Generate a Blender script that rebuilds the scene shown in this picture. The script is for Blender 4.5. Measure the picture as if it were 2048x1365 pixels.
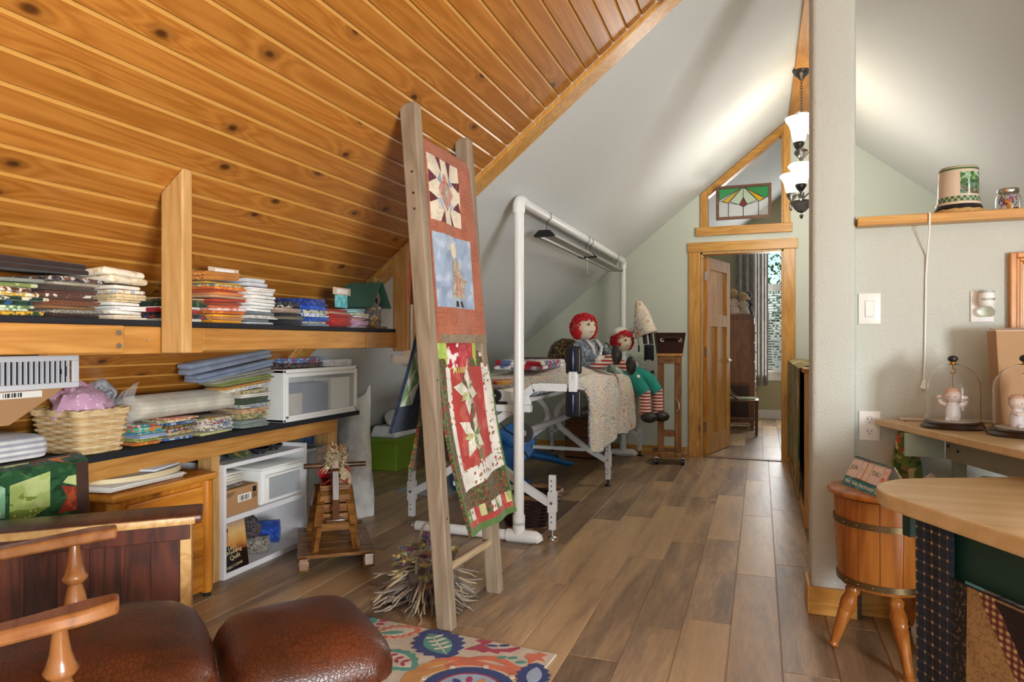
import bpy, bmesh, math, random
from mathutils import Vector, Matrix, Euler, noise

for o in list(bpy.data.objects): bpy.data.objects.remove(o, do_unlink=True)
scene = bpy.context.scene
COL = scene.collection
PI = math.pi
R = math.radians
random.seed(7)

# ------------------------------------------------------------ camera
cam_d = bpy.data.cameras.new('camera'); cam_d.lens = 24.0; cam_d.sensor_width = 36.0
cam_d.shift_y = 1.5/2048; cam_d.clip_start = 0.02; cam_d.clip_end = 200
cam = bpy.data.objects.new('camera', cam_d); COL.objects.link(cam)
cam.location = (0, 0, 1.15); cam.rotation_euler = (R(90), 0, R(20))
scene.camera = cam

# ------------------------------------------------------------ exposure
vs = scene.view_settings
vs.view_transform = 'Standard'; vs.look = 'None'; vs.gamma = 1.0; vs.use_curve_mapping = False
vs.exposure = 0.70

# ------------------------------------------------------------ sky
world = bpy.data.worlds.new('sky'); scene.world = world; world.use_nodes = True
wn = world.node_tree; wn.nodes.clear()
sk = wn.nodes.new('ShaderNodeTexSky'); sk.sky_type = 'NISHITA'; sk.sun_disc = False
sk.sun_elevation = R(48); sk.sun_rotation = R(120); sk.air_density = 1.0; sk.dust_density = 1.5
bg = wn.nodes.new('ShaderNodeBackground'); bg.inputs['Strength'].default_value = 0.16
wo = wn.nodes.new('ShaderNodeOutputWorld')
wn.links.new(sk.outputs[0], bg.inputs[0]); wn.links.new(bg.outputs[0], wo.inputs[0])

# ------------------------------------------------------------ daylight at the bedroom window, fill at two added windows
def area(name, loc, rot, sx, sy, power, col=(1, 1, 1)):
    l = bpy.data.lights.new(name, 'AREA'); l.shape = 'RECTANGLE'; l.size = sx; l.size_y = sy
    l.energy = power; l.color = col
    o = bpy.data.objects.new(name, l); COL.objects.link(o); o.location = loc; o.rotation_euler = rot
    return o
area('fill_light_back', (0.35, -2.44, 1.40), (R(90), 0, R(180)), 2.4, 1.8, 255, (0.93, 0.965, 1.0))  # unseen window behind the camera, added as soft fill
area('daylight_window_far_room', (0.45, 10.80, 1.6), (R(-90), 0, 0), 1.0, 1.9, 27, (1.0, 0.99, 0.97))
area('fill_light_right', (2.62, -1.0, 1.0), (R(90), 0, R(90)), 1.6, 0.8, 175, (0.93, 0.965, 1.0))  # unseen window, added and placed to brighten the left shelves

# ------------------------------------------------------------ helpers
def srgb(h):
    h = h.lstrip('#'); v = [int(h[i:i+2], 16)/255 for i in (0, 2, 4)]
    return tuple(c/12.92 if c <= .04045 else ((c+.055)/1.055)**2.4 for c in v) + (1.0,)

def tag(o, label=None, cat=None, group=None, kind=None):
    if label: o['label'] = label
    if cat: o['category'] = cat
    if group: o['group'] = group
    if kind: o['kind'] = kind
    return o

def thing(name, label, cat, loc=(0, 0, 0), rz=0, group=None):
    o = bpy.data.objects.new(name, None); COL.objects.link(o); o.empty_display_size = .1
    o.location = loc; o.rotation_euler = (0, 0, rz)
    return tag(o, label, cat, group)

def frame_of(d):
    d = Vector(d).normalized()
    a = Vector((0, 0, 1)) if abs(d.z) < .9 else Vector((1, 0, 0))
    u = d.cross(a).normalized(); v = d.cross(u).normalized()
    return u, v

class MB:
    def __init__(s): s.v = []; s.f = []; s.mi = []; s.cur = 0
    def _add(s, vs, fs):
        b = len(s.v); s.v += [tuple(p) for p in vs]
        for f in fs: s.f.append(tuple(i+b for i in f)); s.mi.append(s.cur)
        return s
    def box(s, x0, x1, y0, y1, z0, z1):
        vs = [(x, y, z) for z in (z0, z1) for y in (y0, y1) for x in (x0, x1)]
        return s._add(vs, [(0, 2, 3, 1), (4, 5, 7, 6), (0, 1, 5, 4), (2, 6, 7, 3), (0, 4, 6, 2), (1, 3, 7, 5)])
    def cbox(s, c, d, rot=None):
        m = Euler(rot).to_matrix() if rot else Matrix.Identity(3)
        c = Vector(c); vs = []
        for z in (-.5, .5):
            for y in (-.5, .5):
                for x in (-.5, .5): vs.append(c + m @ Vector((x*d[0], y*d[1], z*d[2])))
        return s._add(vs, [(0, 2, 3, 1), (4, 5, 7, 6), (0, 1, 5, 4), (2, 6, 7, 3), (0, 4, 6, 2), (1, 3, 7, 5)])
    def hexa(s, q0, q1):   # two quads (same winding) -> solid
        return s._add(list(q0)+list(q1), [(3, 2, 1, 0), (4, 5, 6, 7), (0, 1, 5, 4), (1, 2, 6, 5), (2, 3, 7, 6), (3, 0, 4, 7)])
    def beam(s, p0, p1, w, h, up=(0, 0, 1)):   # bar of section w (sideways) x h (up)
        p0 = Vector(p0); p1 = Vector(p1); d = (p1-p0).normalized(); up = Vector(up)
        if abs(d.dot(up)) > .99: up = Vector((1, 0, 0))
        u = d.cross(up).normalized(); v = u.cross(d).normalized()
        q = lambda p: [p-u*w/2-v*h/2, p+u*w/2-v*h/2, p+u*w/2+v*h/2, p-u*w/2+v*h/2]
        return s.hexa(q(p1), q(p0)) if False else s.hexa(q(p0), q(p1))
    def tube(s, pts, r, n=8, caps=True, closed=False):
        pts = [Vector(p) for p in pts]; m = len(pts)
        rs = r if isinstance(r, (list, tuple)) else [r]*m
        u = None; vs = []; fs = []
        for i, p in enumerate(pts):
            if closed: d = pts[(i+1) % m]-pts[i-1]
            else: d = pts[min(i+1, m-1)]-pts[max(i-1, 0)]
            d = d.normalized() if d.length > 1e-9 else Vector((0, 0, 1))
            if u is None: u, _ = frame_of(d)
            u = (u-d*u.dot(d)); u = u.normalized() if u.length > 1e-6 else frame_of(d)[0]
            v = d.cross(u)
            for k in range(n):
                a = 2*PI*k/n; vs.append(p+(u*math.cos(a)+v*math.sin(a))*rs[i])
        for i in range(m if closed else m-1):
            for k in range(n):
                a = i*n+k; b = i*n+(k+1) % n; j = (i+1) % m
                fs.append((a, b, j*n+(k+1) % n, j*n+k))
        if caps and not closed:
            fs.append(tuple(range(n-1, -1, -1))); fs.append(tuple(range((m-1)*n, m*n)))
        return s._add(vs, fs)
    def lathe(s, prof, o=(0, 0, 0), n=20, axis=(0, 0, 1), sx=1, sy=1, caps=True):
        o = Vector(o); d = Vector(axis).normalized()
        if abs(d.z) > .999: u, v = Vector((1, 0, 0)), Vector((0, 1, 0))*(1 if d.z > 0 else -1)
        else:
            u, v = frame_of(d); v = d.cross(u)
        vs = []; fs = []
        for r, z in prof:
            for k in range(n):
                a = 2*PI*k/n; vs.append(o+d*z+u*(r*sx*math.cos(a))+v*(r*sy*math.sin(a)))
        for i in range(len(prof)-1):
            for k in range(n):
                fs.append((i*n+k, i*n+(k+1) % n, (i+1)*n+(k+1) % n, (i+1)*n+k))
        if caps:
            if prof[0][0] > 1e-5: fs.append(tuple(range(n-1, -1, -1)))
            if prof[-1][0] > 1e-5: fs.append(tuple(range((len(prof)-1)*n, len(prof)*n)))
        return s._add(vs, fs)
    def ball(s, c, r, n=14, m=8):
        r = r if isinstance(r, (list, tuple)) else (r, r, r); c = Vector(c); vs = []; fs = []
        for i in range(m+1):
            t = PI*i/m
            for k in range(n):
                a = 2*PI*k/n
                vs.append(c+Vector((r[0]*math.sin(t)*math.cos(a), r[1]*math.sin(t)*math.sin(a), -r[2]*math.cos(t))))
        for i in range(m):
            for k in range(n): fs.append((i*n+k, i*n+(k+1) % n, (i+1)*n+(k+1) % n, (i+1)*n+k))
        return s._add(vs, fs)
    def prism(s, poly, f0, f1):   # poly [(u,v)], f0/f1 map (u,v) to 3D (bottom / top)
        n = len(poly); vs = [f0(*p) for p in poly]+[f1(*p) for p in poly]
        fs = [tuple(range(n-1, -1, -1)), tuple(range(n, 2*n))]+[(i, (i+1) % n, n+(i+1) % n, n+i) for i in range(n)]
        return s._add(vs, fs)
    def grid(s, fn, nu, nv, flip=False, closed_u=False):
        vs = [fn(i/nu, j/nv) for j in range(nv+1) for i in range(nu+1)]
        w = nu+1; fs = []
        for j in range(nv):
            for i in range(nu):
                q = (j*w+i, j*w+i+1, (j+1)*w+i+1, (j+1)*w+i)
                fs.append(q[::-1] if flip else q)
        return s._add(vs, fs)
    def sheet(s, fn, nu, nv, th):   # closed thin cloth: fn(u,v)->Vector, thickness along normal
        e = 1e-3
        def nrm(u, v):
            a = fn(min(u+e, 1), v)-fn(max(u-e, 0), v); b = fn(u, min(v+e, 1))-fn(u, max(v-e, 0))
            n = a.cross(b); return n.normalized() if n.length > 1e-12 else Vector((0, 0, 1))
        top = [fn(i/nu, j/nv) + nrm(i/nu, j/nv)*th/2 for j in range(nv+1) for i in range(nu+1)]
        bot = [fn(i/nu, j/nv) - nrm(i/nu, j/nv)*th/2 for j in range(nv+1) for i in range(nu+1)]
        w = nu+1; N = len(top); fs = []
        for j in range(nv):
            for i in range(nu):
                fs.append((j*w+i, j*w+i+1, (j+1)*w+i+1, (j+1)*w+i))
                fs.append((N+j*w+i, N+(j+1)*w+i, N+(j+1)*w+i+1, N+j*w+i+1))
        for i in range(nu):
            fs.append((i+1, i, N+i, N+i+1)); a = nv*w
            fs.append((a+i, a+i+1, N+a+i+1, N+a+i))
        for j in range(nv):
            fs.append((j*w, (j+1)*w, N+(j+1)*w, N+j*w)); a = nu
            fs.append(((j+1)*w+a, j*w+a, N+j*w+a, N+(j+1)*w+a))
        return s._add(top+bot, fs)
    def rbox(s, c, d, r, seg=3, rot=None, bulge=0.0):   # rounded box
        bm = bmesh.new(); bmesh.ops.create_cube(bm, size=1.0)
        for v in bm.verts: v.co = Vector((v.co.x*d[0], v.co.y*d[1], v.co.z*d[2]))
        bmesh.ops.bevel(bm, geom=list(bm.edges), offset=min(r, min(d)*.49), segments=seg, affect='EDGES', profile=.5)
        m = Euler(rot).to_matrix() if rot else Matrix.Identity(3); c = Vector(c)
        bm.verts.index_update(); vs = []
        for v in bm.verts:
            p = v.co.copy()
            if bulge:
                k = (1-(2*p.x/d[0])**2)*(1-(2*p.y/d[1])**2); p.z += bulge*max(k, 0)*(1 if p.z > 0 else -1)
            vs.append(c+m @ p)
        fs = [tuple(v.index for v in f.verts) for f in bm.faces]; bm.free()
        return s._add(vs, fs)
    def xf(s, m, start=0):
        for i in range(start, len(s.v)): s.v[i] = tuple(m @ Vector(s.v[i]))
        return s
    def jit(s, amp, sc=20, seed=0):
        for i, p in enumerate(s.v):
            q = Vector(p); n = noise.noise_vector(q*sc+Vector((seed*7.3, seed*3.1, seed)))
            s.v[i] = tuple(q+n*amp)
        return s
    def mesh(s, name, mats):
        me = bpy.data.meshes.new(name); me.from_pydata([tuple(p) for p in s.v], [], s.f)
        for m in (mats if isinstance(mats, (list, tuple)) else [mats]): me.materials.append(m)
        if any(s.mi): me.polygons.foreach_set('material_index', s.mi)
        me.update(); return me
    def build(s, name, mats, parent=None, smooth=False, bevel=0.0, sub=0, angle=40):
        me = s.mesh(name, mats)
        o = bpy.data.objects.new(name, me); COL.objects.link(o)
        if parent is not None: o.parent = parent
        finish(o, smooth, bevel, sub, angle)
        return o

def finish(o, smooth=False, bevel=0.0, sub=0, angle=40):
    me = o.data
    if bevel:
        m = o.modifiers.new('bevel', 'BEVEL'); m.width = bevel; m.segments = 2; m.limit_method = 'ANGLE'; m.angle_limit = R(35)
    if sub:
        m = o.modifiers.new('sub', 'SUBSURF'); m.levels = sub; m.render_levels = sub
    if smooth:
        me.polygons.foreach_set('use_smooth', [True]*len(me.polygons))
        if not sub:
            bm = bmesh.new(); bm.from_mesh(me)
            bmesh.ops.remove_doubles(bm, verts=bm.verts, dist=1e-6)
            for e in bm.edges:
                if len(e.link_faces) == 2 and e.calc_face_angle(0) > R(angle): e.smooth = False
            bm.to_mesh(me); bm.free()
    me.update()

def dup(root, loc=None, rz=None, label=None, group=None):
    r = root.copy(); COL.objects.link(r)
    if loc is not None: r.location = loc
    if rz is not None: r.rotation_euler = (0, 0, rz)
    if label: r['label'] = label
    if group: r['group'] = group
    for ch in list(root.children):
        c = ch.copy(); COL.objects.link(c); c.parent = r
        for g in ch.children:
            d = g.copy(); COL.objects.link(d); d.parent = c
    return r

# slope of the roof: left side z = 3.08 + .808 x ; right side z = 3.641 - .803 x
SA, SB = .808, 3.08
def slope_z(x): return SB+SA*x
# ------------------------------------------------------------ materials (all procedural)
MATS = {}
class NT:
    def __init__(s, name):
        s.m = bpy.data.materials.new(name); s.m.use_nodes = True; s.t = s.m.node_tree
        s.b = s.t.nodes['Principled BSDF']; MATS[name] = s.m
    def n(s, typ, **kw):
        x = s.t.nodes.new(typ)
        for k, v in kw.items():
            if k.startswith('i_'): x.inputs[k[2:].replace('_', ' ')].default_value = v
            else: setattr(x, k, v)
        return x
    def l(s, a, b): s.t.links.new(a, b)
    def coord(s, scale=(1, 1, 1), rnd=True, rot=(0, 0, 0), kind='Object'):
        tc = s.n('ShaderNodeTexCoord'); mp = s.n('ShaderNodeMapping')
        mp.inputs['Scale'].default_value = scale; mp.inputs['Rotation'].default_value = rot
        s.l(tc.outputs[kind], mp.inputs[0])
        if rnd:
            oi = s.n('ShaderNodeObjectInfo'); ml = s.n('ShaderNodeMath', operation='MULTIPLY'); ml.inputs[1].default_value = 37.0
            s.l(oi.outputs['Random'], ml.inputs[0])
            cb = s.n('ShaderNodeCombineXYZ')
            for i in range(3): s.l(ml.outputs[0], cb.inputs[i])
            s.l(cb.outputs[0], mp.inputs['Location'])
        return mp.outputs[0]
    def ramp(s, fac, stops, interp='LINEAR'):
        r = s.n('ShaderNodeValToRGB'); r.color_ramp.interpolation = interp
        e = r.color_ramp.elements
        while len(e) > 1: e.remove(e[-1])
        e[0].position = stops[0][0]; e[0].color = stops[0][1]
        for p, c in stops[1:]:
            x = e.new(p); x.color = c
        s.l(fac, r.inputs[0]); return r.outputs[0]
    def mix(s, f, a, b, blend='MIX'):
        x = s.n('ShaderNodeMix', data_type='RGBA', blend_type=blend)
        for i, v in ((0, f), (6, a), (7, b)):
            if isinstance(v, (float, int)): x.inputs[i].default_value = v
            elif isinstance(v, tuple): x.inputs[i].default_value = v
            else: s.l(v, x.inputs[i])
        return x.outputs[2]
    def math(s, op, a, b=None):
        x = s.n('ShaderNodeMath', operation=op)
        for i, v in ((0, a), (1, b)):
            if v is None: continue
            if isinstance(v, (float, int)): x.inputs[i].default_value = v
            else: s.l(v, x.inputs[i])
        return x.outputs[0]
    def bump(s, h, strength=.3, dist=.01):
        b = s.n('ShaderNodeBump'); b.inputs['Strength'].default_value = strength; b.inputs['Distance'].default_value = dist
        s.l(h, b.inputs['Height']); s.l(b.outputs[0], s.b.inputs['Normal'])
    def set(s, **kw):
        for k, v in kw.items(): s.b.inputs[k.replace('_', ' ')].default_value = v
        return s

def plain(name, c, rough=.5, metal=0.0, bump=0, bscale=200, **kw):
    if name in MATS: return MATS[name]
    t = NT(name); t.set(Base_Color=srgb(c), Roughness=rough, Metallic=metal, **kw)
    if bump:
        nz = t.n('ShaderNodeTexNoise', i_Scale=bscale, i_Detail=3.0); t.l(t.coord(rnd=False), nz.inputs[0]); t.bump(nz.outputs[0], bump, .003)
    return t.m

def wood(name, dark, light, axis='Y', rough=.4, rings=9.0, stretch=9.0, knots=True, var=.12, fine=1.0, knot='#5a2a0c', kscale=2.2, spec=.5, streak=0.0, kdim='3D', kr=1.0):
    if name in MATS: return MATS[name]
    t = NT(name)
    sc = {'X': (1/stretch, 1, 1), 'Y': (1, 1/stretch, 1), 'Z': (1, 1, 1/stretch)}[axis]
    co = t.coord(sc)
    warp = t.n('ShaderNodeTexNoise', i_Scale=5.0, i_Detail=2.0); t.l(co, warp.inputs[0])
    vm = t.n('ShaderNodeVectorMath', operation='SCALE'); vm.inputs['Scale'].default_value = .16; t.l(warp.outputs['Color'], vm.inputs[0])
    va = t.n('ShaderNodeVectorMath', operation='ADD'); t.l(co, va.inputs[0]); t.l(vm.outputs[0], va.inputs[1])
    kv = None
    if knots:
        ks = {'X': (.45, 1, 1), 'Y': (1, .45, 1), 'Z': (1, 1, .45)}[axis]
        kco = t.coord(ks)
        vo = t.n('ShaderNodeTexVoronoi', voronoi_dimensions=kdim, i_Scale=kscale, i_Randomness=1.0); t.l(kco, vo.inputs['Vector'])
        kv = vo.outputs['Distance']
    wv = t.n('ShaderNodeTexNoise', i_Scale=rings*2.2, i_Detail=1.0, i_Distortion=.3); t.l(va.outputs[0], wv.inputs[0])
    g = wv.outputs[0]
    if kv is not None:
        kk = t.math('MULTIPLY', t.math('POWER', t.math('SUBTRACT', 1.0, kv), 6.0), .8)
        g = t.math('ADD', g, kk)
    rg = t.math('PINGPONG', t.math('MULTIPLY', g, 7.0), 1.0)
    fn = t.n('ShaderNodeTexNoise', i_Scale=rings*11*fine, i_Detail=4.0, i_Roughness=.65); t.l(co, fn.inputs[0])
    fac = t.math('ADD', t.math('MULTIPLY', rg, .45), t.math('MULTIPLY', fn.outputs[0], .6))
    c = t.ramp(fac, [(.15, srgb(dark)), (.85, srgb(light))])
    big = t.n('ShaderNodeTexNoise', i_Scale=1.6, i_Detail=2.0); t.l(co, big.inputs[0])
    c = t.mix(t.math('MULTIPLY', t.ramp(big.outputs[0], [(.35, (0, 0, 0, 1)), (.7, (1, 1, 1, 1))]), .25+streak), c, srgb(dark), 'MULTIPLY' if streak else 'MIX')
    if kv is not None:
        m = t.ramp(kv, [(.03*kr, (1, 1, 1, 1)), (.075*kr, (.35, .35, .35, 1)), (.16*kr, (0, 0, 0, 1))])
        c = t.mix(t.math('MULTIPLY', m, .9), c, srgb(knot))
    oi = t.n('ShaderNodeObjectInfo'); hs = t.n('ShaderNodeHueSaturation')
    t.l(t.math('ADD', t.math('MULTIPLY', oi.outputs['Random'], 2*var), 1-var), hs.inputs['Value']); t.l(c, hs.inputs['Color'])
    t.l(hs.outputs[0], t.b.inputs['Base Color'])
    t.set(Roughness=rough); t.b.inputs['Specular IOR Level'].default_value = spec
    t.bump(fac, .12, .002)
    return t.m

def fabric(name, base, cols=None, kind='plain', scale=60, amt=.5, rough=.9, seed=0.0):
    """plain / print (blotches of cols) / dots / check / stripe / swirl"""
    if name in MATS: return MATS[name]
    t = NT(name); cols = cols or []
    co = t.coord((1, 1, 1))
    c = srgb(base)
    if kind == 'print':
        for i, k in enumerate(cols):
            nz = t.n('ShaderNodeTexNoise', noise_dimensions='4D', i_Scale=scale*(1+.25*i), i_Detail=1.5, i_W=seed+i*4.7); t.l(co, nz.inputs['Vector'])
            f = t.ramp(nz.outputs[0], [(.54-.05*amt, (0, 0, 0, 1)), (.60-.05*amt, (1, 1, 1, 1))])
            c = t.mix(f, c, srgb(k))
    elif kind == 'dots':
        for i, k in enumerate(cols):
            vo = t.n('ShaderNodeTexVoronoi', voronoi_dimensions='3D', i_Scale=scale*(1+.3*i), i_Randomness=.45); t.l(co, vo.inputs['Vector'])
            f = t.ramp(vo.outputs['Distance'], [(.20+.1*amt, (1, 1, 1, 1)), (.26+.1*amt, (0, 0, 0, 1))])
            c = t.mix(f, c, srgb(k))
    elif kind in ('check', 'stripe'):
        sp = t.n('ShaderNodeSeparateXYZ'); t.l(co, sp.inputs[0])
        axes = {'check': (1, 2), 'stripe': (2,)}[kind]
        for i in axes:
            w = t.math('PINGPONG', t.math('MULTIPLY', sp.outputs[i], scale), 1.0)
            f = t.ramp(w, [(.48, (0, 0, 0, 1)), (.54, (amt, amt, amt, 1))]); c = t.mix(f, c, srgb(cols[0]))
    elif kind == 'swirl':
        for i, k in enumerate(cols):
            wv = t.n('ShaderNodeTexWave', wave_type='RINGS', i_Scale=scale*(.5+.2*i), i_Distortion=9.0, i_Detail=1.0); t.l(co, wv.inputs['Vector'])
            f = t.ramp(wv.outputs[0], [(.55, (0, 0, 0, 1)), (.68, (1, 1, 1, 1))]); c = t.mix(t.math('MULTIPLY', f, amt+.3), c, srgb(k))
    nz = t.n('ShaderNodeTexNoise', i_Scale=14.0, i_Detail=3.0); t.l(co, nz.inputs['Vector'])
    sh = t.ramp(nz.outputs[0], [(.3, (.80, .80, .80, 1)), (.7, (1.08, 1.08, 1.08, 1))])
    c = t.mix(1.0, c, sh, 'MULTIPLY')
    t.l(c, t.b.inputs['Base Color']); t.set(Roughness=rough); t.b.inputs['Specular IOR Level'].default_value = .2
    t.b.inputs['Sheen Weight'].default_value = .15
    wv = t.n('ShaderNodeTexNoise', i_Scale=260.0, i_Detail=2.0); t.l(co, wv.inputs['Vector']); t.bump(wv.outputs[0], .25, .002)
    return t.m

def plaster(name, c, scale=90, strength=.25):
    t = NT(name)
    nz = t.n('ShaderNodeTexNoise', i_Scale=scale, i_Detail=2.5, i_Roughness=.55); t.l(t.coord(rnd=False), nz.inputs[0])
    t.set(Base_Color=srgb(c), Roughness=.62); t.b.inputs['Specular IOR Level'].default_value = .35
    t.bump(t.ramp(nz.outputs[0], [(.42, (0, 0, 0, 1)), (.62, (1, 1, 1, 1))]), strength, .004)
    return t.m

def glass(name, c='#ffffff', rough=0.0, ior=1.45):
    if name in MATS: return MATS[name]
    t = NT(name); t.set(Base_Color=srgb(c), Roughness=rough, IOR=ior); t.b.inputs['Transmission Weight'].default_value = 1.0
    return t.m

def clearplastic(name, c='#eef2f4', alpha=.25, rough=.15):
    if name in MATS: return MATS[name]
    t = NT(name); t.set(Base_Color=srgb(c), Roughness=rough, Alpha=alpha); return t.m

def emit(name, c, strength, base='#ffffff'):
    if name in MATS: return MATS[name]
    t = NT(name); t.set(Base_Color=srgb(base), Roughness=.4); t.b.inputs['Emission Color'].default_value = srgb(c); t.b.inputs['Emission Strength'].default_value = strength
    return t.m

PINE_CEIL = wood('pine_ceiling', '#9c5c1a', '#c38238', 'Y', rough=.30, rings=12, stretch=26, var=.09, kscale=4.6, knot='#3c1a06', spec=.5, kdim='2D', kr=.72)
PINE_BEVEL_LIT = plain('pine_bevel_lit', '#c48e44', .28)  # lighter colour paints in the light that plank bevels catch
PINE_TRIM = wood('pine_trim', '#b87c2c', '#dca958', 'Z', rough=.35, rings=8, stretch=10, var=.05, kscale=3.0)
PINE_TRIM_X = wood('pine_trim_x', '#b87c2c', '#dca958', 'X', rough=.35, rings=8, stretch=10, var=.05, kscale=3.0)
PINE_TRIM_Y = wood('pine_trim_y', '#b87c2c', '#dca958', 'Y', rough=.35, rings=8, stretch=10, var=.05, kscale=3.0)
FIR_Y = wood('fir_beam', '#a9702f', '#d0974f', 'Y', rough=.5, rings=9, stretch=10, var=.05, kscale=2.4)
FIR_Z = wood('fir_post', '#b58548', '#d9ae72', 'Z', rough=.5, rings=9, stretch=10, var=.05, kscale=2.4)
GREYWOOD = wood('weathered_ladder', '#7f6d59', '#ab9982', 'Z', rough=.75, rings=7, stretch=12, var=.05, kscale=2.0, knot='#5a4632', spec=.25)
DOWEL = wood('dowel', '#a48a68', '#c9b08a', 'Y', rough=.6, knots=False, var=.05)
HONEY = wood('honey_pine', '#b96a1a', '#e29a3a', 'Z', rough=.3, rings=6, stretch=10, var=.06, kscale=1.8)
HONEY_Y = wood('honey_pine_y', '#b96a1a', '#e29a3a', 'Y', rough=.3, rings=6, stretch=10, var=.06, kscale=1.8)
CEDAR = wood('cedar_panel', '#2c1008', '#733418', 'Z', rough=.35, rings=9, stretch=9, var=.05, kscale=3.2, knot='#c98f4e', streak=.25)
CEDAR_LID = wood('cedar_lid', '#4c2818', '#7e4c32', 'Y', rough=.35, rings=9, stretch=10, var=.02, knots=False)
CEDAR_SAP = wood('cedar_sapwood', '#b98646', '#dfb878', 'Y', rough=.4, rings=9, stretch=10, var=.02, kscale=3)
MAPLE = wood('chair_maple', '#764220', '#a06a3a', 'Y', rough=.25, rings=5, stretch=10, knots=False, var=.03)
MAPLE_Z = wood('chair_maple_z', '#764220', '#a06a3a', 'Z', rough=.25, rings=5, stretch=10, knots=False, var=.03)
RUSTIC = wood('reclaimed_wood', '#6b4223', '#b07c48', 'Z', rough=.65, rings=8, stretch=8, var=.10, kscale=2.5)
HORSE = wood('horse_oak', '#5b3513', '#9c6a33', 'Y', rough=.22, rings=8, stretch=9, knots=False, var=.08)
BUCKET = wood('bucket_pine', '#8c4c18', '#b87634', 'Z', rough=.25, rings=6, stretch=9, var=.10, kscale=1.6, knot='#3e1d08')
WARDROBE = wood('wardrobe_walnut', '#6a3b20', '#9c6642', 'Z', rough=.4, rings=7, stretch=9, knots=False, var=.05)
DARKWOOD = wood('dark_wood', '#2c150b', '#55301c', 'Z', rough=.4, rings=8, stretch=9, knots=False)
LAMINATE = wood('maple_laminate', '#c9ae7c', '#d8c297', 'X', rough=.25, rings=4, stretch=14, knots=False, var=.01, fine=.5)

PAINT_CEIL = plaster('slope_paint', '#dadddb', 110, .18)
PAINT_FAR = plaster('sage_paint', '#d0d6c8', 110, .12)
PAINT_WALL = plaster('cream_paint', '#c9cdc4', 110, .30)
PAINT_ROOM2 = plaster('far_room_paint', '#bdb794', 110, .12)
WHITE = plain('white_plastic', '#f2f2ee', .35)
WHITE_TRIM = plain('white_trim', '#f0f0ec', .45)
WHITEMETAL = plain('white_metal', '#e6e8ea', .3)
PVC = plain('white_pvc', '#f4f5f3', .22)
BLACK = plain('black_plastic', '#17171a', .4)
NAVY = plain('navy_plastic', '#161c3c', .25)
BRONZE = plain('bronze_iron', '#4a4744', .35, .8)
STEEL = plain('steel', '#c9c9c9', .25, 1.0)
DARKSTEEL = plain('dark_steel', '#5c6066', .3, .9)
BRASS = plain('brass', '#b98a3c', .25, 1.0)
CARD = plain('cardboard', '#b2875c', .8)
PAPER = plain('paper_white', '#efece4', .8)
INK = plain('ink_black', '#161412', .7)

def floor_mat():
    t = NT('vinyl_plank'); co = t.coord((1, 1/9, 1))
    warp = t.n('ShaderNodeTexNoise', i_Scale=4.0, i_Detail=2.0); t.l(co, warp.inputs[0])
    vm = t.n('ShaderNodeVectorMath', operation='SCALE'); vm.inputs['Scale'].default_value = .25; t.l(warp.outputs['Color'], vm.inputs[0])
    va = t.n('ShaderNodeVectorMath', operation='ADD'); t.l(co, va.inputs[0]); t.l(vm.outputs[0], va.inputs[1])
    n1 = t.n('ShaderNodeTexNoise', i_Scale=9.0, i_Detail=4.0, i_Roughness=.6); t.l(va.outputs[0], n1.inputs[0])
    n2 = t.n('ShaderNodeTexNoise', i_Scale=80.0, i_Detail=4.0, i_Roughness=.7); t.l(co, n2.inputs[0])
    f = t.math('ADD', t.math('MULTIPLY', n1.outputs[0], .75), t.math('MULTIPLY', n2.outputs[0], .3))
    oi = t.n('ShaderNodeObjectInfo')
    f = t.math('ADD', f, t.math('MULTIPLY', t.math('SUBTRACT', oi.outputs['Random'], .5), .30))
    c = t.ramp(f, [(.28, srgb('#6f5b48')), (.42, srgb('#9a8166')), (.56, srgb('#bd9e78')), (.74, srgb('#d4b488'))])
    r2 = t.math('FRACT', t.math('MULTIPLY', oi.outputs['Random'], 17.3))
    c = t.mix(t.math('MULTIPLY', r2, .55), c, t.mix(1.0, c, srgb('#b3aaa2'), 'MULTIPLY'))
    vo = t.n('ShaderNodeTexVoronoi', i_Scale=2.0); t.l(t.coord((1, .5, 1)), vo.inputs['Vector'])
    c = t.mix(t.ramp(vo.outputs['Distance'], [(.03, (.7, .7, .7, 1)), (.10, (0, 0, 0, 1))]), c, srgb('#4a3628'))
    t.l(c, t.b.inputs['Base Color']); t.set(Roughness=.36); t.b.inputs['Specular IOR Level'].default_value = .45
    t.bump(f, .15, .002); return t.m
FLOOR = floor_mat()

def leather_mat():
    t = NT('brown_leather'); co = t.coord((1, 1, 1), rnd=False)
    vo = t.n('ShaderNodeTexVoronoi', i_Scale=95.0, feature='DISTANCE_TO_EDGE'); 
    mp = t.coord((1, .45, 1), rnd=False); t.l(mp, vo.inputs['Vector'])
    e = t.ramp(vo.outputs['Distance'], [(.0, (0, 0, 0, 1)), (.12, (1, 1, 1, 1))])
    nz = t.n('ShaderNodeTexNoise', i_Scale=7.0, i_Detail=3.0); t.l(co, nz.inputs[0])
    c = t.ramp(nz.outputs[0], [(.35, srgb('#3e2012')), (.65, srgb('#623018'))])
    c = t.mix(t.math('MULTIPLY', t.math('SUBTRACT', 1.0, e), .6), c, srgb('#2c1006'))
    t.l(c, t.b.inputs['Base Color']); t.set(Roughness=.34); t.bump(e, .28, .0015); return t.m
LEATHER = leather_mat()
# ------------------------------------------------------------ room shell
def struct(name, mb, m, **kw):
    o = mb.build(name, m, None, **kw); o['kind'] = 'structure'; return o
YF = 7.04          # far wall
XL, XR, YB = -3.62, 2.70, -2.5
def rz_right(x): return 3.641-.803*x

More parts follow.
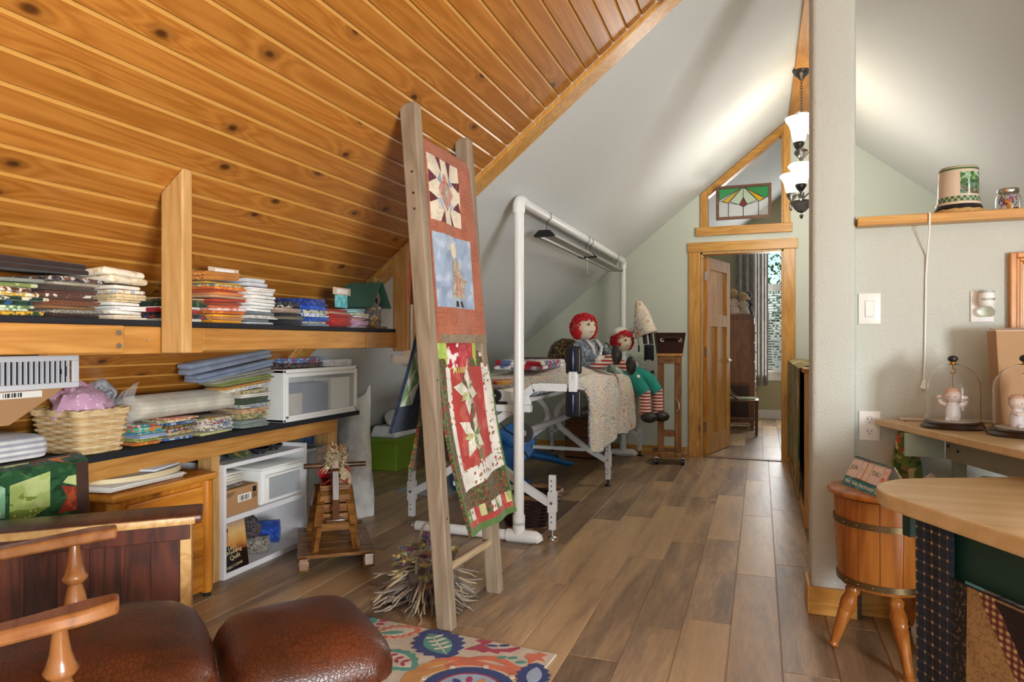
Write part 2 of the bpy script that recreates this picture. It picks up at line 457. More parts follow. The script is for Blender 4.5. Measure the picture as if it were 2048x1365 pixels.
# floor: slab + separate planks
fl = struct('floor', MB().box(XL, XR, YB, YF+.12, -.12, -.004), FLOOR)
W = .184; x0r = -.113-19*W
rng = random.Random(3)
mesh_cache = {}
def plank_mesh(L):
    k = round(L, 3)
    if k not in mesh_cache:
        g = .0012; b = .0022
        mb = MB(); w = W/2-g; l = L/2-g
        top = [(-w+b, -l+b, 0), (w-b, -l+b, 0), (w-b, l-b, 0), (-w+b, l-b, 0)]
        low = [(-w, -l, -.0035), (w, -l, -.0035), (w, l, -.0035), (-w, l, -.0035)]
        mb._add(top+low, [(0, 1, 2, 3)]+[(i, i+4, (i+1) % 4+4, (i+1) % 4) for i in range(4)])
        mesh_cache[k] = mb.mesh('floor_plank', FLOOR)
    return mesh_cache[k]
for r in range(34):
    xa = x0r+r*W
    if xa < XL-.01 or xa+W > XR+.1: continue
    off = [.0, .41, .83, .22, .64, 1.02, .52][(r*3) % 7]+rng.uniform(-.08, .08)
    y = -.55+off
    while y < YF:
        y1 = min(y+1.22, YF)
        if y1-y > .05:
            o = bpy.data.objects.new('plank', plank_mesh(y1-y)); COL.objects.link(o)
            o.parent = fl; o.location = (xa+W/2, (y+y1)/2, 0)
        y += 1.22

# left roof slope, pine boards (seams measured every 6.65 cm across)
al = math.atan(SA); ca, sa = math.cos(al), math.sin(al)
def slope_solid(y0, y1, xa, xb, off, th):
    # slab lying on the slope, 'off' above the visible plane
    n = Vector((-sa, 0, ca)); P0 = Vector((xa, 0, slope_z(xa)))+n*off; P1 = Vector((xb, 0, slope_z(xb)))+n*off
    q = lambda y: [P0+Vector((0, y, 0)), P1+Vector((0, y, 0)), P1+n*th+Vector((0, y, 0)), P0+n*th+Vector((0, y, 0))]
    return MB().hexa(q(y0), q(y1))
YT = 3.18
ce = struct('ceiling', slope_solid(YB, YT, XL-.1, .36, .012, .1), PINE_CEIL)
DX = .0665; pw = DX/ca
prof = [(-pw/2+.0008, .010), (-pw/2+.0008, .004), (-pw/2+.0035, 0), (pw/2-.010, 0), (pw/2-.0008, .006), (pw/2-.0008, .010)]
pm = MB(); n = len(prof)
L0, L1 = YB+.02, YT
for yy in (L0, L1):
    for s_, d_ in prof: pm.v.append((s_*ca-d_*sa, yy-(L0+L1)/2, s_*sa+d_*ca))
for i in range(n): pm.f.append((i, (i+1) % n, n+(i+1) % n, n+i)); pm.mi.append(0)
pm.f += [tuple(range(n)), tuple(range(2*n-1, n-1, -1))]; pm.mi += [0, 0]
pm.mi[3] = 1; plk = pm.mesh('ceiling_plank', [PINE_CEIL, PINE_BEVEL_LIT])  # bevel face takes the painted-in highlight colour
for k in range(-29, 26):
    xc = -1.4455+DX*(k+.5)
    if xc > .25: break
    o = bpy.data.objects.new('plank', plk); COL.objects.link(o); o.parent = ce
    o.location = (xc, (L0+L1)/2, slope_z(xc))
# painted part of the slope and the far side of the roof
struct('ceiling', slope_solid(YT, 11.2, XL-.1, .36, .0, .12), PAINT_CEIL)
mb = MB(); nR = Vector((.626, 0, .78))
q = lambda y: [Vector((.34, y, rz_right(.34))), Vector((XR+.1, y, rz_right(XR+.1))), Vector((XR+.1, y, rz_right(XR+.1)))+nR*.1, Vector((.34, y, rz_right(.34)))+nR*.1]
mb.hexa(q(YB), q(11.2)); struct('ceiling', mb, PAINT_CEIL)
struct('trim_1', slope_solid(YT+.005, YT+.14, XL, .27, -.022, .022), PINE_TRIM, bevel=.004)
struct('trim_2', MB().box(.25, .46, YB, YF, 3.262, 3.42), FIR_Y, bevel=.006)

# walls
struct('wall_left', MB().box(XL-.1, XL, YB, 11.2, -.02, .20), PAINT_CEIL)
WR = [(YB, .4), (2.0, YF)]
mb = MB()
mb.box(XR, XR+.1, YB, -1.8, 0, 1.5); mb.box(XR, XR+.1, -.2, 11.2, 0, 1.5); mb.box(XR, XR+.1, -1.8, -.2, 0, .6); mb.box(XR, XR+.1, -1.8, -.2, 1.40, 1.5)
struct('wall_right', mb, PAINT_WALL)
def pxz(mb, poly, y0, y1): return mb.prism(poly, lambda u, v: (u, y0, v), lambda u, v: (u, y1, v))
mb = MB()
pxz(mb, [(XL, 0), (-.85, 0), (-.85, slope_z(-.85)), (XL, slope_z(XL))], YB-.1, YB)
pxz(mb, [(1.55, 0), (XR, 0), (XR, rz_right(XR)), (1.55, rz_right(1.55))], YB-.1, YB)
mb.box(-.85, 1.55, YB-.1, YB, 0, .5)
pxz(mb, [(-.85, 2.3), (1.55, 2.3), (1.55, rz_right(1.55)), (.35, 3.36), (-.85, slope_z(-.85))], YB-.1, YB)
struct('wall_back', mb, PAINT_WALL)
# far wall with door opening and the gabled opening above it
mb = MB()
pxz(mb, [(XL, -.02), (-.56, -.02), (-.56, slope_z(-.56)), (XL, slope_z(XL))], YF, YF+.12)
mb.box(-.56, .205, YF, YF+.12, 2.035, 2.285)
pxz(mb, [(-.56, 2.285), (-.50, 2.285), (-.50, slope_z(-.50)), (-.56, slope_z(-.56))], YF, YF+.12)
pxz(mb, [(-.50, slope_z(-.5)-.075), (.205, slope_z(.205)-.075), (.205, slope_z(.205)), (-.50, slope_z(-.50))], YF, YF+.12)
pxz(mb, [(.205, -.02), (XR, -.02), (XR, rz_right(XR)), (.35, 3.36), (.205, slope_z(.205))], YF, YF+.12)
struct('wall_far', mb, PAINT_FAR)
struct('baseboard_far', MB().box(XL+.02, -.685, YF-.016, YF, 0, .095), PINE_TRIM_X, bevel=.003)
# door casing
struct('trim_3', MB().box(-.685, .335, YF-.026, YF, 2.042, 2.138), PINE_TRIM_X, bevel=.004)
struct('trim_4', MB().box(-.675, -.565, YF-.022, YF, 0, 2.041), PINE_TRIM, bevel=.004)
struct('trim_5', MB().box(.205, .312, YF-.022, YF, 0, 2.041), PINE_TRIM, bevel=.004)
mb = MB(); mb.box(-.56, -.543, YF-.02, YF+.12, 0, 2.035); mb.box(.19, .206, YF-.02, YF+.12, 0, 2.035); mb.box(-.56, .206, YF-.02, YF+.12, 2.018, 2.035)
struct('trim_6', mb, PINE_TRIM)
struct('trim_7', MB().box(-.54, .19, YF-.01, YF+.10, 0, .008), wood('threshold', '#6a4a2c', '#94704a', 'X', rough=.4, knots=False))
# casing of the gabled opening
struct('trim_8', MB().box(-.605, .285, YF-.035, YF+.12, 2.200, 2.287), PINE_TRIM_X, bevel=.004)
struct('trim_9', pxz(MB(), [(-.562, 2.288), (-.495, 2.288), (-.495, slope_z(-.495)-.012), (-.562, slope_z(-.562)-.012)], YF-.022, YF), PINE_TRIM, bevel=.003)
struct('trim_10', pxz(MB(), [(.207, 2.288), (.268, 2.288), (.268, slope_z(.268)-.03), (.207, slope_z(.207)-.012)], YF-.022, YF), PINE_TRIM, bevel=.003)
struct('trim_11', pxz(MB(), [(-.495, slope_z(-.495)-.085), (.207, slope_z(.207)-.085), (.207, slope_z(.207)-.010), (-.495, slope_z(-.495)-.010)], YF-.022, YF), PINE_TRIM_X, bevel=.003)
mb = MB(); pxz(mb, [(-.50, slope_z(-.5)-.095), (.205, slope_z(.205)-.095), (.205, slope_z(.205)-.08), (-.50, slope_z(-.5)-.08)], YF, YF+.12)
mb.box(-.505, -.49, YF, YF+.12, 2.287, slope_z(-.49)-.09); mb.box(.19, .205, YF, YF+.12, 2.287, 3.15)
struct('trim_12', mb, PINE_TRIM_X)

# column and half wall on the right
mb = MB().rbox((.289, 3.245, 1.66), (.172, .18, 3.40), .022, 4); struct('wall_column', mb, PAINT_WALL, smooth=True)
struct('wall_half', MB().box(.372, XR, 3.21, 3.33, 0, 1.628), PAINT_WALL)
mb = MB(); mb.box(.200, .378, 3.138, 3.154, 0, .115); struct('baseboard_column', mb, PINE_TRIM_X, bevel=.003)
struct('baseboard_column', MB().box(.186, .202, 3.140, 3.34, 0, .115), PINE_TRIM_Y, bevel=.003)
mb = MB(); mb.box(.376, XR, 3.192, 3.21, 0, .115); struct('baseboard_half', mb, PINE_TRIM_X, bevel=.003)
mb = MB(); mb.box(.374, .392, 3.138, 3.192, 0, .116); struct('baseboard_column', mb, DARKWOOD, bevel=.002)

# ------------------------------------------------------------ far room
Y2 = 10.9
struct('floor', MB().box(-2.6, 2.4, YF+.10, Y2, -.12, -.004), FLOOR)
f2 = [o for o in bpy.data.objects if o.name.startswith('floor') and o['kind'] == 'structure'][-1] if False else bpy.data.objects['floor.001']
pale = f2.data.materials[0]
for r in range(16):
    xa = -1.45+r*W
    for k in range(4):
        ya = YF+.12+k*1.0-(.5 if r % 2 else .2)*(1 if k else 0)
        yb = YF+.12+(k+1)*1.0-(.5 if r % 2 else .2) if k < 3 else Y2
        o = bpy.data.objects.new('plank', plank_mesh(yb-ya)); COL.objects.link(o); o.parent = f2; o.location = (xa+W/2, (ya+yb)/2, 0)
struct('wall_room_left', MB().box(-2.7, -2.6, YF+.12, Y2, 0, 1.0), PAINT_ROOM2)
wx0, wx1, wz0, wz1 = .075, 1.0, .70, 2.60
mb = MB()
pxz(mb, [(-2.7, 0), (wx0, 0), (wx0, slope_z(wx0)), (-2.7, slope_z(-2.7))], Y2, Y2+.12)
mb.box(wx0, wx1, Y2, Y2+.12, 0, wz0)
pxz(mb, [(wx0, wz1), (wx1, wz1), (wx1, rz_right(wx1)), (.35, 3.36), (wx0, slope_z(wx0))], Y2, Y2+.12)
pxz(mb, [(wx1, 0), (XR, 0), (XR, rz_right(XR)), (wx1, rz_right(wx1))], Y2, Y2+.12)
struct('wall_room_far', mb, PAINT_ROOM2)
struct('baseboard_room_far', MB().box(-2.6, 2.4, Y2-.016, Y2, 0, .13), WHITE_TRIM, bevel=.003)
wi = struct('window_1', MB().box(wx0, wx1, Y2-.02, Y2, wz0-.13, wz0), WHITE_TRIM, bevel=.004)
mb = MB()
mb.box(wx0-.05, wx0+.01, Y2-.02, Y2+.1, wz0, wz1); mb.box(wx1-.01, wx1+.05, Y2-.02, Y2+.1, wz0, wz1)
mb.box(wx0, wx1, Y2-.02, Y2+.1, 1.93, 2.01); mb.box(wx0, wx1, Y2-.02, Y2+.1, wz1-.04, wz1+.04)
mb.build('window_frame', WHITE_TRIM, wi, bevel=.004)
MB().box(wx0-.06, wx1+.06, Y2-.06, Y2+.1, wz0-.01, wz0+.03).build('window_sill', WHITE_TRIM, wi, bevel=.004)
PANE = glass('window_pane', '#f4fbf8', 0.0, 1.05)
MB().box(wx0, wx1, Y2+.06, Y2+.064, wz0+.03, 1.93).build('pane', PANE, wi)
MB().box(wx0, wx1, Y2+.06, Y2+.064, 2.01, wz1-.04).build('pane', PANE, wi)
mb = MB(); mb.beam((-.1, Y2-.01, 2.30), (wx1, Y2-.01, 3.0), .03, .07)
# ------------------------------------------------------------ chandelier on the ridge beam
def plight(name, loc, power, r=.03, col=(1, .86, .66)):
    l = bpy.data.lights.new(name, 'POINT'); l.energy = power; l.shadow_soft_size = r; l.color = col
    o = bpy.data.objects.new(name, l); COL.objects.link(o); o.location = loc; return o
SHADE = emit('frosted_shade', '#ffe6b8', 1.15, '#fff6e4')
def build_chandelier():
    cx, cy = .300, 5.77
    t = thing('chandelier', 'dark bronze two-tier scroll chandelier with lit frosted glass bells', 'chandelier', (cx, cy, 2.11))
    def Z(z): return z-2.11
    MB().lathe([(.066, Z(3.262)), (.062, Z(3.245)), (.045, Z(3.225)), (.03, Z(3.215)), (.012, Z(3.19)), (.0, Z(3.185))], n=20).build('canopy', BRONZE, t, smooth=True)
    for i in range(11):
        z = 3.178-.0225*i; mb = MB(); a = i % 2
        pts = [(math.cos(k*PI/6)*.008*(1 if a == 0 else 0), math.cos(k*PI/6)*.008*(1 if a else 0), Z(z)+math.sin(k*PI/6)*.016) for k in range(12)]
        mb.tube(pts, .0022, 5, closed=True).build('chain_link', BRONZE, t, smooth=True)
    MB().lathe([(.004, Z(2.955)), (.02, Z(2.95)), (.052, Z(2.93)), (.056, Z(2.922)), (.03, Z(2.905)), (.010, Z(2.88))], n=20).build('crown_dish', STEEL, t, smooth=True)
    MB().lathe([(.010, Z(2.90)), (.010, Z(2.68)), (.020, Z(2.66)), (.050, Z(2.64)), (.055, Z(2.62)), (.03, Z(2.59)), (.014, Z(2.57)), (.016, Z(2.50)), (.018, Z(2.42)), (.014, Z(2.33)), (.022, Z(2.31)), (.018, Z(2.27)), (.024, Z(2.25))], n=14).build('stem', BRONZE, t, smooth=True)
    MB().lathe([(.03, Z(2.26)), (.075, Z(2.245)), (.078, Z(2.23)), (.055, Z(2.19)), (.03, Z(2.165)), (.010, Z(2.155)), (.016, Z(2.14)), (.012, Z(2.12)), (.0, Z(2.105))], n=20).build('bowl', BRONZE, t, smooth=True)
    def arm(ang, zc, r, zs, srim, sh):
        a = R(ang); d = Vector((math.cos(a), math.sin(a), 0))
        pts = []
        for k in range(9):     # swept arm rising to the cup
            u = k/8; pts.append(d*(.02+u*(r-.02))+Vector((0, 0, Z(zc)+.055*math.sin(u*PI)*.9+u*.02)))
        mb = MB(); mb.tube(pts, .007, 6)
        sc = []                # curl at the outer end
        for k in range(14):
            u = k/13; aa = PI*.5+u*PI*2.1; rr = .042*(1-u*.72)
            sc.append(d*(r+.012+math.cos(aa)*-rr*.9)+Vector((0, 0, Z(zc)-.020+math.sin(aa)*rr)))
        mb.tube(sc, .0065, 6); mb.build('arm', BRONZE, t, smooth=True)
        o = d*r
        MB().lathe([(.006, Z(zs)-.075), (.012, Z(zs)-.06), (.030, Z(zs)-.04), (.042, Z(zs)-.01), (.040, Z(zs)), (.0, Z(zs))], o, n=16).build('cup', BRONZE, t, smooth=True)
        pr = [(.036, 0), (.046, .02), (.054, .06), (.062, .10), (.075, .14), (.095, .17), (srim, sh)]
        pr = [(a_, Z(zs)+b_*sh/.19) for a_, b_ in pr[:-1]]+[(srim, Z(zs)+sh)]
        mb = MB(); mb.lathe(pr+[(x-.003, y) for x, y in pr[::-1]], o, n=24, caps=False)
        mb.build('glass_shade', SHADE, t, smooth=True, angle=70)
        plight('chandelier_bulb', (cx+o.x, cy+o.y, zs+.20), .55, .035, (1, .93, .82))
    arm(-98, 2.59, .19, 2.655, .100, .185)
    arm(42, 2.59, .19, 2.655, .100, .185)
    arm(-94, 2.265, .20, 2.335, .080, .155)
    arm(108, 2.265, .20, 2.350, .080, .155)
    arm(6, 2.275, .20, 2.350, .080, .155)
build_chandelier()
plight('chandelier_glow', (.30, 5.77, 2.18), 25, .24, (1, .965, .91))

# pendant lamp over the sewing corner, right of the frame
def build_pendant():
    x, y, z = 1.75, 2.25, 2.06
    t = thing('pendant_lamp', 'white glass globe pendant lamp over the sewing corner', 'lamp', (x, y, z-.09))
    top = rz_right(x)-(z-.09)
    MB().lathe([(.05, top), (.05, top-.02), (.012, top-.03), (.004, top-.05), (.004, .20), (.022, .19), (.026, .165), (.0, .165)], n=14).build('stem', BRONZE, t, smooth=True)
    MB().lathe([(.030, .168), (.06, .15), (.085, .10), (.075, .045), (.04, .008), (.0, .0)], n=20).build('globe', glass('globe_glass', '#fffaf0', .0, 1.02), t, smooth=True)
    plight('pendant_bulb', (x, y, z-.02), 88, .05, (1, .975, .94))
build_pendant()
# ------------------------------------------------------------ hanging shelf along the pine slope
SHELFCLOTH = plain('shelf_cloth', '#16181f', .8, bump=.3, bscale=400)
t = thing('hanging_shelf', 'pine plank shelf with black cloth top hung below the wood ceiling', 'shelf', (-1.80, .3, 1.115))
O = Vector((-1.80, .3, 1.115))
def lb(x0, x1, y0, y1, z0, z1): return MB().box(x0-O.x, x1-O.x, y0-O.y, y1-O.y, z0-O.z, z1-O.z)
lb(-2.32, -1.798, .3, 3.158, 1.199, 1.217).build('shelf_board', SHELFCLOTH, t, bevel=.002)
lb(-1.803, -1.765, .3, 1.505, 1.117, 1.198).build('front_beam', FIR_Y, t, bevel=.005)
lb(-1.842, -1.804, 1.30, 1.845, 1.112, 1.198).build('splice_block', FIR_Y, t, bevel=.003)
lb(-1.842, -1.806, 1.847, 2.885, 1.119, 1.198).build('front_beam', FIR_Y, t, bevel=.004)
lb(-1.842, -1.800, 2.887, 3.165, 1.119, 1.198).build('end_block', FIR_Y, t, bevel=.004)
def cut_post(x0, x1, y0, y1, z0, name):
    mb = MB(); a = slope_z(x0)-.002; b = slope_z(x1)-.002
    mb.prism([(x0, z0), (x1, z0), (x1, b), (x0, a)], lambda u, v: (u-O.x, y0-O.y, v-O.z), lambda u, v: (u-O.x, y1-O.y, v-O.z))
    return mb.build(name, FIR_Z, t, bevel=.005)
cut_post(-1.797, -1.708, 1.662, 1.704, 1.114, 'post')
cut_post(-1.826, -1.737, 3.172, 3.212, 1.10, 'post')
cut_post(-1.735, -1.716, 3.22, 3.25, 1.10, 'post')
for (yy, zz) in ((1.478, 1.176), (1.478, 1.138)):
    MB().lathe([(.0045, 0), (.0045, .006), (.008, .006), (.008, .010), (.0, .010)], (-1.765-O.x, yy-O.y, zz-O.z), 8, axis=(1, 0, 0)).build('bolt', STEEL, t)
MB().lathe([(.004, 0), (.004, .004), (.0, .004)], (-1.804-O.x, 1.62-O.y, 1.155-O.z), 8, axis=(1, 0, 0)).build('screw', STEEL, t)

# ------------------------------------------------------------ work table under the slope
t = thing('work_table', 'long pine work table with black cloth top under the pine slope', 'table', (-2.42, 2.4, 0))
O = Vector((-2.42, 2.4, 0))
lb(-2.90, -2.40, 1.0, 3.756, .686, .712).build('table_top', SHELFCLOTH, t, bevel=.002)
lb(-2.47, -2.432, 1.0, 3.55, .605, .685).build('apron', FIR_Y, t, bevel=.003)
for (ya, yb) in ((1.885, 1.925), (2.555, 2.603), (3.48, 3.57)):
    lb(-2.53, -2.442, ya, yb, 0, .684).build('leg', FIR_Z, t, bevel=.003)
lb(-2.88, -2.80, 1.1, 1.16, 0, .684).build('leg', FIR_Z, t); lb(-2.88, -2.80, 3.5, 3.56, 0, .684).build('leg', FIR_Z, t)

# ------------------------------------------------------------ folded fabrics
FB = {}
def fb(key):
    """material for one cloth: 'kind:base,col,col' """
    if key in FB: return FB[key]
    kind, rest = key.split(':'); parts = rest.split('|'); cols = parts[0].split(',')
    sc = float(parts[1]) if len(parts) > 1 else {'print': 55, 'dots': 90, 'check': 120, 'stripe': 60, 'swirl': 40}.get(kind, 60)
    FB[key] = fabric('cloth_%03d' % len(FB), cols[0], cols[1:], kind, sc, seed=len(FB)*1.7)
    return FB[key]
srng = random.Random(11)
def cloth_mesh(sx, sy, h, seed, n=None, skew=0.0, r=None):
    """folded cloth: layers of one length of fabric, front folds rounded; x runs to -sx, y centred, z from 0"""
    rg = random.Random(seed); n = n or max(1, min(4, int(round(h/.009)))); mb = MB(); lh = h/n
    for k in range(n):
        dx = rg.uniform(-.014, .006); dy = rg.uniform(-.009, .009); ex = rg.uniform(-.016, .0); ey = rg.uniform(-.022, .004)
        mb.rbox((-sx/2+dx, dy, lh*(k+.5)), (max(sx+ex, .03), sy+ey, lh*.985), (r or lh*.46), 2)
    mb.jit(min(.007, h*.28), 13, seed)
    zmin = min(p[2] for p in mb.v)
    mb.v = [(x, y, max((z-zmin if zmin > 0 else z), 0.0002)+skew*abs(y)) for x, y, z in mb.v]
    return mb
ORD = ['bottom', 'second from bottom', 'third from bottom', 'fourth from bottom', 'fifth from bottom', 'sixth from bottom', 'seventh from bottom', 'eighth from bottom', 'ninth from bottom', 'tenth from bottom', 'eleventh from bottom', 'twelfth from bottom', 'thirteenth from bottom', 'fourteenth from bottom', 'fifteenth from bottom', 'sixteenth from bottom']
def stack(where, group, xf, y0, y1, z0, ztop, items, depth=.27, lean=0.0, jit=.012, topdy=0.0):
    tot = sum(i[0] for i in items); z = z0; n = len(items)
    for k, (w, key, desc) in enumerate(items):
        h = (ztop-z0)*w/tot
        zt = z+h
        d = min(depth, xf-((zt+.012-SB)/SA)-.012) if SA else depth
        d = max(d, .05)
        sy = (y1-y0)*(1-.10*srng.random()); cy = (y0+y1)/2+srng.uniform(-jit, jit)+topdy*(z-z0)/(ztop-z0)
        mb = cloth_mesh(d, sy, h*.97, k*13+int(y0*1000))
        o = mb.build('folded_fabric', fb(key), None, smooth=True, angle=50)
        o.location = (xf+srng.uniform(-.012, .004)+lean*(z-z0), cy, z); o.rotation_euler = (srng.uniform(-.018, .018), 0, srng.uniform(-.09, .09))
        pos = 'top' if k == n-1 else ORD[k]
        tag(o, '%s folded fabric, %s of the %s' % (desc, pos, where), 'fabric', group)
        z += h
G1 = 'folded fabrics on the upper shelf'
XU = -1.835; ZU = 1.2175
stack('leftmost leaf-print stack', G1, XU, 1.10, 1.318, ZU, 1.318, [
 (1, 'print:#e7b53a,#2f4a2b,#b8761c', 'sunflower yellow'), (1.3, 'print:#dfe8cc,#8fa66a,#6d8f50|35', 'pale green leaf'), (1, 'print:#27482e,#31608e,#1a2c1e', 'dark green and blue'),
 (.8, 'print:#1f3a24,#d8d4b8', 'dark green'), (1, 'print:#efe7d2,#c9a53a,#8a5a30', 'cream and gold'), (1, 'print:#e6dcc6,#a3562a,#5b3a24|70', 'rust on cream'), (1, 'print:#7f8f4a,#c6cda0|40', 'olive green'), (.8, 'plain:#8f988a', 'grey green')], .22)
stack('brown stack on shelf', G1, XU, 1.325, 1.50, ZU, 1.335, [
 (1, 'plain:#3c2a24', 'dark brown'), (.9, 'swirl:#4a3a2e,#d9d2c0,#8a8676|120', 'brown swirl'), (.8, 'dots:#8f6438,#5a3a1c|220', 'caramel dotted'), (1.1, 'dots:#7c4a2e,#5f3420|200', 'rust brown'), (.7, 'dots:#54392c,#2c1d16|240', 'chocolate'),
 (.8, 'print:#6a4232,#e2d8ce|45', 'brown and white'), (.7, 'plain:#5a3428', 'reddish brown'), (1.1, 'dots:#4b3d34,#8f7a5a|260', 'flecked dark brown'), (.9, 'dots:#b3a58f,#8c7a62|260', 'flecked tan'), (1.0, 'print:#262833,#c9c3bf,#74503f|60', 'navy leaf')], .24)
stack('cream stack by the post', G1, XU, 1.535, 1.655, ZU, 1.325, [
 (1.1, 'print:#ecd9bc,#f4e6d2|30', 'peach cream'), (.7, 'swirl:#f1ece0,#ddd3bf|60', 'ivory swirl'), (1, 'plain:#f3f0ea', 'white'), (.7, 'plain:#e8e5dc', 'off white'), (.9, 'print:#dcc59c,#c5ab7c|50', 'tan'), (.8, 'swirl:#e9d6ae,#c8a86a|80', 'straw'), (.8, 'print:#eee3cf,#a6b6cf,#caa97a|70', 'cream floral'), (.8, 'plain:#ece4d6', 'cream')], .22)
stack('holiday stack behind the post', G1, XU, 1.715, 1.905, ZU, 1.300, [
 (.9, 'plain:#e2ddd0', 'cream'), (1.3, 'print:#1d3d28,#6a3f86,#b33a2a|50', 'green with purple'), (1.1, 'dots:#b01824,#e06a70|150', 'red dotted'), (.7, 'plain:#efeae4', 'white'), (1.0, 'print:#22402a,#5a6a38|60', 'dark green'), (.8, 'print:#6d6a32,#3c4420|60', 'olive'), (.4, 'plain:#cdb38a', 'beige')], .24)
stack('orange stack on shelf', G1, XU, 1.925, 2.10, ZU, 1.368, [
 (1.0, 'plain:#e79c22', 'golden yellow'), (.9, 'swirl:#b0703a,#dfae74|90', 'brown swirl'), (.8, 'plain:#eda62a', 'bright yellow'), (.9, 'print:#c5611f,#e58a35|40', 'burnt orange batik'), (.9, 'print:#f0d9cf,#e7897a|50', 'white and pink'),
 (.8, 'plain:#d2653c', 'orange'), (.9, 'plain:#a34a2a', 'dark rust'), (1.0, 'dots:#b8432c,#93301f|220', 'brick red'), (.8, 'dots:#c9a07a,#a8794e|240', 'beige dotted'), (1.0, 'plain:#d98a52', 'peach'), (.7, 'dots:#bb4c1c,#7c2e10|200', 'rust dotted'), (.8, 'print:#dd6a1e,#f19a3e|60', 'pumpkin'), (.7, 'print:#d9c79a,#3f8f96,#c8862e|60', 'turquoise print'), (.6, 'dots:#c29a3e,#8f6a20|250', 'mustard')], .25)
stack('white stack on shelf', G1, XU, 2.115, 2.280, ZU, 1.362, [
 (.7, 'check:#e8eaec,#4c5a6c|330', 'grey gingham'), (.7, 'plain:#7c8486', 'grey'), (.9, 'print:#e6e2dc,#c2bcb4|50', 'grey floral'), (.8, 'plain:#6f7a7c', 'slate grey'), (.7, 'plain:#f3f1ed', 'white'), (.7, 'plain:#ecebe8', 'pale white'), (.8, 'plain:#f5f3ef', 'bright white'), (.9, 'plain:#efeeea', 'soft white'), (.8, 'print:#f2efe9,#e3ded4|60', 'white tone-on-tone'), (.8, 'plain:#e9e6e2', 'ivory'), (1.0, 'swirl:#f3f1ec,#e0dcd2|60', 'white patterned')], .25)
stack('black and taupe stack', G1, XU, 2.295, 2.450, ZU, 1.318, [
 (1.6, 'plain:#23262b', 'charcoal'), (.9, 'dots:#6a6450,#a89f80|260', 'khaki flecked'), (.9, 'plain:#2a2a2c', 'black'), (.7, 'dots:#a08c7c,#85705f|240', 'taupe'), (.7, 'dots:#c3ad98,#8f7762|240', 'tan dotted'), (.9, 'print:#18191c,#b8b2a4|60', 'black and white'), (.8, 'print:#20242c,#5a6064|60', 'black leaf')], .25, topdy=-.02)
stack('blue stack on shelf', G1, XU, 2.470, 2.640, ZU, 1.340, [
 (.7, 'plain:#8a95a2', 'grey blue'), (.7, 'print:#c7bfae,#7c8ba2|60', 'tan and blue'), (1.0, 'print:#2452b4,#4f7ed6|60', 'royal blue'), (1.0, 'print:#dfe4ea,#5f7fb0|70', 'white and blue'), (.9, 'print:#cfc68e,#3c5a9c,#e8e2b8|70', 'yellow and blue'), (1.1, 'print:#1f4dc0,#3f72dd|50', 'cobalt batik'), (1.0, 'print:#22368c,#4a63b8|60', 'navy batik'), (.8, 'print:#1b2f7a,#3c56b0|60', 'deep blue')], .25, topdy=-.015)
stack('red stack on shelf', G1, XU, 2.655, 2.830, ZU, 1.302, [
 (1.0, 'plain:#b32a2c', 'crimson'), (.9, 'dots:#c0392f,#98251f|220', 'red dotted'), (.9, 'plain:#c8402f', 'tomato red'), (1.0, 'plain:#b8272b', 'scarlet'), (.8, 'check:#9c2f30,#d9c6a0|260', 'red check'), (.8, 'dots:#a02c2c,#5e1a1a|260', 'dark red')], .24, topdy=-.02)
stack('pastel stack by birdhouse', G1, XU, 2.800+.04, 2.965, ZU, 1.312, [
 (.5, 'dots:#f0e6ea,#c0506a|120', 'white with red dots'), (.9, 'plain:#e4c0da', 'lavender pink'), (.9, 'plain:#dcb4d4', 'lilac'), (.9, 'print:#e8b9b4,#f2d2cc|50', 'pink'), (.7, 'print:#f2eef0,#e290a8|60', 'white and pink'), (.8, 'print:#e6efe2,#8fc4c9,#e6cf5c|60', 'pastel floral'), (.7, 'plain:#b8dfe4', 'pale aqua'), (.7, 'plain:#8fd0dc', 'aqua')], .22)
# bulky cloths lying on top
def bulky(name, label, cat, group, loc, d, mat, seed, rz=0, n=2, r=None, tilt=(0, 0)):
    mb = cloth_mesh(d[0], d[1], d[2], seed, n, r=r); mb.jit(min(.012, d[2]*.28), 6, seed+3); zl = min(p[2] for p in mb.v); mb.v = [(x, y, z-zl) for x, y, z in mb.v]
    o = mb.build(name, mat, None, smooth=True, angle=50); o.location = loc; o.rotation_euler = (tilt[0], tilt[1], rz)
    return tag(o, label, cat, group)
bulky('folded_fabric', 'thick dark brown folded fabric lying across the two leftmost stacks', 'fabric', G1, (XU-.02, 1.29, 1.345), (.17, .34, .034), fb('plain:#392a26'), 5, .0, 2)
bulky('folded_fabric', 'rolled cream folded fabric on top of the cream stack', 'fabric', G1, (XU, 1.58, 1.328), (.19, .15, .040), fb('print:#ede2cc,#d8c49c|40'), 6, .0, 2)
bulky('folded_fabric', 'orange paisley folded fabric on top of the orange stack', 'fabric', G1, (XU, 1.985, 1.371), (.17, .19, .030), fb('swirl:#c9752a,#3a2216,#e8a850|110'), 7, .0, 2)
bulky('folded_fabric', 'pale blue check folded fabric on top of the white stack', 'fabric', G1, (XU, 2.165, 1.366), (.18, .13, .030), fb('check:#e9ebee,#9fa6b4|300'), 8, .0, 2)
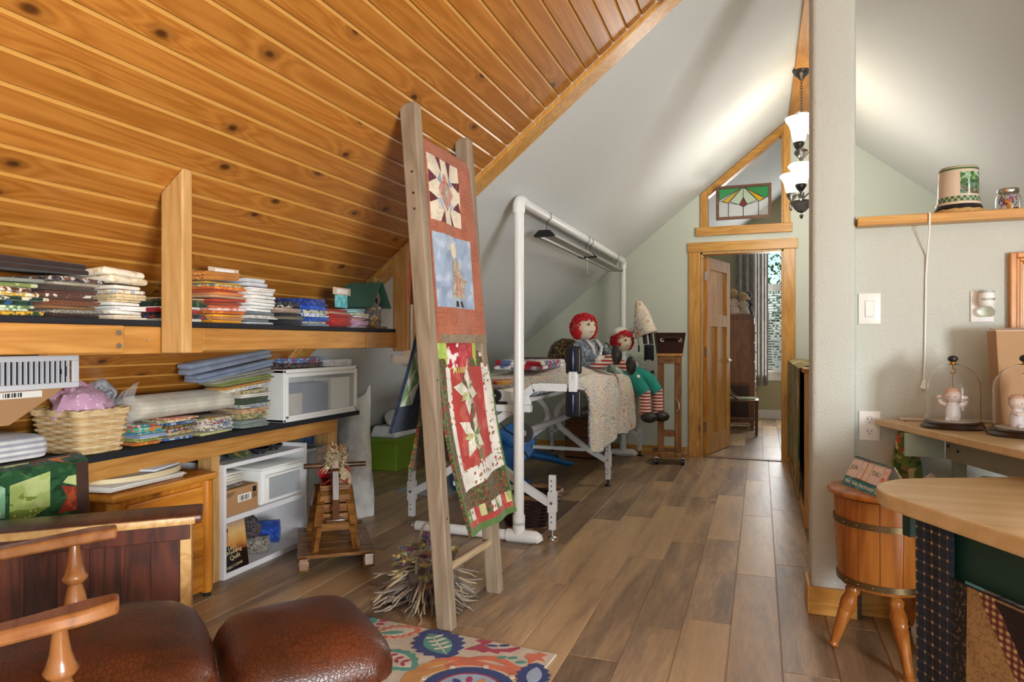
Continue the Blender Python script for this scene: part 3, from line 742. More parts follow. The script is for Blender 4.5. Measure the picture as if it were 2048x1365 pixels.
# small card signs
def sign(label, y, x, z, w, h, stand=None):
    t = thing('card_sign', label, 'sign', (x, y, z))
    if stand: MB().box(-.004, .0, -stand[0]/2, stand[0]/2, 0, stand[1]).build('stand', stand[2], t); z0 = stand[1]-.004
    else: z0 = 0
    MB().box(0.0002, .003, -w/2, w/2, z0, z0+h).build('card', plain('kraft_card', '#cdb79c', .8), t)
    MB().box(.003, .0034, -w*.30, w*.34, z0+h*.18, z0+h*.82).build('paper_slip', PAPER, t)
sign('kraft card with white slip on top of the orange stack', 2.06, -1.915, 1.401, .155, .028)
sign('kraft card with white slip on aqua fabric holder beside the birdhouse', 2.815, -1.90, 1.315, .145, .034, (.10, .065, fb('print:#62bcc6,#8fd6da|40')))

# birdhouse
t = thing('birdhouse', 'weathered blue birdhouse with green gable roof and raffia bow', 'birdhouse', (-1.90, 3.062, ZU))
BHW = wood('birdhouse_wood', '#6c7488', '#aeb2b8', 'Z', rough=.8, knots=False); BHG = plain('birdhouse_green', '#44776c', .7, bump=.3, bscale=80)
mb = MB(); mb.prism([(-.042, 0.012), (.042, .012), (.042, .165), (0, .215), (-.042, .165)], lambda u, v: (-.11, u, v), lambda u, v: (.045, u, v)); mb.build('body', BHW, t, bevel=.002)
for s in (-1, 1):
    mb = MB(); p0 = Vector((0, s*.004, .232)); p1 = Vector((0, s*.090, .105)); dn = Vector((0, s*.80, .58))
    q = lambda x: [p0+Vector((x, 0, 0)), p1+Vector((x, 0, 0)), p1+dn*.010+Vector((x, 0, 0)), p0+dn*.010+Vector((x, 0, 0))]
    mb.hexa(q(-.13), q(.075)); mb.build('roof_panel', BHG, t, bevel=.002)
MB().box(-.13, .075, -.055, .055, 0, .011).build('base', wood('birdhouse_base', '#8a6a48', '#b8986c', 'X', rough=.8, knots=False), t)
MB().lathe([(.015, 0), (.015, .003), (.011, .003), (.0, .0032)], (.045, 0, .142), 14, axis=(1, 0, 0)).build('entry_hole', BLACK, t)
MB().box(.0455, .049, .006, .040, .095, .132).build('sign_plate', plain('tag_blue', '#2c4474', .7), t)
MB().box(.0492, .0498, .012, .034, .098, .114).build('tag_paper', PAPER, t)
mb = MB(); rg = random.Random(4)
mb.tube([(.052, 0, .05), (.053, .001, .15), (.05, .0, .235)], .0025, 5)
for k in range(6):
    a = rg.uniform(-1.4, 1.4); L = rg.uniform(.03, .06)
    mb.tube([(.05, 0, .235), (.05+.01*rg.random(), math.sin(a)*L*.6, .235+math.cos(a)*L*.8), (.05, math.sin(a)*L, .235+math.cos(a)*L*.4)], .0015, 4)
for s in (-1, 1): mb.tube([(.05, .018*s+math.cos(k*PI/5)*.018*s-.018*s*2*0, .245+math.sin(k*PI/5)*.014) for k in range(11)], .0018, 4)
mb.build('raffia_bow', plain('raffia', '#d9c294', .8), t, smooth=True)
mb = MB()
for k in range(22): mb.ball((.052+rg.uniform(-.01, .012), -.050+rg.uniform(-.014, .014), .014+rg.uniform(0, .095)), rg.uniform(.006, .011), 8, 5)
mb.build('flower_cluster', fabric('dried_flower', '#e6d2c0', ['#d7a9a0', '#b99a62'], 'print', 60), t, smooth=True)
mb = MB()
for k in range(5): mb.ball((.05, .004+rg.uniform(-.02, .025), .018+rg.uniform(0, .04)), rg.uniform(.006, .010), 8, 5)
mb.build('flower_cluster', fabric('dried_flower_tan', '#c9ab76', ['#8f7a4a'], 'print', 60), t, smooth=True)

# white sling tray hooked on the end post
t = thing('plastic_tray', 'white curved plastic tray fixed to the shelf end post', 'tray', (-1.64, 3.10, 1.02))
mb = MB(); mb.rbox((.02, 0, .045), (.22, .085, .085), .035, 4); mb.build('tray_body', WHITE, t, smooth=True)
mb = MB(); mb.grid(lambda u, v: Vector((-.125+.25*u, -.050-.010*math.sin(u*PI), .022+.042*v-.008*math.sin(u*PI))), 12, 2); o = mb.build('front_band', WHITE, t, smooth=True)
sm = o.modifiers.new('solid', 'SOLIDIFY'); sm.thickness = .004
# ------------------------------------------------------------ lettering helper
def lettering(body, origin, xdir, up, size, mat, parent, align='LEFT', shear=0.0, name='lettering', th=.0006, width=None):
    cu = bpy.data.curves.new('txt', 'FONT'); cu.body = body; cu.size = size; cu.align_x = align; cu.extrude = th; cu.shear = shear
    cu.resolution_u = 2
    tmp = bpy.data.objects.new('txt', cu); COL.objects.link(tmp)
    bpy.context.view_layer.update()
    me = bpy.data.meshes.new_from_object(tmp.evaluated_get(bpy.context.evaluated_depsgraph_get()))
    bpy.data.objects.remove(tmp); bpy.data.curves.remove(cu)
    x = Vector(xdir).normalized(); y = Vector(up); y = (y-x*y.dot(x)).normalized(); z = x.cross(y)
    if width:
        xs = [v.co.x for v in me.vertices]; k = width/max(max(xs)-min(xs), 1e-6)
        for v in me.vertices: v.co.x *= k
    M = Matrix((x, y, z)).transposed().to_4x4(); M.translation = Vector(origin)
    me.transform(M); me.materials.clear(); me.materials.append(mat)
    o = bpy.data.objects.new(name, me); COL.objects.link(o); o.parent = parent
    return o

def heap(c, r, seed, amp=.25, n=22, m=14, sc=6, squash_bottom=True):
    mb = MB(); mb.ball(c, r, n, m); c = Vector(c); out = []
    for p in mb.v:
        d = Vector(p)-c; k = 1+amp*noise.noise(d*sc*4+Vector((seed, seed*2.1, 0)))+amp*.4*noise.noise(d*sc*12+Vector((seed, 0, seed)))
        q = c+d*k
        if squash_bottom and q.z < c.z-r[2]*.55: q.z = c.z-r[2]*.55
        out.append(tuple(q))
    mb.v = out; return mb

def rrect(hx, hy, r, n=6):
    pts = []
    for cx, cy, a0 in ((hx-r, hy-r, 0), (-hx+r, hy-r, 90), (-hx+r, -hy+r, 180), (hx-r, -hy+r, 270)):
        for k in range(n+1):
            a = R(a0+90*k/n); pts.append((cx+math.cos(a)*r, cy+math.sin(a)*r))
    return pts
def resample(pts, m):
    P = [Vector((p[0], p[1], 0)) for p in pts]; P.append(P[0]); L = [0]
    for a, b in zip(P, P[1:]): L.append(L[-1]+(b-a).length)
    out = []; j = 0
    for k in range(m):
        s = L[-1]*k/m
        while L[j+1] < s: j += 1
        u = (s-L[j])/max(L[j+1]-L[j], 1e-9); out.append(P[j].lerp(P[j+1], u))
    return out
def woven_basket(t, hx0, hy0, hx1, hy1, h, cr, rows, stakes, mat_fn, stake_mat, wr):
    m = stakes*4
    def ring(z, wig, ph, extra=0.0):
        u = z/h; base = resample(rrect(hx0+(hx1-hx0)*u, hy0+(hy1-hy0)*u, cr), m); out = []
        for k, p in enumerate(base):
            nx = base[(k+1) % m]-base[k-1]; nn = Vector((nx.y, -nx.x, 0)).normalized()
            out.append(p+nn*(wig*math.sin(2*PI*k/8+ph)+extra)+Vector((0, 0, z)))
        return out
    for r in range(rows):
        z = wr+(h-wr*2)*r/(rows-1)
        MB().tube(ring(z, wr*.9, PI*(r % 2)), wr, 5, closed=True).build('weaver', mat_fn(r), t, smooth=True)
    b0 = ring(0, 0, 0); b1 = ring(h, 0, 0)
    for k in range(0, m, 4): MB().tube([b0[k], b1[k]], wr*.75, 5).build('stake', stake_mat, t, smooth=True)
    for s in (0, 1):
        pts = ring(h+wr*1.2, wr*1.0, 0); pts = [p+Vector((0, 0, wr*.9*math.sin(2*PI*k/6+PI*s))) for k, p in enumerate(pts)]
        MB().tube(pts, wr*1.15, 5, closed=True).build('braided_rim', mat_fn(0), t, smooth=True)
    pts = resample(rrect(hx0, hy0, cr), 40); mb = MB(); mb.prism([(p.x, p.y) for p in pts], lambda u, v: (u, v, .001), lambda u, v: (u, v, .006)); mb.build('base', stake_mat, t)

# ------------------------------------------------------------ things on the work table
G2 = 'folded fabrics on the work table'
XW = -2.425; ZW = .7125
stack('striped stack beside the wicker basket', G2, XW, 2.125, 2.265, ZW, .800, [
 (.8, 'print:#d8742a,#f0b04a|60', 'orange batik'), (.8, 'print:#9aa24a,#c8c680|60', 'moss green'), (.8, 'check:#d7dfea,#3c62b0|200', 'blue and white'), (.7, 'print:#3c9cb8,#dfb03c|60', 'turquoise'), (.8, 'print:#58b8b0,#e8d9a8,#e5912e|35', 'aqua dots'), (.8, 'print:#3aa6a6,#d8584e,#e8e2c8|35', 'teal circles')], .22)
stack('fat quarter stack below batting', G2, XW, 2.285, 2.455, ZW, .812, [
 (.6, 'print:#3f6fb8,#d9dfe8|60', 'blue'), (.8, 'swirl:#a9a088,#5f5a4a|100', 'grey swirl'), (.9, 'print:#e2d4a8,#b89a58|60', 'cream leaf'), (.9, 'print:#e6cda6,#a8433c,#5a6a86|60', 'tan and red'), (.8, 'print:#45602f,#c2703a|60', 'forest green'), (.8, 'print:#35508c,#a9b6d0|80', 'navy print'), (.7, 'print:#e8dcb2,#8a9a5a|70', 'sage floral'), (.5, 'print:#e0856a,#f2c9b0|60', 'coral')], .22)
stack('floral stack below batting', G2, XW, 2.48, 2.69, ZW, .800, [
 (.8, 'print:#d9d29a,#9fa85a|50', 'yellow green floral'), (.9, 'print:#efe6cf,#a8834a,#6a7f9c|60', 'cream vine'), (.9, 'print:#e6dfc8,#6f86b2|70', 'blue vine'), (.8, 'print:#f1ead8,#c44a3c,#4a6cae|60', 'cherry print'), (.8, 'print:#eadfca,#b7a05c|60', 'oat floral'), (.6, 'print:#8a6a44,#4d5a34|60', 'brown leaf')], .22)
stack('tied linen stack', G2, XW+.01, 2.725, 2.955, ZW, .905, [
 (1.6, 'plain:#8d978f', 'grey green'), (1.2, 'print:#b5a276,#6a7a44,#d9cba0|30', 'tan leaf'), (.8, 'print:#d8b48a,#c98a5a|40', 'peach'), (.8, 'print:#cfcab8,#93a0b6|60', 'pale scrap'), (1.2, 'plain:#49543f', 'dark olive'), (.8, 'plain:#e3ddd0', 'ivory'), (.6, 'print:#d6c8a0,#9c8a5c|60', 'wheat')], .20)
def roll(name, label, cat, group, y0, y1, x, z, rx, rz, mat, seed):
    mb = MB(); n = 22
    prof = [(.2, 0), (.8, .01), (.97, .03), (1, .08), (1, .92), (.97, .97), (.8, .99), (.2, 1)]
    vs = []
    for (k, u) in prof:
        for j in range(n):
            a = 2*PI*j/n; w = 1+.05*math.sin(3*a+seed)+.03*math.sin(5*a+u*4)
            vs.append((math.cos(a)*rx*k*w, (u-.5)*(y1-y0), math.sin(a)*rz*k*w))
    fs = [(i*n+j, (i+1)*n+j, (i+1)*n+(j+1) % n, i*n+(j+1) % n) for i in range(len(prof)-1) for j in range(n)]
    fs += [tuple(range(n)), tuple(range(len(prof)*n-1, (len(prof)-1)*n-1, -1))]
    mb._add(vs, fs); mb.jit(.005, 14, seed); mb.jit(.008, 5, seed+1)
    o = mb.build(name, mat, None, smooth=True, angle=60); o.location = (x, (y0+y1)/2, z); return tag(o, label, cat, group)
BATT = fabric('batting', '#ddd5c4', ['#cfc6b2'], 'stripe', 110, .6)
roll('batting_roll', 'cream quilt batting folded in clear plastic on the small fabric stacks', 'batting', None, 2.14, 2.69, -2.50, .866, .085, .052, BATT, 2)
roll('batting_roll', 'beige batting bundle squeezed behind the cream batting', 'batting', None, 2.16, 2.50, -2.61, .84, .06, .042, fabric('batting_beige', '#c8bda4', ['#b5a88c'], 'stripe', 110, .6), 3)
G3 = 'large linens on the tied stack'
def linen(y, z, w, d, h, key, label, tilt, seed, n=2): return bulky('folded_linen', label, 'linen', G3, (-2.405, y, z), (d, w, h), fb(key), seed, 0, n, None, (tilt, 0))
linen(2.775, .908, .32, .15, .018, 'print:#e2dccb,#a9b3bf|60', 'white scrap linen lowest of the tied linens', R(4), 21)
linen(2.775, .929, .33, .145, .012, 'plain:#cf9440', 'orange linen above the white scrap linen', R(5), 22, 1)
linen(2.755, .943, .38, .13, .022, 'plain:#8b9450', 'olive green linen folded above the orange one', R(5), 23)
linen(2.74, .966, .42, .115, .024, 'plain:#98978a', 'grey linen folded above the olive green one', R(6), 24)
linen(2.70, .990, .52, .11, .038, 'plain:#8795ad', 'pale blue denim linen below the top linen', R(7), 25)
linen(2.67, 1.030, .56, .085, .046, 'plain:#8f9aae', 'blue grey denim linen at the very top of the pile', R(7), 26)

# white drawer unit at the right end of the table
t = thing('drawer_unit', 'wide white drawer unit with clear front at the end of work table', 'drawer unit', (-2.405, 3.38, ZW))
mb = MB(); d = -.165
mb.box(d, 0, -.355, -.335, 0, .285); mb.box(d, 0, .335, .355, 0, .285); mb.box(d, 0, -.355, .355, .265, .287); mb.box(d, 0, -.355, .355, 0, .018); mb.box(d, d+.008, -.355, .355, 0, .285)
mb.build('shell', WHITE, t, bevel=.004)
CLEAR = clearplastic('clear_drawer', '#e6ecf2', .16, .1)
dr = MB().box(-.006, -.002, -.333, .333, .02, .263).build('drawer_front', CLEAR, t)
mb = MB(); mb.box(-.004, .006, -.335, .335, .243, .264); mb.box(-.004, .004, -.335, -.318, .02, .243); mb.box(-.004, .004, .318, .335, .02, .243); mb.box(-.004, .004, -.335, .335, .018, .034)
mb.build('drawer_rim', WHITE, dr, bevel=.002)
MB().box(d+.02, -.02, -.30, -.17, .02, .15).build('contents_box', plain('beige_box', '#b7ab98', .8), t)
MB().box(d+.02, -.02, -.15, .08, .02, .20).build('contents_fabric', plain('blue_grey_cloth', '#6d7787', .9), t, bevel=.01)
MB().box(d+.02, -.02, .10, .30, .02, .22).build('contents_paper', PAPER, t)
zt = ZW+.2875
bulky('folded_fabric', 'black flowered fabric bag on the white drawer unit', 'fabric', None, (-2.415, 3.245, zt), (.135, .36, .028), fb('dots:#1e2228,#8f9a6a,#b06a86|60'), 31, 0, 2)
bulky('folded_fabric', 'blue and red flowered cloth on top of the black flowered bag', 'fabric', None, (-2.415, 3.255, zt+.0285), (.11, .34, .030), fb('print:#5c86bd,#9fc0e2,#b04a58|35'), 32, 0, 2)
bulky('plastic_bag', 'white crumpled bag on the right of the drawer unit', 'bag', None, (-2.415, 3.555, zt), (.13, .27, .042), fb('print:#eceef0,#d4d8de|25'), 33, 0, 3)

# wicker basket with soft cloths
WICK = [plain('wicker_a', '#e2c492', .6), plain('wicker_b', '#d6b27c', .6), plain('wicker_c', '#ead2a6', .6)]
t = thing('wicker_basket', 'pale woven wicker basket full of soft cloths on the work table', 'basket', (-2.563, 1.985, ZW))
woven_basket(t, .120, .09, .136, .115, .158, .03, 15, 16, lambda r: WICK[r % 3], WICK[1], .0056)
mb = heap((-2.545, 1.975, .885), (.105, .105, .090), 3, .30); tag(mb.build('plush_cloth', fabric('pink_plush', '#d9a8c4', ['#efd0e0'], 'dots', 55, .6), None, smooth=True), 'lilac pink dimpled plush cloth heaped in the wicker basket', 'cloth')
mb = heap((-2.60, 2.075, .925), (.085, .065, .065), 9, .2); tag(mb.build('grey_cloth', fabric('tie_dye', '#a4a6ae', ['#6d7078', '#c9cbd2'], 'print', 22), None, smooth=True), 'grey mottled cloth bundled beside the pink plush in basket', 'cloth')
CELLO = clearplastic('cellophane', '#e6ebee', .22, .08)
mb = MB(); mb.grid(lambda u, v: Vector((-2.43-.10*u+.02*math.sin(v*7), 2.10+.03*v+.012*math.sin(u*9+v*3), .80+.19*v*(1-.3*u))), 10, 10); mb.jit(.008, 25, 3)
tag(mb.build('cellophane_bag', CELLO, None, smooth=True), 'crinkled clear bag poking up behind the basket rim', 'bag')

# white floor register leaning on the basket
t = thing('floor_register', 'white metal floor register in packaging leaning on the wicker basket', 'vent', (-2.34, 1.50, .985))
REG = plain('register_white', '#d9d9dc', .35)
mb = MB(); hy, hz, b = .30, .0585, .020
mb.box(-.004, .006, -hy, hy, 0, b); mb.box(-.004, .006, -hy, hy, 2*hz-b, 2*hz); mb.box(-.004, .006, -hy, -hy+b*1.3, b, 2*hz-b); mb.box(-.004, .006, hy-b*1.3, hy, b, 2*hz-b)
mb.build('frame', REG, t, bevel=.003)
for k in range(29):
    y = -hy+.035+k*.0188
    if y > hy-.035: break
    MB().cbox((-.002, y, hz), (.010, .0050, 2*hz-2*b), (0, 0, R(8))).build('slat', REG, t)
MB().box(-.030, -.018, -hy+.02, hy-.02, b, 2*hz-b).build('damper', plain('damper_dark', '#2a2a3c', .4, .5), t)
MB().lathe([(.018, 0), (.018, .003), (.0, .003)], (-.006, hy-.045, hz), 14, axis=(1, 0, 0)).build('thumb_wheel', BLACK, t)
t2 = thing('packaging_card', 'brown cardboard packaging with a barcode label below the white register', 'cardboard', (-2.36, 1.52, .87))
mb = MB(); mb.prism([(-.30, .0), (.05, .0), (.24, .113), (-.30, .113)], lambda u, v: (-.012, u, v), lambda u, v: (.0, u, v)); mb.build('card', CARD, t2, bevel=.001)
MB().box(.0005, .0012, .02, .16, .088, .110).build('barcode_label', PAPER, t2)
for k in range(9): MB().box(.0013, .0018, .028+.007*k, .028+.007*k+(.002+.002*(k % 3)), .092, .107).build('bar', INK, t2)

# striped cloth and patchwork quilt hanging over the table edge
bulky('striped_cloth', 'white and grey striped folded cloth on the table edge left of basket', 'cloth', None, (-2.33, 1.47, .742), (.34, .46, .088), fabric('ticking', '#e6e4e2', ['#a9a7b4'], 'stripe', 105, .9), 41, 0, 1, .03)
t = thing('patchwork_quilt', 'green and rust patchwork quilt hanging over the front of work table', 'quilt', (-2.37, 1.45, .4))
def hang(xb, y0, y1, ztop, zbot, top_depth, th=.010):
    Lh = ztop-zbot; T = top_depth+Lh
    def S(u, v):      # v=0 on the table, 1 at the hem
        s = v*T; y = y0+(y1-y0)*u
        w = .006*math.sin(u*14+v*2)
        if s < top_depth: return Vector((xb-.012-(top_depth-s), y, ztop+.008))
        k = min((s-top_depth)/.03, 1.0)
        return Vector((xb+w*min(1, (s-top_depth)/.15), y, ztop+.008-(s-top_depth)))
    return S
S = hang(-2.372, 1.02, 1.858, .715, .09, .06)
loc = Vector((-2.37, 1.45, .4))
MB().sheet(lambda u, v: S(u, v)-loc, 24, 30, .010).build('backing', fabric('quilt_green', '#27502e', ['#1b3d22', '#33633a'], 'print', 30), t, smooth=True)
def patch(S, poly, off, nu=5):
    """cloth patch on surface S (poly in uv), lifted by off"""
    bm = bmesh.new(); vs = [bm.verts.new((u, v, 0)) for u, v in poly]; bm.faces.new(vs)
    us = [p[0] for p in poly]; vv = [p[1] for p in poly]
    for ax, lo, hi in ((0, min(us), max(us)), (1, min(vv), max(vv))):
        n = max(1, int((hi-lo)*(nu*4)))
        for k in range(1, n):
            c = [0, 0, 0]; c[ax] = lo+(hi-lo)*k/n; nn = [0, 0, 0]; nn[ax] = 1
            bmesh.ops.bisect_plane(bm, geom=bm.verts[:]+bm.edges[:]+bm.faces[:], plane_co=c, plane_no=nn)
    bm.verts.index_update(); e = 2e-3; out = []
    for v in bm.verts:
        u, w = v.co.x, v.co.y; a = S(min(u+e, 1), w)-S(max(u-e, 0), w); b = S(u, min(w+e, 1))-S(u, max(w-e, 0))
        n = a.cross(b).normalized(); out.append(S(u, w)+n*off)
    mb = MB(); mb._add(out, [tuple(v.index for v in f.verts) for f in bm.faces]); bm.free()
    return mb
def patches(S, loc, t, items, off=.0068, sgn=-1):
    for poly, mat, nm in items:
        mb = patch(S, poly, off*sgn); mb.v = [tuple(Vector(p)-loc) for p in mb.v]
        mb.build(nm, mat, t, smooth=True)
qb = fabric('quilt_brown', '#4a342a', [], 'plain'); ql = fabric('quilt_lime', '#aebf6c', ['#c3cf8a'], 'print', 18); qr = fabric('quilt_rust', '#8d3420', ['#b5502c'], 'print', 40)
qo = fabric('quilt_orange', '#d9743a', ['#e89a5c'], 'print', 30); qk = fabric('quilt_khaki', '#b6ad7c', ['#6a6a40'], 'print', 50); qm = fabric('quilt_moss', '#7a8f3a', ['#c4cf6a'], 'dots', 60); qt = fabric('quilt_mint', '#7fb08a', ['#9cc4a2'], 'print', 30)
def yz(poly):   # (y, z) -> uv of the hanging face
    return [((y-1.02)/.838, (.06+(.723-z))/.693) for y, z in poly]
items = [(yz([(1.81, .775), (1.858, .775), (1.858, .10), (1.81, .10)]), qb, 'binding'),
 (yz([(1.575, .665), (1.715, .69), (1.715, .565), (1.575, .565)]), ql, 'patch'), (yz([(1.575, .60), (1.655, .655), (1.715, .565), (1.575, .50)]), qm, 'patch'),
 (yz([(1.72, .735), (1.81, .738), (1.81, .70), (1.76, .715)]), qo, 'patch'), (yz([(1.665, .738), (1.718, .735), (1.718, .70), (1.665, .715)]), qr, 'patch'),
 (yz([(1.56, .735), (1.66, .735), (1.64, .68)]), qk, 'patch'), (yz([(1.78, .66), (1.81, .66), (1.81, .62), (1.76, .64)]), ql, 'patch'),
 (yz([(1.755, .63), (1.81, .615), (1.81, .53), (1.74, .53), (1.775, .585)]), qr, 'patch'), (yz([(1.50, .70), (1.56, .66), (1.56, .56), (1.50, .56)]), qt, 'patch')]
for k in range(6):
    z = .50-.07*k; items.append((yz([(1.50, z), (1.62, z-.02), (1.58, z-.06), (1.47, z-.05)]), [qr, qt, ql, qk, qr, qt][k], 'patch'))
    items.append((yz([(1.66, z), (1.78, z), (1.74, z-.055), (1.64, z-.05)]), [ql, qo, qt, qr, qm, qr][k], 'patch'))
patches(S, loc, t, items)
# ------------------------------------------------------------ under the table: honey pine dresser
t = thing('pine_dresser', 'low honey pine chest of drawers under the work table', 'dresser', (-2.34, 2.20, 0))
def b(x0, x1, y0, y1, z0, z1): return MB().box(x0, x1, y0, y1, z0, z1)
b(-.40, -.012, -.245, .235, .03, .525).build('body', HONEY, t, bevel=.003)
b(-.42, .018, -.275, .268, .527, .560).build('top', HONEY_Y, t, bevel=.011)
for s in (-1, 1): MB().lathe([(.024, .02), (.028, .04), (.028, .525)], (-.018, s*.236-.004, 0), 12).build('corner_post', HONEY, t, smooth=True)
for z0, z1 in ((.055, .195), (.205, .345), (.355, .505)):
    d = b(-.014, .006, -.195, .195, z0, z1).build('drawer', HONEY_Y, t, bevel=.008)
    MB().lathe([(.008, 0), (.007, .010), (.016, .016), (.016, .024), (.0, .030)], (.006, 0, (z0+z1)/2), 12, axis=(1, 0, 0)).build('knob', HONEY, d, smooth=True)
for s in (-1, 1): MB().lathe([(.018, 0), (.018, .02)], (-.02, s*.236, 0), 10).build('foot', DARKSTEEL, t)
# hoops and papers on the dresser
def oval(n=40): return [(math.cos(2*PI*k/n), math.sin(2*PI*k/n)) for k in range(n)]
bulky('paper_stack', 'loose white pattern papers on top of the pine dresser', 'paper', None, (-2.345, 2.13, .5605), (.33, .40, .022), PAPER, 51, .1, 4)
t = thing('embroidery_hoop', 'large oval wooden quilting hoop with white cloth on pattern papers', 'hoop', (-2.50, 2.165, .584))
ov = oval()
for r0, nm, z0, z1 in ((.0, 'outer_ring', 0, .022),):
    mb = MB(); n = len(ov); vs = []
    for z in (z0, z1):
        for k in (1.0, .955): vs += [(x*.135*k, y*.225*k, z) for x, y in ov]
    fs = []
    for i in range(n):
        j = (i+1) % n
        fs += [(i, j, 2*n+j, 2*n+i), (n+j, n+i, 3*n+i, 3*n+j), (2*n+i, 2*n+j, 3*n+j, 3*n+i), (j, i, n+i, n+j)]
    mb._add(vs, fs); mb.build(nm, plain('hoop_wood', '#dcc9a2', .5), t, smooth=True)
mb = MB(); mb.prism([(x*.128, y*.215) for x, y in ov], lambda u, v: (u, v, .014), lambda u, v: (u, v, .020)); mb.build('stretched_cloth', fabric('hoop_cloth', '#b9bcc2'), t)
bulky('paper_sheet', 'pale sheet of paper curling on the quilting hoop', 'paper', None, (-2.40, 2.26, .6075), (.18, .20, .010), plain('pale_paper', '#dfe2ea', .7), 52, .3, 1)

# ------------------------------------------------------------ white shelf unit
t = thing('shelf_unit', 'white laminate shelf unit standing under the work table', 'shelf', (-2.425, 2.93, 0))
LAM = plain('white_laminate', '#e9e8ea', .4); BIRCH = plain('birch_edge', '#d8c8ac', .5)
D = -.33
b(D, 0, -.320, -.302, 0, .555).build('side_panel', LAM, t); b(D, 0, .302, .320, 0, .575).build('side_panel', LAM, t)
b(D, 0, -.301, .301, .535, .555).build('shelf', LAM, t); b(D, 0, -.301, .301, .270, .296).build('shelf', LAM, t); b(D, 0, -.301, .301, 0, .028).build('shelf', LAM, t)
b(D-.005, D, -.32, .32, 0, .555).build('back_panel', LAM, t)
# top shelf things
t = thing('pincushion', 'green and gold round pincushion stuck with pins on the white shelf', 'pincushion', (-2.50, 2.80, .5555))
MB().lathe([(.03, 0), (.052, .008), (.058, .02), (.05, .034), (.03, .042), (.0, .044)], n=20).build('cushion', fabric('pincushion_cloth', '#31523a', ['#8a7a3a', '#5c4a22'], 'print', 40), t, smooth=True)
rg = random.Random(9)
for k in range(14):
    a = rg.uniform(0, 6.28); r0 = rg.uniform(0, .04); p = Vector((math.cos(a)*r0, math.sin(a)*r0, .035)); q = p+Vector((math.cos(a)*.008, math.sin(a)*.008, .03))
    mb = MB(); mb.tube([p, q], .0007, 4); mb.ball(q, .0028, 6, 4); mb.build('pin', STEEL, t)
def bowl(label, x, y, r):
    o = MB().lathe([(r*.45, 0), (r*.55, .004), (r*.5, .008), (r*.85, .018), (r, .032), (r*.96, .033), (r*.8, .022), (r*.4, .014), (.0, .012)], n=22).build('magnetic_bowl', DARKSTEEL, None, smooth=True)
    o.location = (x, y, .5555); return tag(o, label, 'bowl')
bowl('dark steel magnetic pin bowl nearest the pincushion', -2.50, 2.95, .05); bowl('dark steel magnetic pin bowl full of clips farther from pincushion', -2.52, 3.08, .052)
bowl('dark steel magnetic pin bowl at the back of the white shelf', -2.63, 2.92, .045)
mb = MB()
for k in range(20): mb.tube([(-2.52+rg.uniform(-.03, .03), 3.08+rg.uniform(-.03, .03), .575+rg.uniform(0, .008)), (-2.52+rg.uniform(-.04, .04), 3.08+rg.uniform(-.04, .04), .592+rg.uniform(0, .012))], .0018, 4)
tag(mb.build('pins', STEEL, None), 'heap of silver pins and clips in the far pin bowl', 'pins', kind='stuff')
mb = heap((-2.53, 2.66, .575), (.035, .03, .025), 4, .3); tag(mb.build('yarn_scrap', fabric('grey_scrap', '#8c8f92', ['#d6d8da', '#3c3e42'], 'print', 70), None, smooth=True), 'tangled grey thread scrap at the left end of white shelf', 'thread')
mb = heap((-2.62, 3.19, .585), (.05, .07, .035), 14, .35); tag(mb.build('plastic_wrap', clearplastic('wrap', '#e9eef2', .5, .1), None, smooth=True), 'crumpled clear plastic wrap at right end of white shelf', 'wrap')
# middle shelf
t = thing('drawer_box', 'small white plastic drawer box with clear front in white shelf', 'drawer unit', (-2.435, 3.055, .2965))
MB().rbox((-.13, 0, .09), (.26, .34, .178), .010, 2).build('shell', WHITE, t, smooth=True)
MB().rbox((-.13, 0, .186), (.272, .352, .014), .006, 2).build('lid', WHITE, t, smooth=True)
d = MB().rbox((.006, .0, .085), (.012, .30, .140), .004, 2).build('drawer', WHITE, t, smooth=True)
MB().box(.0125, .014, -.125, .13, .025, .142).build('clear_front', clearplastic('clear_small', '#c3c8cc', .55, .15), d)
MB().rbox((.016, .0, .148), (.016, .30, .012), .004, 2).build('handle_lip', WHITE, d, smooth=True)
t = thing('shipping_box', 'brown shipping carton with barcode label on middle white shelf', 'box', (-2.435, 2.725, .2965))
MB().box(-.20, 0, -.095, .135, 0, .128).build('carton', CARD, t, bevel=.002)
MB().box(.0003, .001, -.01, .085, .055, .092).build('label', PAPER, t)
for k in range(8): MB().box(.0011, .0016, .002+.009*k, .002+.009*k+.002+.002*(k % 3), .060, .086).build('bar', INK, t)
for k, (z, w) in enumerate(((.112, .06), (.104, .045), (.096, .03))): MB().box(.0004, .001, -.085, -.085+w, z-.003, z).build('print_line', INK, t)
MB().box(.0004, .001, .095, .122, .088, .116).build('print_block', INK, t)
for k in range(4): MB().box(.0004, .001, .092, .126, .080-.006*k, .0825-.006*k).build('print_line', INK, t)
for k in range(3):
    bulky('folded_towel', ['grey folded towel lowest on the carton', 'cream folded towel in the middle on the carton', 'white folded towel on top of the carton pile'][k], 'towel', 'towels on the carton', (-2.445, 2.705, .425+.0245*k), (.16, .17, .024), fb(['print:#8d857a,#6a6258|60', 'plain:#ddd6c8', 'plain:#e9e4da'][k]), 61+k, .1, 2)
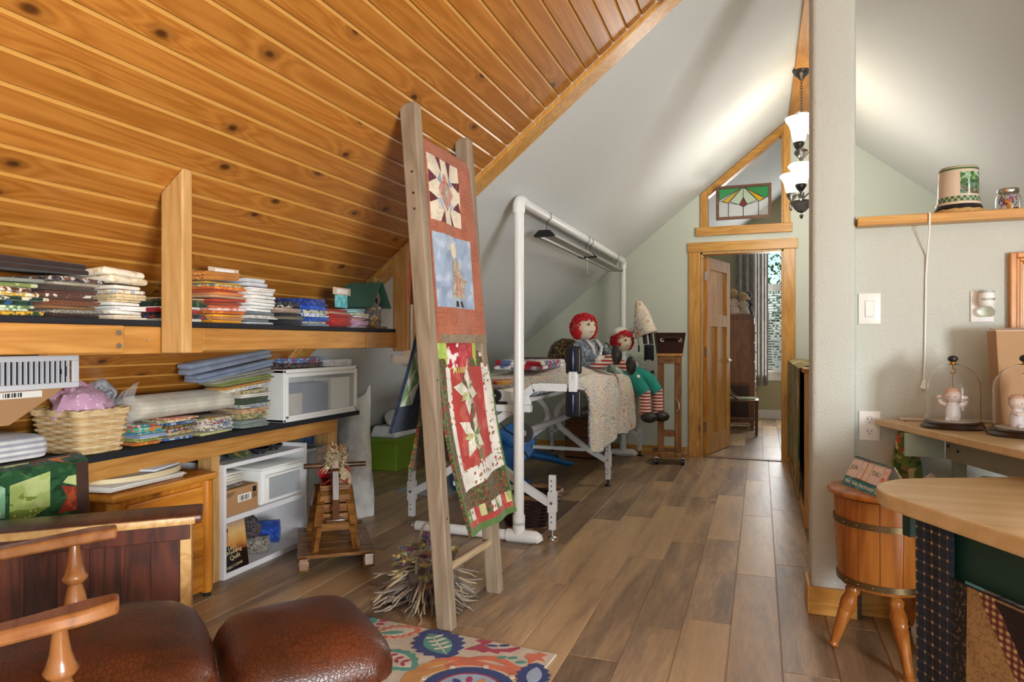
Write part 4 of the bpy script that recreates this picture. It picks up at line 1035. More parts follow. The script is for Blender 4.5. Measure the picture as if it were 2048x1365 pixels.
# bottom shelf: book, rugs and shawl
t = thing('paperback_book', 'paperback novel with golden sunset cover leaning in the white shelf', 'book', (-2.428, 2.705, .029))
t.rotation_euler = (0, R(-8), R(-4))
def cover_mat():
    m = NT('book_cover'); co = m.coord(rnd=False); sp = m.n('ShaderNodeSeparateXYZ'); m.l(co, sp.inputs[0])
    nz = m.n('ShaderNodeTexNoise', i_Scale=14.0, i_Detail=3.0); m.l(co, nz.inputs[0])
    f = m.math('ADD', m.math('MULTIPLY', sp.outputs[2], 4.0), m.math('MULTIPLY', m.math('SUBTRACT', nz.outputs[0], .5), .35))
    c = m.ramp(f, [(.0, srgb('#1c1210')), (.30, srgb('#2a1710')), (.36, srgb('#a05a2c')), (.5, srgb('#d79a4a')), (.72, srgb('#e3bd7c')), (.9, srgb('#b89a80'))])
    m.l(c, m.b.inputs['Base Color']); m.set(Roughness=.35); return m.m
MB().box(-.028, -.002, -.068, .072, 0, .225).build('pages', PAPER, t)
cv = MB().box(-.002, 0, -.07, .075, 0, .232).build('front_cover', cover_mat(), t); MB().box(-.030, -.028, -.07, .075, 0, .232).build('back_cover', CARD, t)
SKIN = plain('print_skin', '#c98a66', .5)
mb = MB(); mb.prism([(-.07, .12), (-.045, .128), (-.036, .15), (-.036, .18), (-.045, .205), (-.07, .21)], lambda u, v: (.0002, u, v), lambda u, v: (.0007, u, v)); mb.build('printed_face', SKIN, cv)
mb = MB(); mb.prism([(-.07, .0), (.0, .0), (.0, .08), (-.02, .115), (-.055, .12), (-.07, .10)], lambda u, v: (.0003, u, v), lambda u, v: (.0008, u, v)); mb.build('printed_dress', INK, cv)
mb = MB(); mb.prism([(-.07, .208), (-.048, .204), (-.036, .18), (-.034, .20), (-.05, .218), (-.07, .222)], lambda u, v: (.0008, u, v), lambda u, v: (.0012, u, v)); mb.build('printed_cap', plain('print_cap', '#4a3a34', .5), cv)
GOLD = plain('print_gold', '#e8d2a0', .5)
for tx, y, z, s in (("Lilly's", -.045, .098, .024), ('Wedding', -.064, .074, .028), ('Quilt', -.040, .048, .032), ('KELLY LONG', -.062, .010, .017)):
    lettering(tx, (.0013, y, z), (0, 1, .12), (0, 0, 1), s, GOLD, cv)
def rug_roll(label, p0, p1, r, mat, mat2):
    t = thing('rolled_rug', label, 'rug', p0); d = Vector(p1)-Vector(p0)
    L = d.length; d.normalize(); u, v = frame_of(d); v = d.cross(u); mb = MB(); vs = []; n = 40; turns = 2.2
    sp = []
    for k in range(n+1):
        a = k/n*turns*2*PI; rr = r*(1-.62*k/n); sp.append((rr, a))
    outer = [(rr, a) for rr, a in sp]; inner = [(rr-.012, a) for rr, a in sp[::-1]]
    poly = [(math.cos(a)*rr, math.sin(a)*rr) for rr, a in outer+inner]; m = len(poly)
    for q in (Vector((0, 0, 0)), d*L): vs += [q+u*x+v*y for x, y in poly]
    fs = [(i, (i+1) % m, m+(i+1) % m, m+i) for i in range(m)]
    for i in range(n):
        j = 2*n+1-i; fs.append((i, i+1, j-1, j)); fs.append((m+i+1, m+i, m+j, m+j-1))
    mb._add(vs, fs); mb.build('rug_body', mat, t, smooth=True, angle=50); mb = MB(); mb.tube([d*.01, d*(L-.01)], r*.3, 10); mb.build('rug_core', mat2, t, smooth=True)
BLUEC = fabric('royal_cloth', '#23408f', ['#2f55b0'], 'print', 30); GREYW = fabric('grey_wool', '#8c8478', ['#5f5a52', '#aaa294'], 'print', 60)
rug_roll('royal blue rug rolled up in the bottom of white shelf', (-2.46, 3.06, .125), (-2.70, 2.90, .125), .072, BLUEC, GREYW)
rug_roll('grey wool rug rolled up below the dark shawl', (-2.45, 2.96, .083), (-2.69, 2.82, .083), .052, GREYW, GREYW)
mb = heap((-2.55, 2.85, .175), (.10, .10, .075), 5, .3); tag(mb.build('shawl', fabric('dark_shawl', '#2a2530', ['#5a4438', '#3f4a3c', '#6e5a66'], 'print', 70), None, smooth=True), 'dark multicoloured knitted shawl heaped in the white shelf', 'shawl')
# clear tote, blue cloth, bag
t = thing('storage_tote', 'clear plastic storage tote beside the white shelf unit', 'tote', (-2.60, 3.385, 0))
TOTE = clearplastic('tote_clear', '#cfd8da', .45, .2)
mb = MB(); z0, z1 = 0, .52
P0 = [(p.x, p.y) for p in resample(rrect(.12, .07, .03), 28)]; P1 = [(p.x, p.y) for p in resample(rrect(.15, .095, .03), 28)]; n = 28
mb._add([(x, y, z0) for x, y in P0]+[(x, y, z1) for x, y in P1], [(i, (i+1) % n, n+(i+1) % n, n+i) for i in range(n)]+[tuple(range(n-1, -1, -1))]); o = mb.build('body', TOTE, t, smooth=True)
sm = o.modifiers.new('solid', 'SOLIDIFY'); sm.thickness = .004
MB().tube([(x*1.04, y*1.04, z1) for x, y in P1], .012, 6, closed=True).build('rim', TOTE, t, smooth=True)
mb = MB(); mb.sheet(lambda u, v: Vector((-2.66+.010*math.sin(u*20), 3.50+.12*u, .66*v+.002)), 16, 8, .008)
tag(mb.build('hanging_cloth', fabric('blue_curtain', '#5878a8', ['#6f8dba'], 'print', 20), None, smooth=True), 'blue cloth hanging behind the table leg by the tote', 'cloth')
mb = MB(); n = 26; rows = 14; vs = []
for j in range(rows+1):
    v = j/rows; z = .80*v
    for k in range(n):
        a = 2*PI*k/n; w = 1+.10*math.sin(3*a+v*5)+.05*math.sin(7*a-v*9)
        rx = .115*(1-.10*v)*w; ry = .095*(1-.35*max(0, v-.7)/.3)*w
        x = math.cos(a)*rx; y = math.sin(a)*ry; zz = z+(.045*math.cos(a-.3)+.03*math.sin(2*a) if v > .9 else 0)*(v-.9)*10
        vs.append((x, y, max(zz, 0)))
fs = [(j*n+k, j*n+(k+1) % n, (j+1)*n+(k+1) % n, (j+1)*n+k) for j in range(rows) for k in range(n)]+[tuple(range(n-1, -1, -1))]
mb._add(vs, fs); o = mb.build('interfacing_bag', fabric('interfacing', '#eceeec', ['#f4f6f4'], 'print', 8), None, smooth=True); o.location = (-2.53, 3.91, 0)
tag(o, 'tall white crinkled paper bag standing at the end of work table', 'bag')
# ------------------------------------------------------------ green bin by the slope
t = thing('storage_bin', 'lime green plastic storage bin with a white roll at the wall', 'bin', (-3.15, 5.62, 0))
LIME = plain('lime_plastic', '#76942a', .35)
def taper(hx0, hy0, hx1, hy1, z0, z1): return MB().hexa([(-hx0, -hy0, z0), (hx0, -hy0, z0), (hx0, hy0, z0), (-hx0, hy0, z0)], [(-hx1, -hy1, z1), (hx1, -hy1, z1), (hx1, hy1, z1), (-hx1, hy1, z1)])
taper(.135, .31, .150, .335, 0, .265).build('body', LIME, t, bevel=.012)
taper(.158, .343, .160, .345, .255, .295).build('rim', LIME, t, bevel=.006)
mb = MB(); mb.hexa([(-.14, -.32, .296), (.14, -.32, .296), (.14, .32, .296), (-.14, .32, .296)], [(-.11, -.30, .395), (.125, -.30, .395), (.125, .30, .395), (-.11, .30, .395)]); mb.build('liner', fabric('bin_liner', '#dfe0dc'), t, bevel=.02)
o = roll('towel_roll', 'white rolled batting lying on the green storage bin', 'batting', None, 5.36, 5.86, -3.11, .468, .072, .072, fabric('white_roll', '#e4e4e0'), 6)
# small grey mat on the floor
o = MB().box(-.22, .22, -.30, .30, 0, .006).build('floor_mat', fabric('mat_grey', '#8d9199', ['#aeb2b8'], 'stripe', 60), None, bevel=.002); o.location = (-2.38, 4.88, .001); o.rotation_euler = (0, 0, R(-8))
tag(o, 'flat grey bath mat on the floor behind the ladder', 'mat')
# ------------------------------------------------------------ leaning quilt ladder
LB, LT = Vector((-1.180, 2.480, 0)), Vector((-1.262, 2.325, 2.060))
RB, RT = Vector((-1.148, 2.924, 0)), Vector((-1.257, 2.814, 2.062))
t = thing('quilt_ladder', 'weathered grey wooden quilt ladder leaning against the pine slope', 'ladder', (-1.165, 2.70, 0))
O = Vector((-1.165, 2.70, 0))
for B0, T0 in ((LB, LT), (RB, RT)):
    w, d = .068, .055; mb = MB()
    q0 = [B0+Vector((sx*w/2, sy*d/2, 0))-O for sx, sy in ((-1, -1), (1, -1), (1, 1), (-1, 1))]
    q1 = [T0+Vector((sx*w/2, sy*d/2, .0))-O for sx, sy in ((-1, -1), (1, -1), (1, 1), (-1, 1))]
    mb.hexa(q0, q1); mb.build('rail', GREYWOOD, t, bevel=.006)
def lad(z, side):   # centre of rail at height z
    B0, T0 = (LB, LT) if side == 0 else (RB, RT); return B0.lerp(T0, z/T0.z)
RUNGS = (.235, .66, 1.085, 1.51, 1.925)
for z in RUNGS:
    a = lad(z, 0); b2 = lad(z, 1); MB().tube([a-O, b2-O], .017, 12).build('rung', DOWEL, t, smooth=True)
for s_, zz in ((0, .45), (0, 1.0), (0, 1.62), (1, .5), (1, 1.3)):
    p = lad(zz, s_)+Vector((.0345, .0, 0))-O
    MB().lathe([(.004, 0), (.004, .0015), (.0, .0015)], p, 8, axis=(1, 0, 0)).build('nail', DARKSTEEL, t)
for zz in (1.80, 1.72, 1.66):
    p = lad(zz, 0)+Vector((.002, -.0278, 0))-O
    MB().lathe([(.005, 0), (.005, .001), (.0, .001)], p, 8, axis=(0, -1, 0)).build('knot_hole', DARKWOOD, t)

def drape(zr, zf, zb, u0, u1, kick=.02, back_x=-.02, back_in=0.0, wav=.006, puff=0.021, bex=1.5, q0=0.0):
    """cloth over the rung at height zr: v 0..1 from back hem over the rung to front hem; u 0..1 from left rail to right rail"""
    A = lad(zr, 0); B = lad(zr, 1); r = puff; Lb = zr-zb; Lf = zr-zf; arc = PI*r; T = Lb+arc+Lf
    def S(u, v):
        k = u0+(u1-u0)*u; s = v*T
        if s < Lb: z = zb+s; side = -1; q = (zr-z)
        elif s < Lb+arc:
            th = (s-Lb)/r; c = A.lerp(B, k); return Vector((c.x-math.cos(th)*r, c.y, zr+math.sin(th)*r))
        else: z = zr-(s-Lb-arc); side = 1; q = (zr-z)
        c = A.lerp(B, k); cz = lad(z, 0).lerp(lad(z, 1), k)
        wv = wav*math.sin(k*11+z*3)*min(q/.15, 1)
        if side > 0: return Vector((max(c.x, cz.x)+r+.006*min(q/.1, 1)+kick*(q/Lf)**2+wv, cz.y, z))
        return Vector((min(c.x, cz.x)-r+back_x*(max(q-q0, 0)/max(Lb-q0, .01))**bex+wv, cz.y, z))
    fv = (Lb+arc)/T      # v where the front fall begins
    return S, fv
def on_front(fv):
    return lambda poly: [(u, fv+(1-fv)*v) for u, v in poly]
def quilt(name, label, loc, S, base, th=.014, nu=16, nv=44):
    t = thing(name, label, 'quilt', loc); L = Vector(loc)
    MB().sheet(lambda u, v: S(u, v)-L, nu, nv, th).build('body', base, t, smooth=True)
    return t, L
# ---- orange quilt on the top rung
ORANGE = fabric('quilt_coral', '#b06a50', ['#8e4a34'], 'dots', 62, .05)
TAUPE = fabric('quilt_taupe', '#8a7760', ['#9a886e'], 'print', 90)
BLUEP = fabric('quilt_sky', '#a3b4cb', ['#b9c6d8', '#93a5c0'], 'print', 14)
CREAM = fabric('quilt_cream', '#e8dcc4', ['#a07a78'], 'dots', 110, .0)
BURG = fabric('quilt_burgundy', '#5e2630', ['#763640'], 'print', 60)
PINKF = fabric('quilt_pinkfloral', '#cf8a7e', ['#a8605a', '#dcae9e'], 'print', 70)
SAGEF = fabric('quilt_sagefloral', '#c8c4a8', ['#8f9a86', '#b98a80'], 'print', 80)
S, fv = drape(1.925, 1.145, 1.30, .07, .97, kick=.012, back_x=-.035)
t, L = quilt('coral_quilt', 'coral patchwork quilt with angel panel over the ladder top rung', lad(1.30, 0)+Vector((0, .2, 0)), S, ORANGE)
F = on_front(fv); it = []
it.append((F([(0, .955), (1, .955), (1, 1), (0, 1)]), TAUPE, 'binding'))
it.append(([(0, 0), (1, 0), (1, .02), (0, .02)], TAUPE, 'binding'))
def blk(u0, u1, v0, v1): return lambda pts: F([(u0+(u1-u0)*a, v0+(v1-v0)*b_) for a, b_ in pts])
B1 = blk(.02, .66, .045, .375)
it.append((B1([(0, 0), (1, 0), (1, 1), (0, 1)]), CREAM, 'star_block'))
top_it = []
for a, b_, c_ in (([(.25, 0), (.40, 0), (.40, .22)]), ([(.75, 0), (.60, 0), (.68, .25)]), ([(0, .25), (.22, .34), (0, .45)]), ([(1, .25), (.74, .30), (.98, .42)]), ([(0, .75), (.22, .66), (0, .58)]), ([(1, .75), (.76, .72), (.95, .58)]), ([(.25, 1), (.40, .80), (.42, 1)]), ([(.75, 1), (.62, .78), (.66, 1)])):
    top_it.append((B1([a, b_, c_]), BURG, 'star_point'))
for q in ([(.36, .22), (.22, .36), (.36, .40)], [(.66, .22), (.78, .36), (.66, .40)], [(.36, .80), (.22, .66), (.36, .62)], [(.66, .80), (.78, .66), (.66, .62)]): top_it.append((B1(q), BLUEP, 'star_patch'))
top_it.append((B1([(.50, .20), (.80, .50), (.52, .80), (.24, .50)]), PINKF, 'star_centre'))
B2 = blk(.02, .80, .435, .815)
it.append((B2([(0, 0), (1, 0), (1, 1), (0, 1)]), BLUEP, 'angel_panel'))
patches(S, L, t, it, .0080)
ANG_R = [(.55, .30), (.66, .34), (.74, .56), (.86, .62), (.78, .66), (.76, .86), (.34, .86), (.40, .56), (.44, .36)]
top_it.append((B2([(.50+.10*math.cos(a*PI/6), .20+.115*math.sin(a*PI/6)) for a in range(12)]), fabric('angel_face', '#eadcc0'), 'angel_face'))
top_it.append((B2(ANG_R), SAGEF, 'angel_robe'))
top_it.append((B2([(.44, .90), (.51, .90), (.52, .985), (.42, .985)]), INK, 'angel_boot')); top_it.append((B2([(.58, .90), (.65, .90), (.70, .985), (.60, .985)]), INK, 'angel_boot'))
patches(S, L, t, top_it, .0092)
patches(S, L, t, [(B1([(.51, .34), (.66, .50), (.52, .66), (.38, .50)]), SAGEF, 'star_heart'), (B2([(.50, .56), (.64, .57), (.66, .82), (.48, .82)]), PINKF, 'angel_apron'), (B2([(.42, .545), (.86, .60), (.86, .62), (.42, .57)]), fabric('wand', '#a98a5a'), 'angel_wand')], .0104)
# ---- pinwheel quilt on the second rung: front shows a band, back flares out on the left
LIMEQ = fabric('quilt_limegreen', '#a9c352', ['#c1d67c'], 'print', 25); REDW = fabric('quilt_redwhite', '#b02535', ['#f0e6e2'], 'print', 28); DENIM = fabric('quilt_denim', '#202a3c', ['#2a3650'], 'print', 50)
REDQ = fabric('quilt_redbatik', '#b8323c', ['#cf5a58'], 'print', 40); SNOW = fabric('quilt_snow', '#efece6', ['#d8d8d0'], 'print', 30); LEAFG = fabric('quilt_leafgreen', '#6f9a58', ['#8db274'], 'print', 40)
S, fv = drape(1.51, 1.02, .775, .06, .80, kick=.0, back_x=-.165, puff=.019, bex=1.15, q0=.26)
t, L = quilt('pinwheel_quilt', 'dark denim quilt with red and green pinwheels on second rung', lad(1.2, 0)+Vector((0, .2, 0)), S, DENIM)
F = on_front(fv); it = [(F([(0, .60), (.22, .60), (.22, 1), (0, 1)]), LIMEQ, 'strip'), (F([(.22, .60), (.48, .60), (.48, 1), (.22, 1)]), REDW, 'strip'), (F([(.48, .60), (.92, .60), (.92, 1), (.48, 1)]), REDQ, 'strip'), (F([(.92, .60), (1, .60), (1, 1), (.92, 1)]), LIMEQ, 'strip'), (F([(.0, .95), (1, .95), (1, 1), (.0, 1)]), LIMEQ, 'strip')]
Bk = fv   # back occupies v 0..~0.57
def back(poly): return [(u, v*.55) for u, v in poly]
bk = [(back([(.0, .16), (.30, .16), (.30, 1), (0, 1)]), SNOW, 'strip')]
pin = []
for j in range(9):
    v0 = .16+.075*j; mcol = REDW if j >= 5 else LEAFG
    mcol = REDQ if j >= 5 else LEAFG
    for i in range(2):
        a0 = .0+.15*i; a1 = a0+.15
        if (i+j) % 2: pin.append((back([(a0, v0), (a1, v0), (a0, v0+.075)]), mcol, 'pinwheel_blade'))
        else: pin.append((back([(a0, v0), (a1, v0+.075), (a0, v0+.075)]), mcol, 'pinwheel_blade'))
patches(S, L, t, it, .0080); patches(S, L, t, bk, .0080, 1); patches(S, L, t, pin, .0092, 1)
# ---- Christmas quilt on the third rung
HOLLY = fabric('quilt_holly', '#3c4a2c', ['#6a7a48', '#8e3a30'], 'print', 75); XRED = fabric('quilt_xmasred', '#ac3f38', ['#b85a50'], 'print', 18)
ORN = fabric('quilt_ornament', '#e0dad0', ['#a84a44', '#7a8a58'], 'dots', 30, .15); GRNB = fabric('quilt_greenbind', '#5a7a40'); IVY = fabric('quilt_ivy', '#6a8048', ['#c4c79a'], 'print', 30); PETAL = fabric('quilt_petal', '#e9e2d6', ['#cdd2b2'], 'print', 40); PALEG = fabric('quilt_palegreen', '#c9c48c', ['#a4ac6a'], 'print', 40)
S, fv = drape(1.085, .375, .62, .05, 1.07, kick=.085, back_x=-.10, wav=.009)
t, L = quilt('christmas_quilt', 'red and green Christmas quilt with poinsettia patches on third rung', lad(.7, 0)+Vector((0, .2, 0)), S, HOLLY)
F = on_front(fv)
it = [(F([(.13, -.02), (.20, -.02), (.20, .70), (.13, .74)]), ORN, 'border_strip'), (F([(.82, -.02), (.97, -.02), (.97, .63), (.82, .63)]), ORN, 'border_strip'), (F([(.13, .66), (.97, .60), (.97, .70), (.13, .77)]), ORN, 'border_strip'),
 (F([(.20, -.03), (.82, -.03), (.82, .605), (.20, .66)]), XRED, 'centre_panel'), (F([(0, .93), (1, .93), (1, .962), (0, .962)]), XRED, 'red_strip'), (F([(0, .962), (1, .962), (1, 1), (0, 1)]), GRNB, 'binding'), (F([(.975, 0), (1, 0), (1, .96), (.975, .96)]), GRNB, 'binding'), (F([(0, 0), (.03, 0), (.03, .96), (0, .96)]), GRNB, 'binding')]
cols = [IVY, ORN, XRED, PALEG, HOLLY, ORN, IVY, ORN, XRED, PALEG]
for k in range(10): it.append((F([(.03+.0945*k, .865), (.03+.0945*(k+1), .865), (.03+.0945*(k+1), .93), (.03+.0945*k, .93)]), cols[k], 'border_square'))
patches(S, L, t, it, .0080)
def petal(cu, cv, a, ln, w): 
    d = (math.cos(a), math.sin(a)*.62); n = (-math.sin(a), math.cos(a)*.62)
    return F([(cu, cv), (cu+d[0]*ln*.5+n[0]*w, cv+d[1]*ln*.5+n[1]*w), (cu+d[0]*ln, cv+d[1]*ln), (cu+d[0]*ln*.5-n[0]*w, cv+d[1]*ln*.5-n[1]*w)])
pt = []
for cu, cv, ph in ((.46, .20, .2), (.46, .46, .6)):
    for k in range(4):
        pt.append((petal(cu, cv, ph+k*PI/2, .24, .065), PETAL, 'petal'))
    for k in range(4): pt.append((petal(cu, cv, ph+PI/4+k*PI/2, .17, .04), [IVY, PALEG, HOLLY, IVY][k], 'leaf'))
pt += [(F([(.45, .02), (.55, .01), (.50, .10), (.46, .12)]), PETAL, 'petal'), (F([(.48, .54), (.56, .54), (.52, .64), (.48, .62)]), IVY, 'leaf'), (F([(.47, .28), (.55, .28), (.54, .38), (.46, .38)]), HOLLY, 'leaf')]
patches(S, L, t, pt, .0092)

# ------------------------------------------------------------ twig basket with dried flowers
t = thing('twig_basket', 'bundled twig basket with handle full of dried flowers', 'basket', (-1.385, 2.705, 0))
TW = [plain('twig_a', '#85786c', .9), plain('twig_b', '#a09080', .9), plain('twig_c', '#b8a284', .9), plain('twig_d', '#6a5f58', .9)]
rg = random.Random(21)
ax = Vector((.80, -.30, 0)).normalized(); ay = Vector((-ax.y, ax.x, 0))
for k in range(250):
    s = 1 if rg.random() > .5 else -1; th = rg.uniform(-1.35, 1.35); L0 = rg.uniform(.13, .215)
    d = (ax*math.cos(th)*s+ay*math.sin(th)*(1)).normalized() if True else ax
    z0 = rg.uniform(.03, .17); p0 = d*rg.uniform(.015, .05)+Vector((0, 0, z0)); p = [p0]; n = 6
    drop = rg.uniform(.0, z0+.02)
    for i in range(1, n+1):
        u = i/n; p.append(d*(p0.xy.length+L0*u)+Vector((rg.uniform(-.006, .006), rg.uniform(-.006, .006), max(.004, z0-drop*u**1.4+rg.uniform(-.004, .004)))))
    r = rg.uniform(.0032, .0060)
    MB().tube(p, [r]*(n-1)+[r*.8, r*.5], 5).build('twig', TW[k % 4], t, smooth=True)
pts = [Vector((math.cos(PI*k/14)*.085, 0, .15+math.sin(PI*k/14)*.20)) for k in range(15)]
pts = [ax*p.x*-.2+ay*p.x*.9+Vector((0, 0, p.z)) for p in pts]
MB().tube(pts, .007, 6).build('handle', TW[1], t, smooth=True)
FLW = [fabric('fl_blue', '#8d97b0', ['#5f6c92'], 'print', 90), fabric('fl_sage', '#a9b08a', ['#7d8a5e'], 'print', 90), fabric('fl_yellow', '#cfc07a', ['#b3a04c'], 'print', 90), fabric('fl_plum', '#6d4660', ['#8e6480'], 'print', 90), fabric('fl_cream', '#c9c2a0', ['#aaa67e'], 'print', 90), fabric('fl_coral', '#b98264', [], 'plain')]
for k in range(80):
    a = rg.uniform(0, 6.28); r0 = rg.uniform(0, .135); c = Vector((math.cos(a)*r0+.01, math.sin(a)*r0-.02, .205+.075*(1-r0/.135)+rg.uniform(-.02, .025)))
    mb = MB(); R0 = rg.uniform(.020, .034); m = rg.choice([5, 6, 7])
    for j in range(m):
        b_ = 2*PI*j/m; d = Vector((math.cos(b_), math.sin(b_), .35)).normalized(); w = Vector((-math.sin(b_), math.cos(b_), 0))*R0*.38
        mb._add([c, c+d*R0*.6+w, c+d*R0*1.1, c+d*R0*.6-w], [(0, 1, 2, 3)])
    mb.ball(c+Vector((0, 0, .004)), R0*.3, 6, 4); mb.build('dried_flower', FLW[k % 6], t)
LEAFD = [plain('dry_leaf_a', '#b5a772', .8), plain('dry_leaf_b', '#8d6a55', .8), plain('dry_leaf_c', '#9a9a62', .8)]
for k in range(16):
    a = rg.uniform(0, 6.28); c = Vector((math.cos(a)*.11, math.sin(a)*.11, .15+rg.uniform(-.03, .04))); d = Vector((math.cos(a), math.sin(a), rg.uniform(-.9, .3))).normalized(); w = d.cross(Vector((0, 0, 1))).normalized(); ln = rg.uniform(.04, .075)
    up = w.cross(d)*.008
    mb = MB(); mb._add([c, c+d*ln*.35+w*ln*.33, c+d*ln*.7+w*ln*.2, c+d*ln, c+d*ln*.7-w*ln*.2, c+d*ln*.35-w*ln*.33, c+d*ln*.5+up], [(0, 1, 6), (1, 2, 6), (2, 3, 6), (3, 4, 6), (4, 5, 6), (5, 0, 6)]); mb.build('dried_leaf', LEAFD[k % 3], t)
MB().lathe([(.05, 0), (.075, .05), (.09, .13), (.085, .15)], (0, 0, .0), 18).build('inner_bowl', TW[3], t, smooth=True)
# ------------------------------------------------------------ white PVC light frame
t = thing('pipe_frame', 'white plastic pipe frame standing over the quilting table', 'frame', (-1.305, 3.70, 0))
YP = 3.16; r = .030
def el(p, a, b_, R0=.045, r0=.036, n=7):
    a = Vector(a); b_ = Vector(b_); p = Vector(p); pts = [p+a*.075]
    for k in range(n): 
        th = k/(n-1)*PI/2; pts.append(p+a*R0*(1-math.sin(th))+b_*R0*(1-math.cos(th)))
    return pts+[p+b_*.075], r0
for y in (0, YP):
    MB().tube([(0, y, .03), (0, y, 1.93)], r, 16).build('upright', PVC, t, smooth=True)
    MB().tube([(-.66, y, .034), (.05, y, .034)], r, 16).build('foot_pipe', PVC, t, smooth=True)
    MB().tube([(0, y, .10), (0, y, .155)], .036, 16).build('coupling', PVC, t, smooth=True); mb = MB(); mb.tube([(-.07, y, .034), (.07, y, .034)], .0375, 16); mb.tube([(0, y, .04), (0, y, .115)], .036, 16); mb.build('tee_joint', PVC, t, smooth=True)
    pts = [(.05, y, .034), (.075, y, .035), (.10, y, .034), (.118, y, .027), (.128, y, .012)]
    MB().tube(pts, [.036, .037, .036, .030, .022], 16).build('end_elbow', PVC, t, smooth=True)
MB().tube([(0, .06, 1.965), (0, YP-.06, 1.965)], r, 16).build('top_pipe', PVC, t, smooth=True)
for y, s in ((0, 1), (YP, -1)):
    p, r0 = el((0, y, 1.965), (0, 0, -1), (0, s, 0)); MB().tube(p, r0, 16).build('corner_elbow', PVC, t, smooth=True)
# two hanging shop lights
GL = 'shop lights hanging from the pipe frame'
ALU = plain('brushed_aluminium', '#b4b4b0', .35, .7)
def shop_light(label, y0, y1):
    yc = (y0+y1)/2; z = 1.83; t = thing('shop_light', label, 'lamp', (-1.31, yc, z), 0, GL); h = (y1-y0)/2
    sec = [(-.066, .0), (.066, .0), (.066, .010), (.034, .040), (-.034, .040), (-.066, .010)]
    MB().prism(sec, lambda u, v: (u, -h+.03, v), lambda u, v: (u, h-.03, v)).build('reflector', ALU, t)
    MB().tube([(-.02, -h+.035, -.002), (-.02, h-.035, -.002)], .010, 8).build('tube_lens', plain('lens_white', '#e8e8e4', .3), t, smooth=True)
    for s in (-1, 1):
        MB().prism([(a*1.06, b_*1.08-.002) for a, b_ in sec], lambda u, v: (u, s*h-s*.03, v), lambda u, v: (u, s*h, v)).build('end_cap', BLACK, t, bevel=.003)
        y = s*(h-.04); zb = 1.965-z
        pts = [(0, y, .04), (.006, y, .065), (.012, y+.01*s, zb-.040), (.037, y, zb-.015), (.036, y, zb+.015), (.0, y, zb+.034), (-.034, y, zb+.012), (-.036, y, zb-.02)]
        MB().tube(pts, .0025, 5).build('hook_wire', BLACK, t, smooth=True)
    if 'nearer' in label: MB().tube([(.02, h-.05, 0), (.022, h-.05, -.14)], .0012, 4).build('pull_cord', WHITE, t)
shop_light('nearer shop light with black end caps hanging under the pipe', 4.20, 5.34)
shop_light('farther shop light with black end caps hanging under the pipe', 5.39, 6.53)

# ------------------------------------------------------------ long quilting table
t = thing('quilting_frame', 'long white metal quilting machine table below the pipe frame', 'table', (-1.6, 5.37, 0))
O = Vector((-1.6, 5.37, 0))
def arc_leg(y, s):   # s=+1 front, -1 back ; ')(' shaped square tube
    pts = [(s*.44, .21), (s*.30, .285), (s*.16, .385), (s*.075, .45), (s*.040, .51), (s*.036, .56), (s*.055, .62), (s*.11, .675), (s*.20, .735)]
    sm = []
    for i in range(len(pts)-1):
        for k in range(3):
            u = k/3; a, b_ = pts[i], pts[i+1]; sm.append((a[0]+(b_[0]-a[0])*u, a[1]+(b_[1]-a[1])*u))
    sm.append(pts[-1]); mb = MB(); vs = []; w, d = .021, .019
    for i, (x, z) in enumerate(sm):
        a = sm[max(i-1, 0)]; b_ = sm[min(i+1, len(sm)-1)]; tx, tz = b_[0]-a[0], b_[1]-a[1]; L0 = math.hypot(tx, tz); nx, nz = -tz/L0, tx/L0
        for sn, sd in ((-1, -1), (1, -1), (1, 1), (-1, 1)): vs.append((x+nx*w*sn, y+sd*d, z+nz*w*sn))
    fs = [(i*4+k, i*4+(k+1) % 4, i*4+4+(k+1) % 4, i*4+4+k) for i in range(len(sm)-1) for k in range(4)]+[(3, 2, 1, 0), tuple(len(vs)-4+k for k in range(4))]
    mb._add(vs, fs); mb.build('curved_leg', WHITEMETAL, t, smooth=True, angle=50)
for yw in (3.82, 5.37, 6.90):
    y = yw-O.y
    for s in (1, -1):
        x = s*.46
        l = MB().box(x-.019, x+.019, y-.016, y+.016, .055, .372).build('adjustable_leg', WHITEMETAL, t, bevel=.002)
        for k in range(9):
            if 3 <= k <= 4: continue
            MB().lathe([(.0045, 0), (.0045, .0006), (.0, .0006)], (x-.002, y-.0162, .10+.030*k), 8, axis=(0, -1, 0)).build('pin_hole', INK, l)
        MB().box(x-.025, x+.025, y-.022, y+.022, .155, .275).build('sleeve', WHITEMETAL, t, bevel=.003)
        MB().lathe([(.009, 0), (.009, .005), (.0, .006)], (x, y-.022, .212), 8, axis=(0, -1, 0)).build('bolt', STEEL, t)
        mb = MB(); mb.tube([(x, y, .02), (x, y, .056)], .006, 8); mb.lathe([(.028, 0), (.026, .008), (.010, .020), (.0, .02)], (x, y, 0), 16); mb.build('levelling_foot', STEEL if yw < 5 else BLACK, t, smooth=True)
        arc_leg(y, s)
    MB().box(-.17, .27, y-.012, y+.012, .268, .295).build('cross_bar', WHITEMETAL, t, bevel=.002)
    MB().box(-.33, .33, y-.025, y+.025, .735, .775).build('top_bar', WHITEMETAL, t, bevel=.003)
for x in (-.30, -.02, .24): MB().box(x-.02, x+.02, 3.80-O.y, 6.92-O.y, .776, .80).build('table_rail', WHITEMETAL, t, bevel=.002)
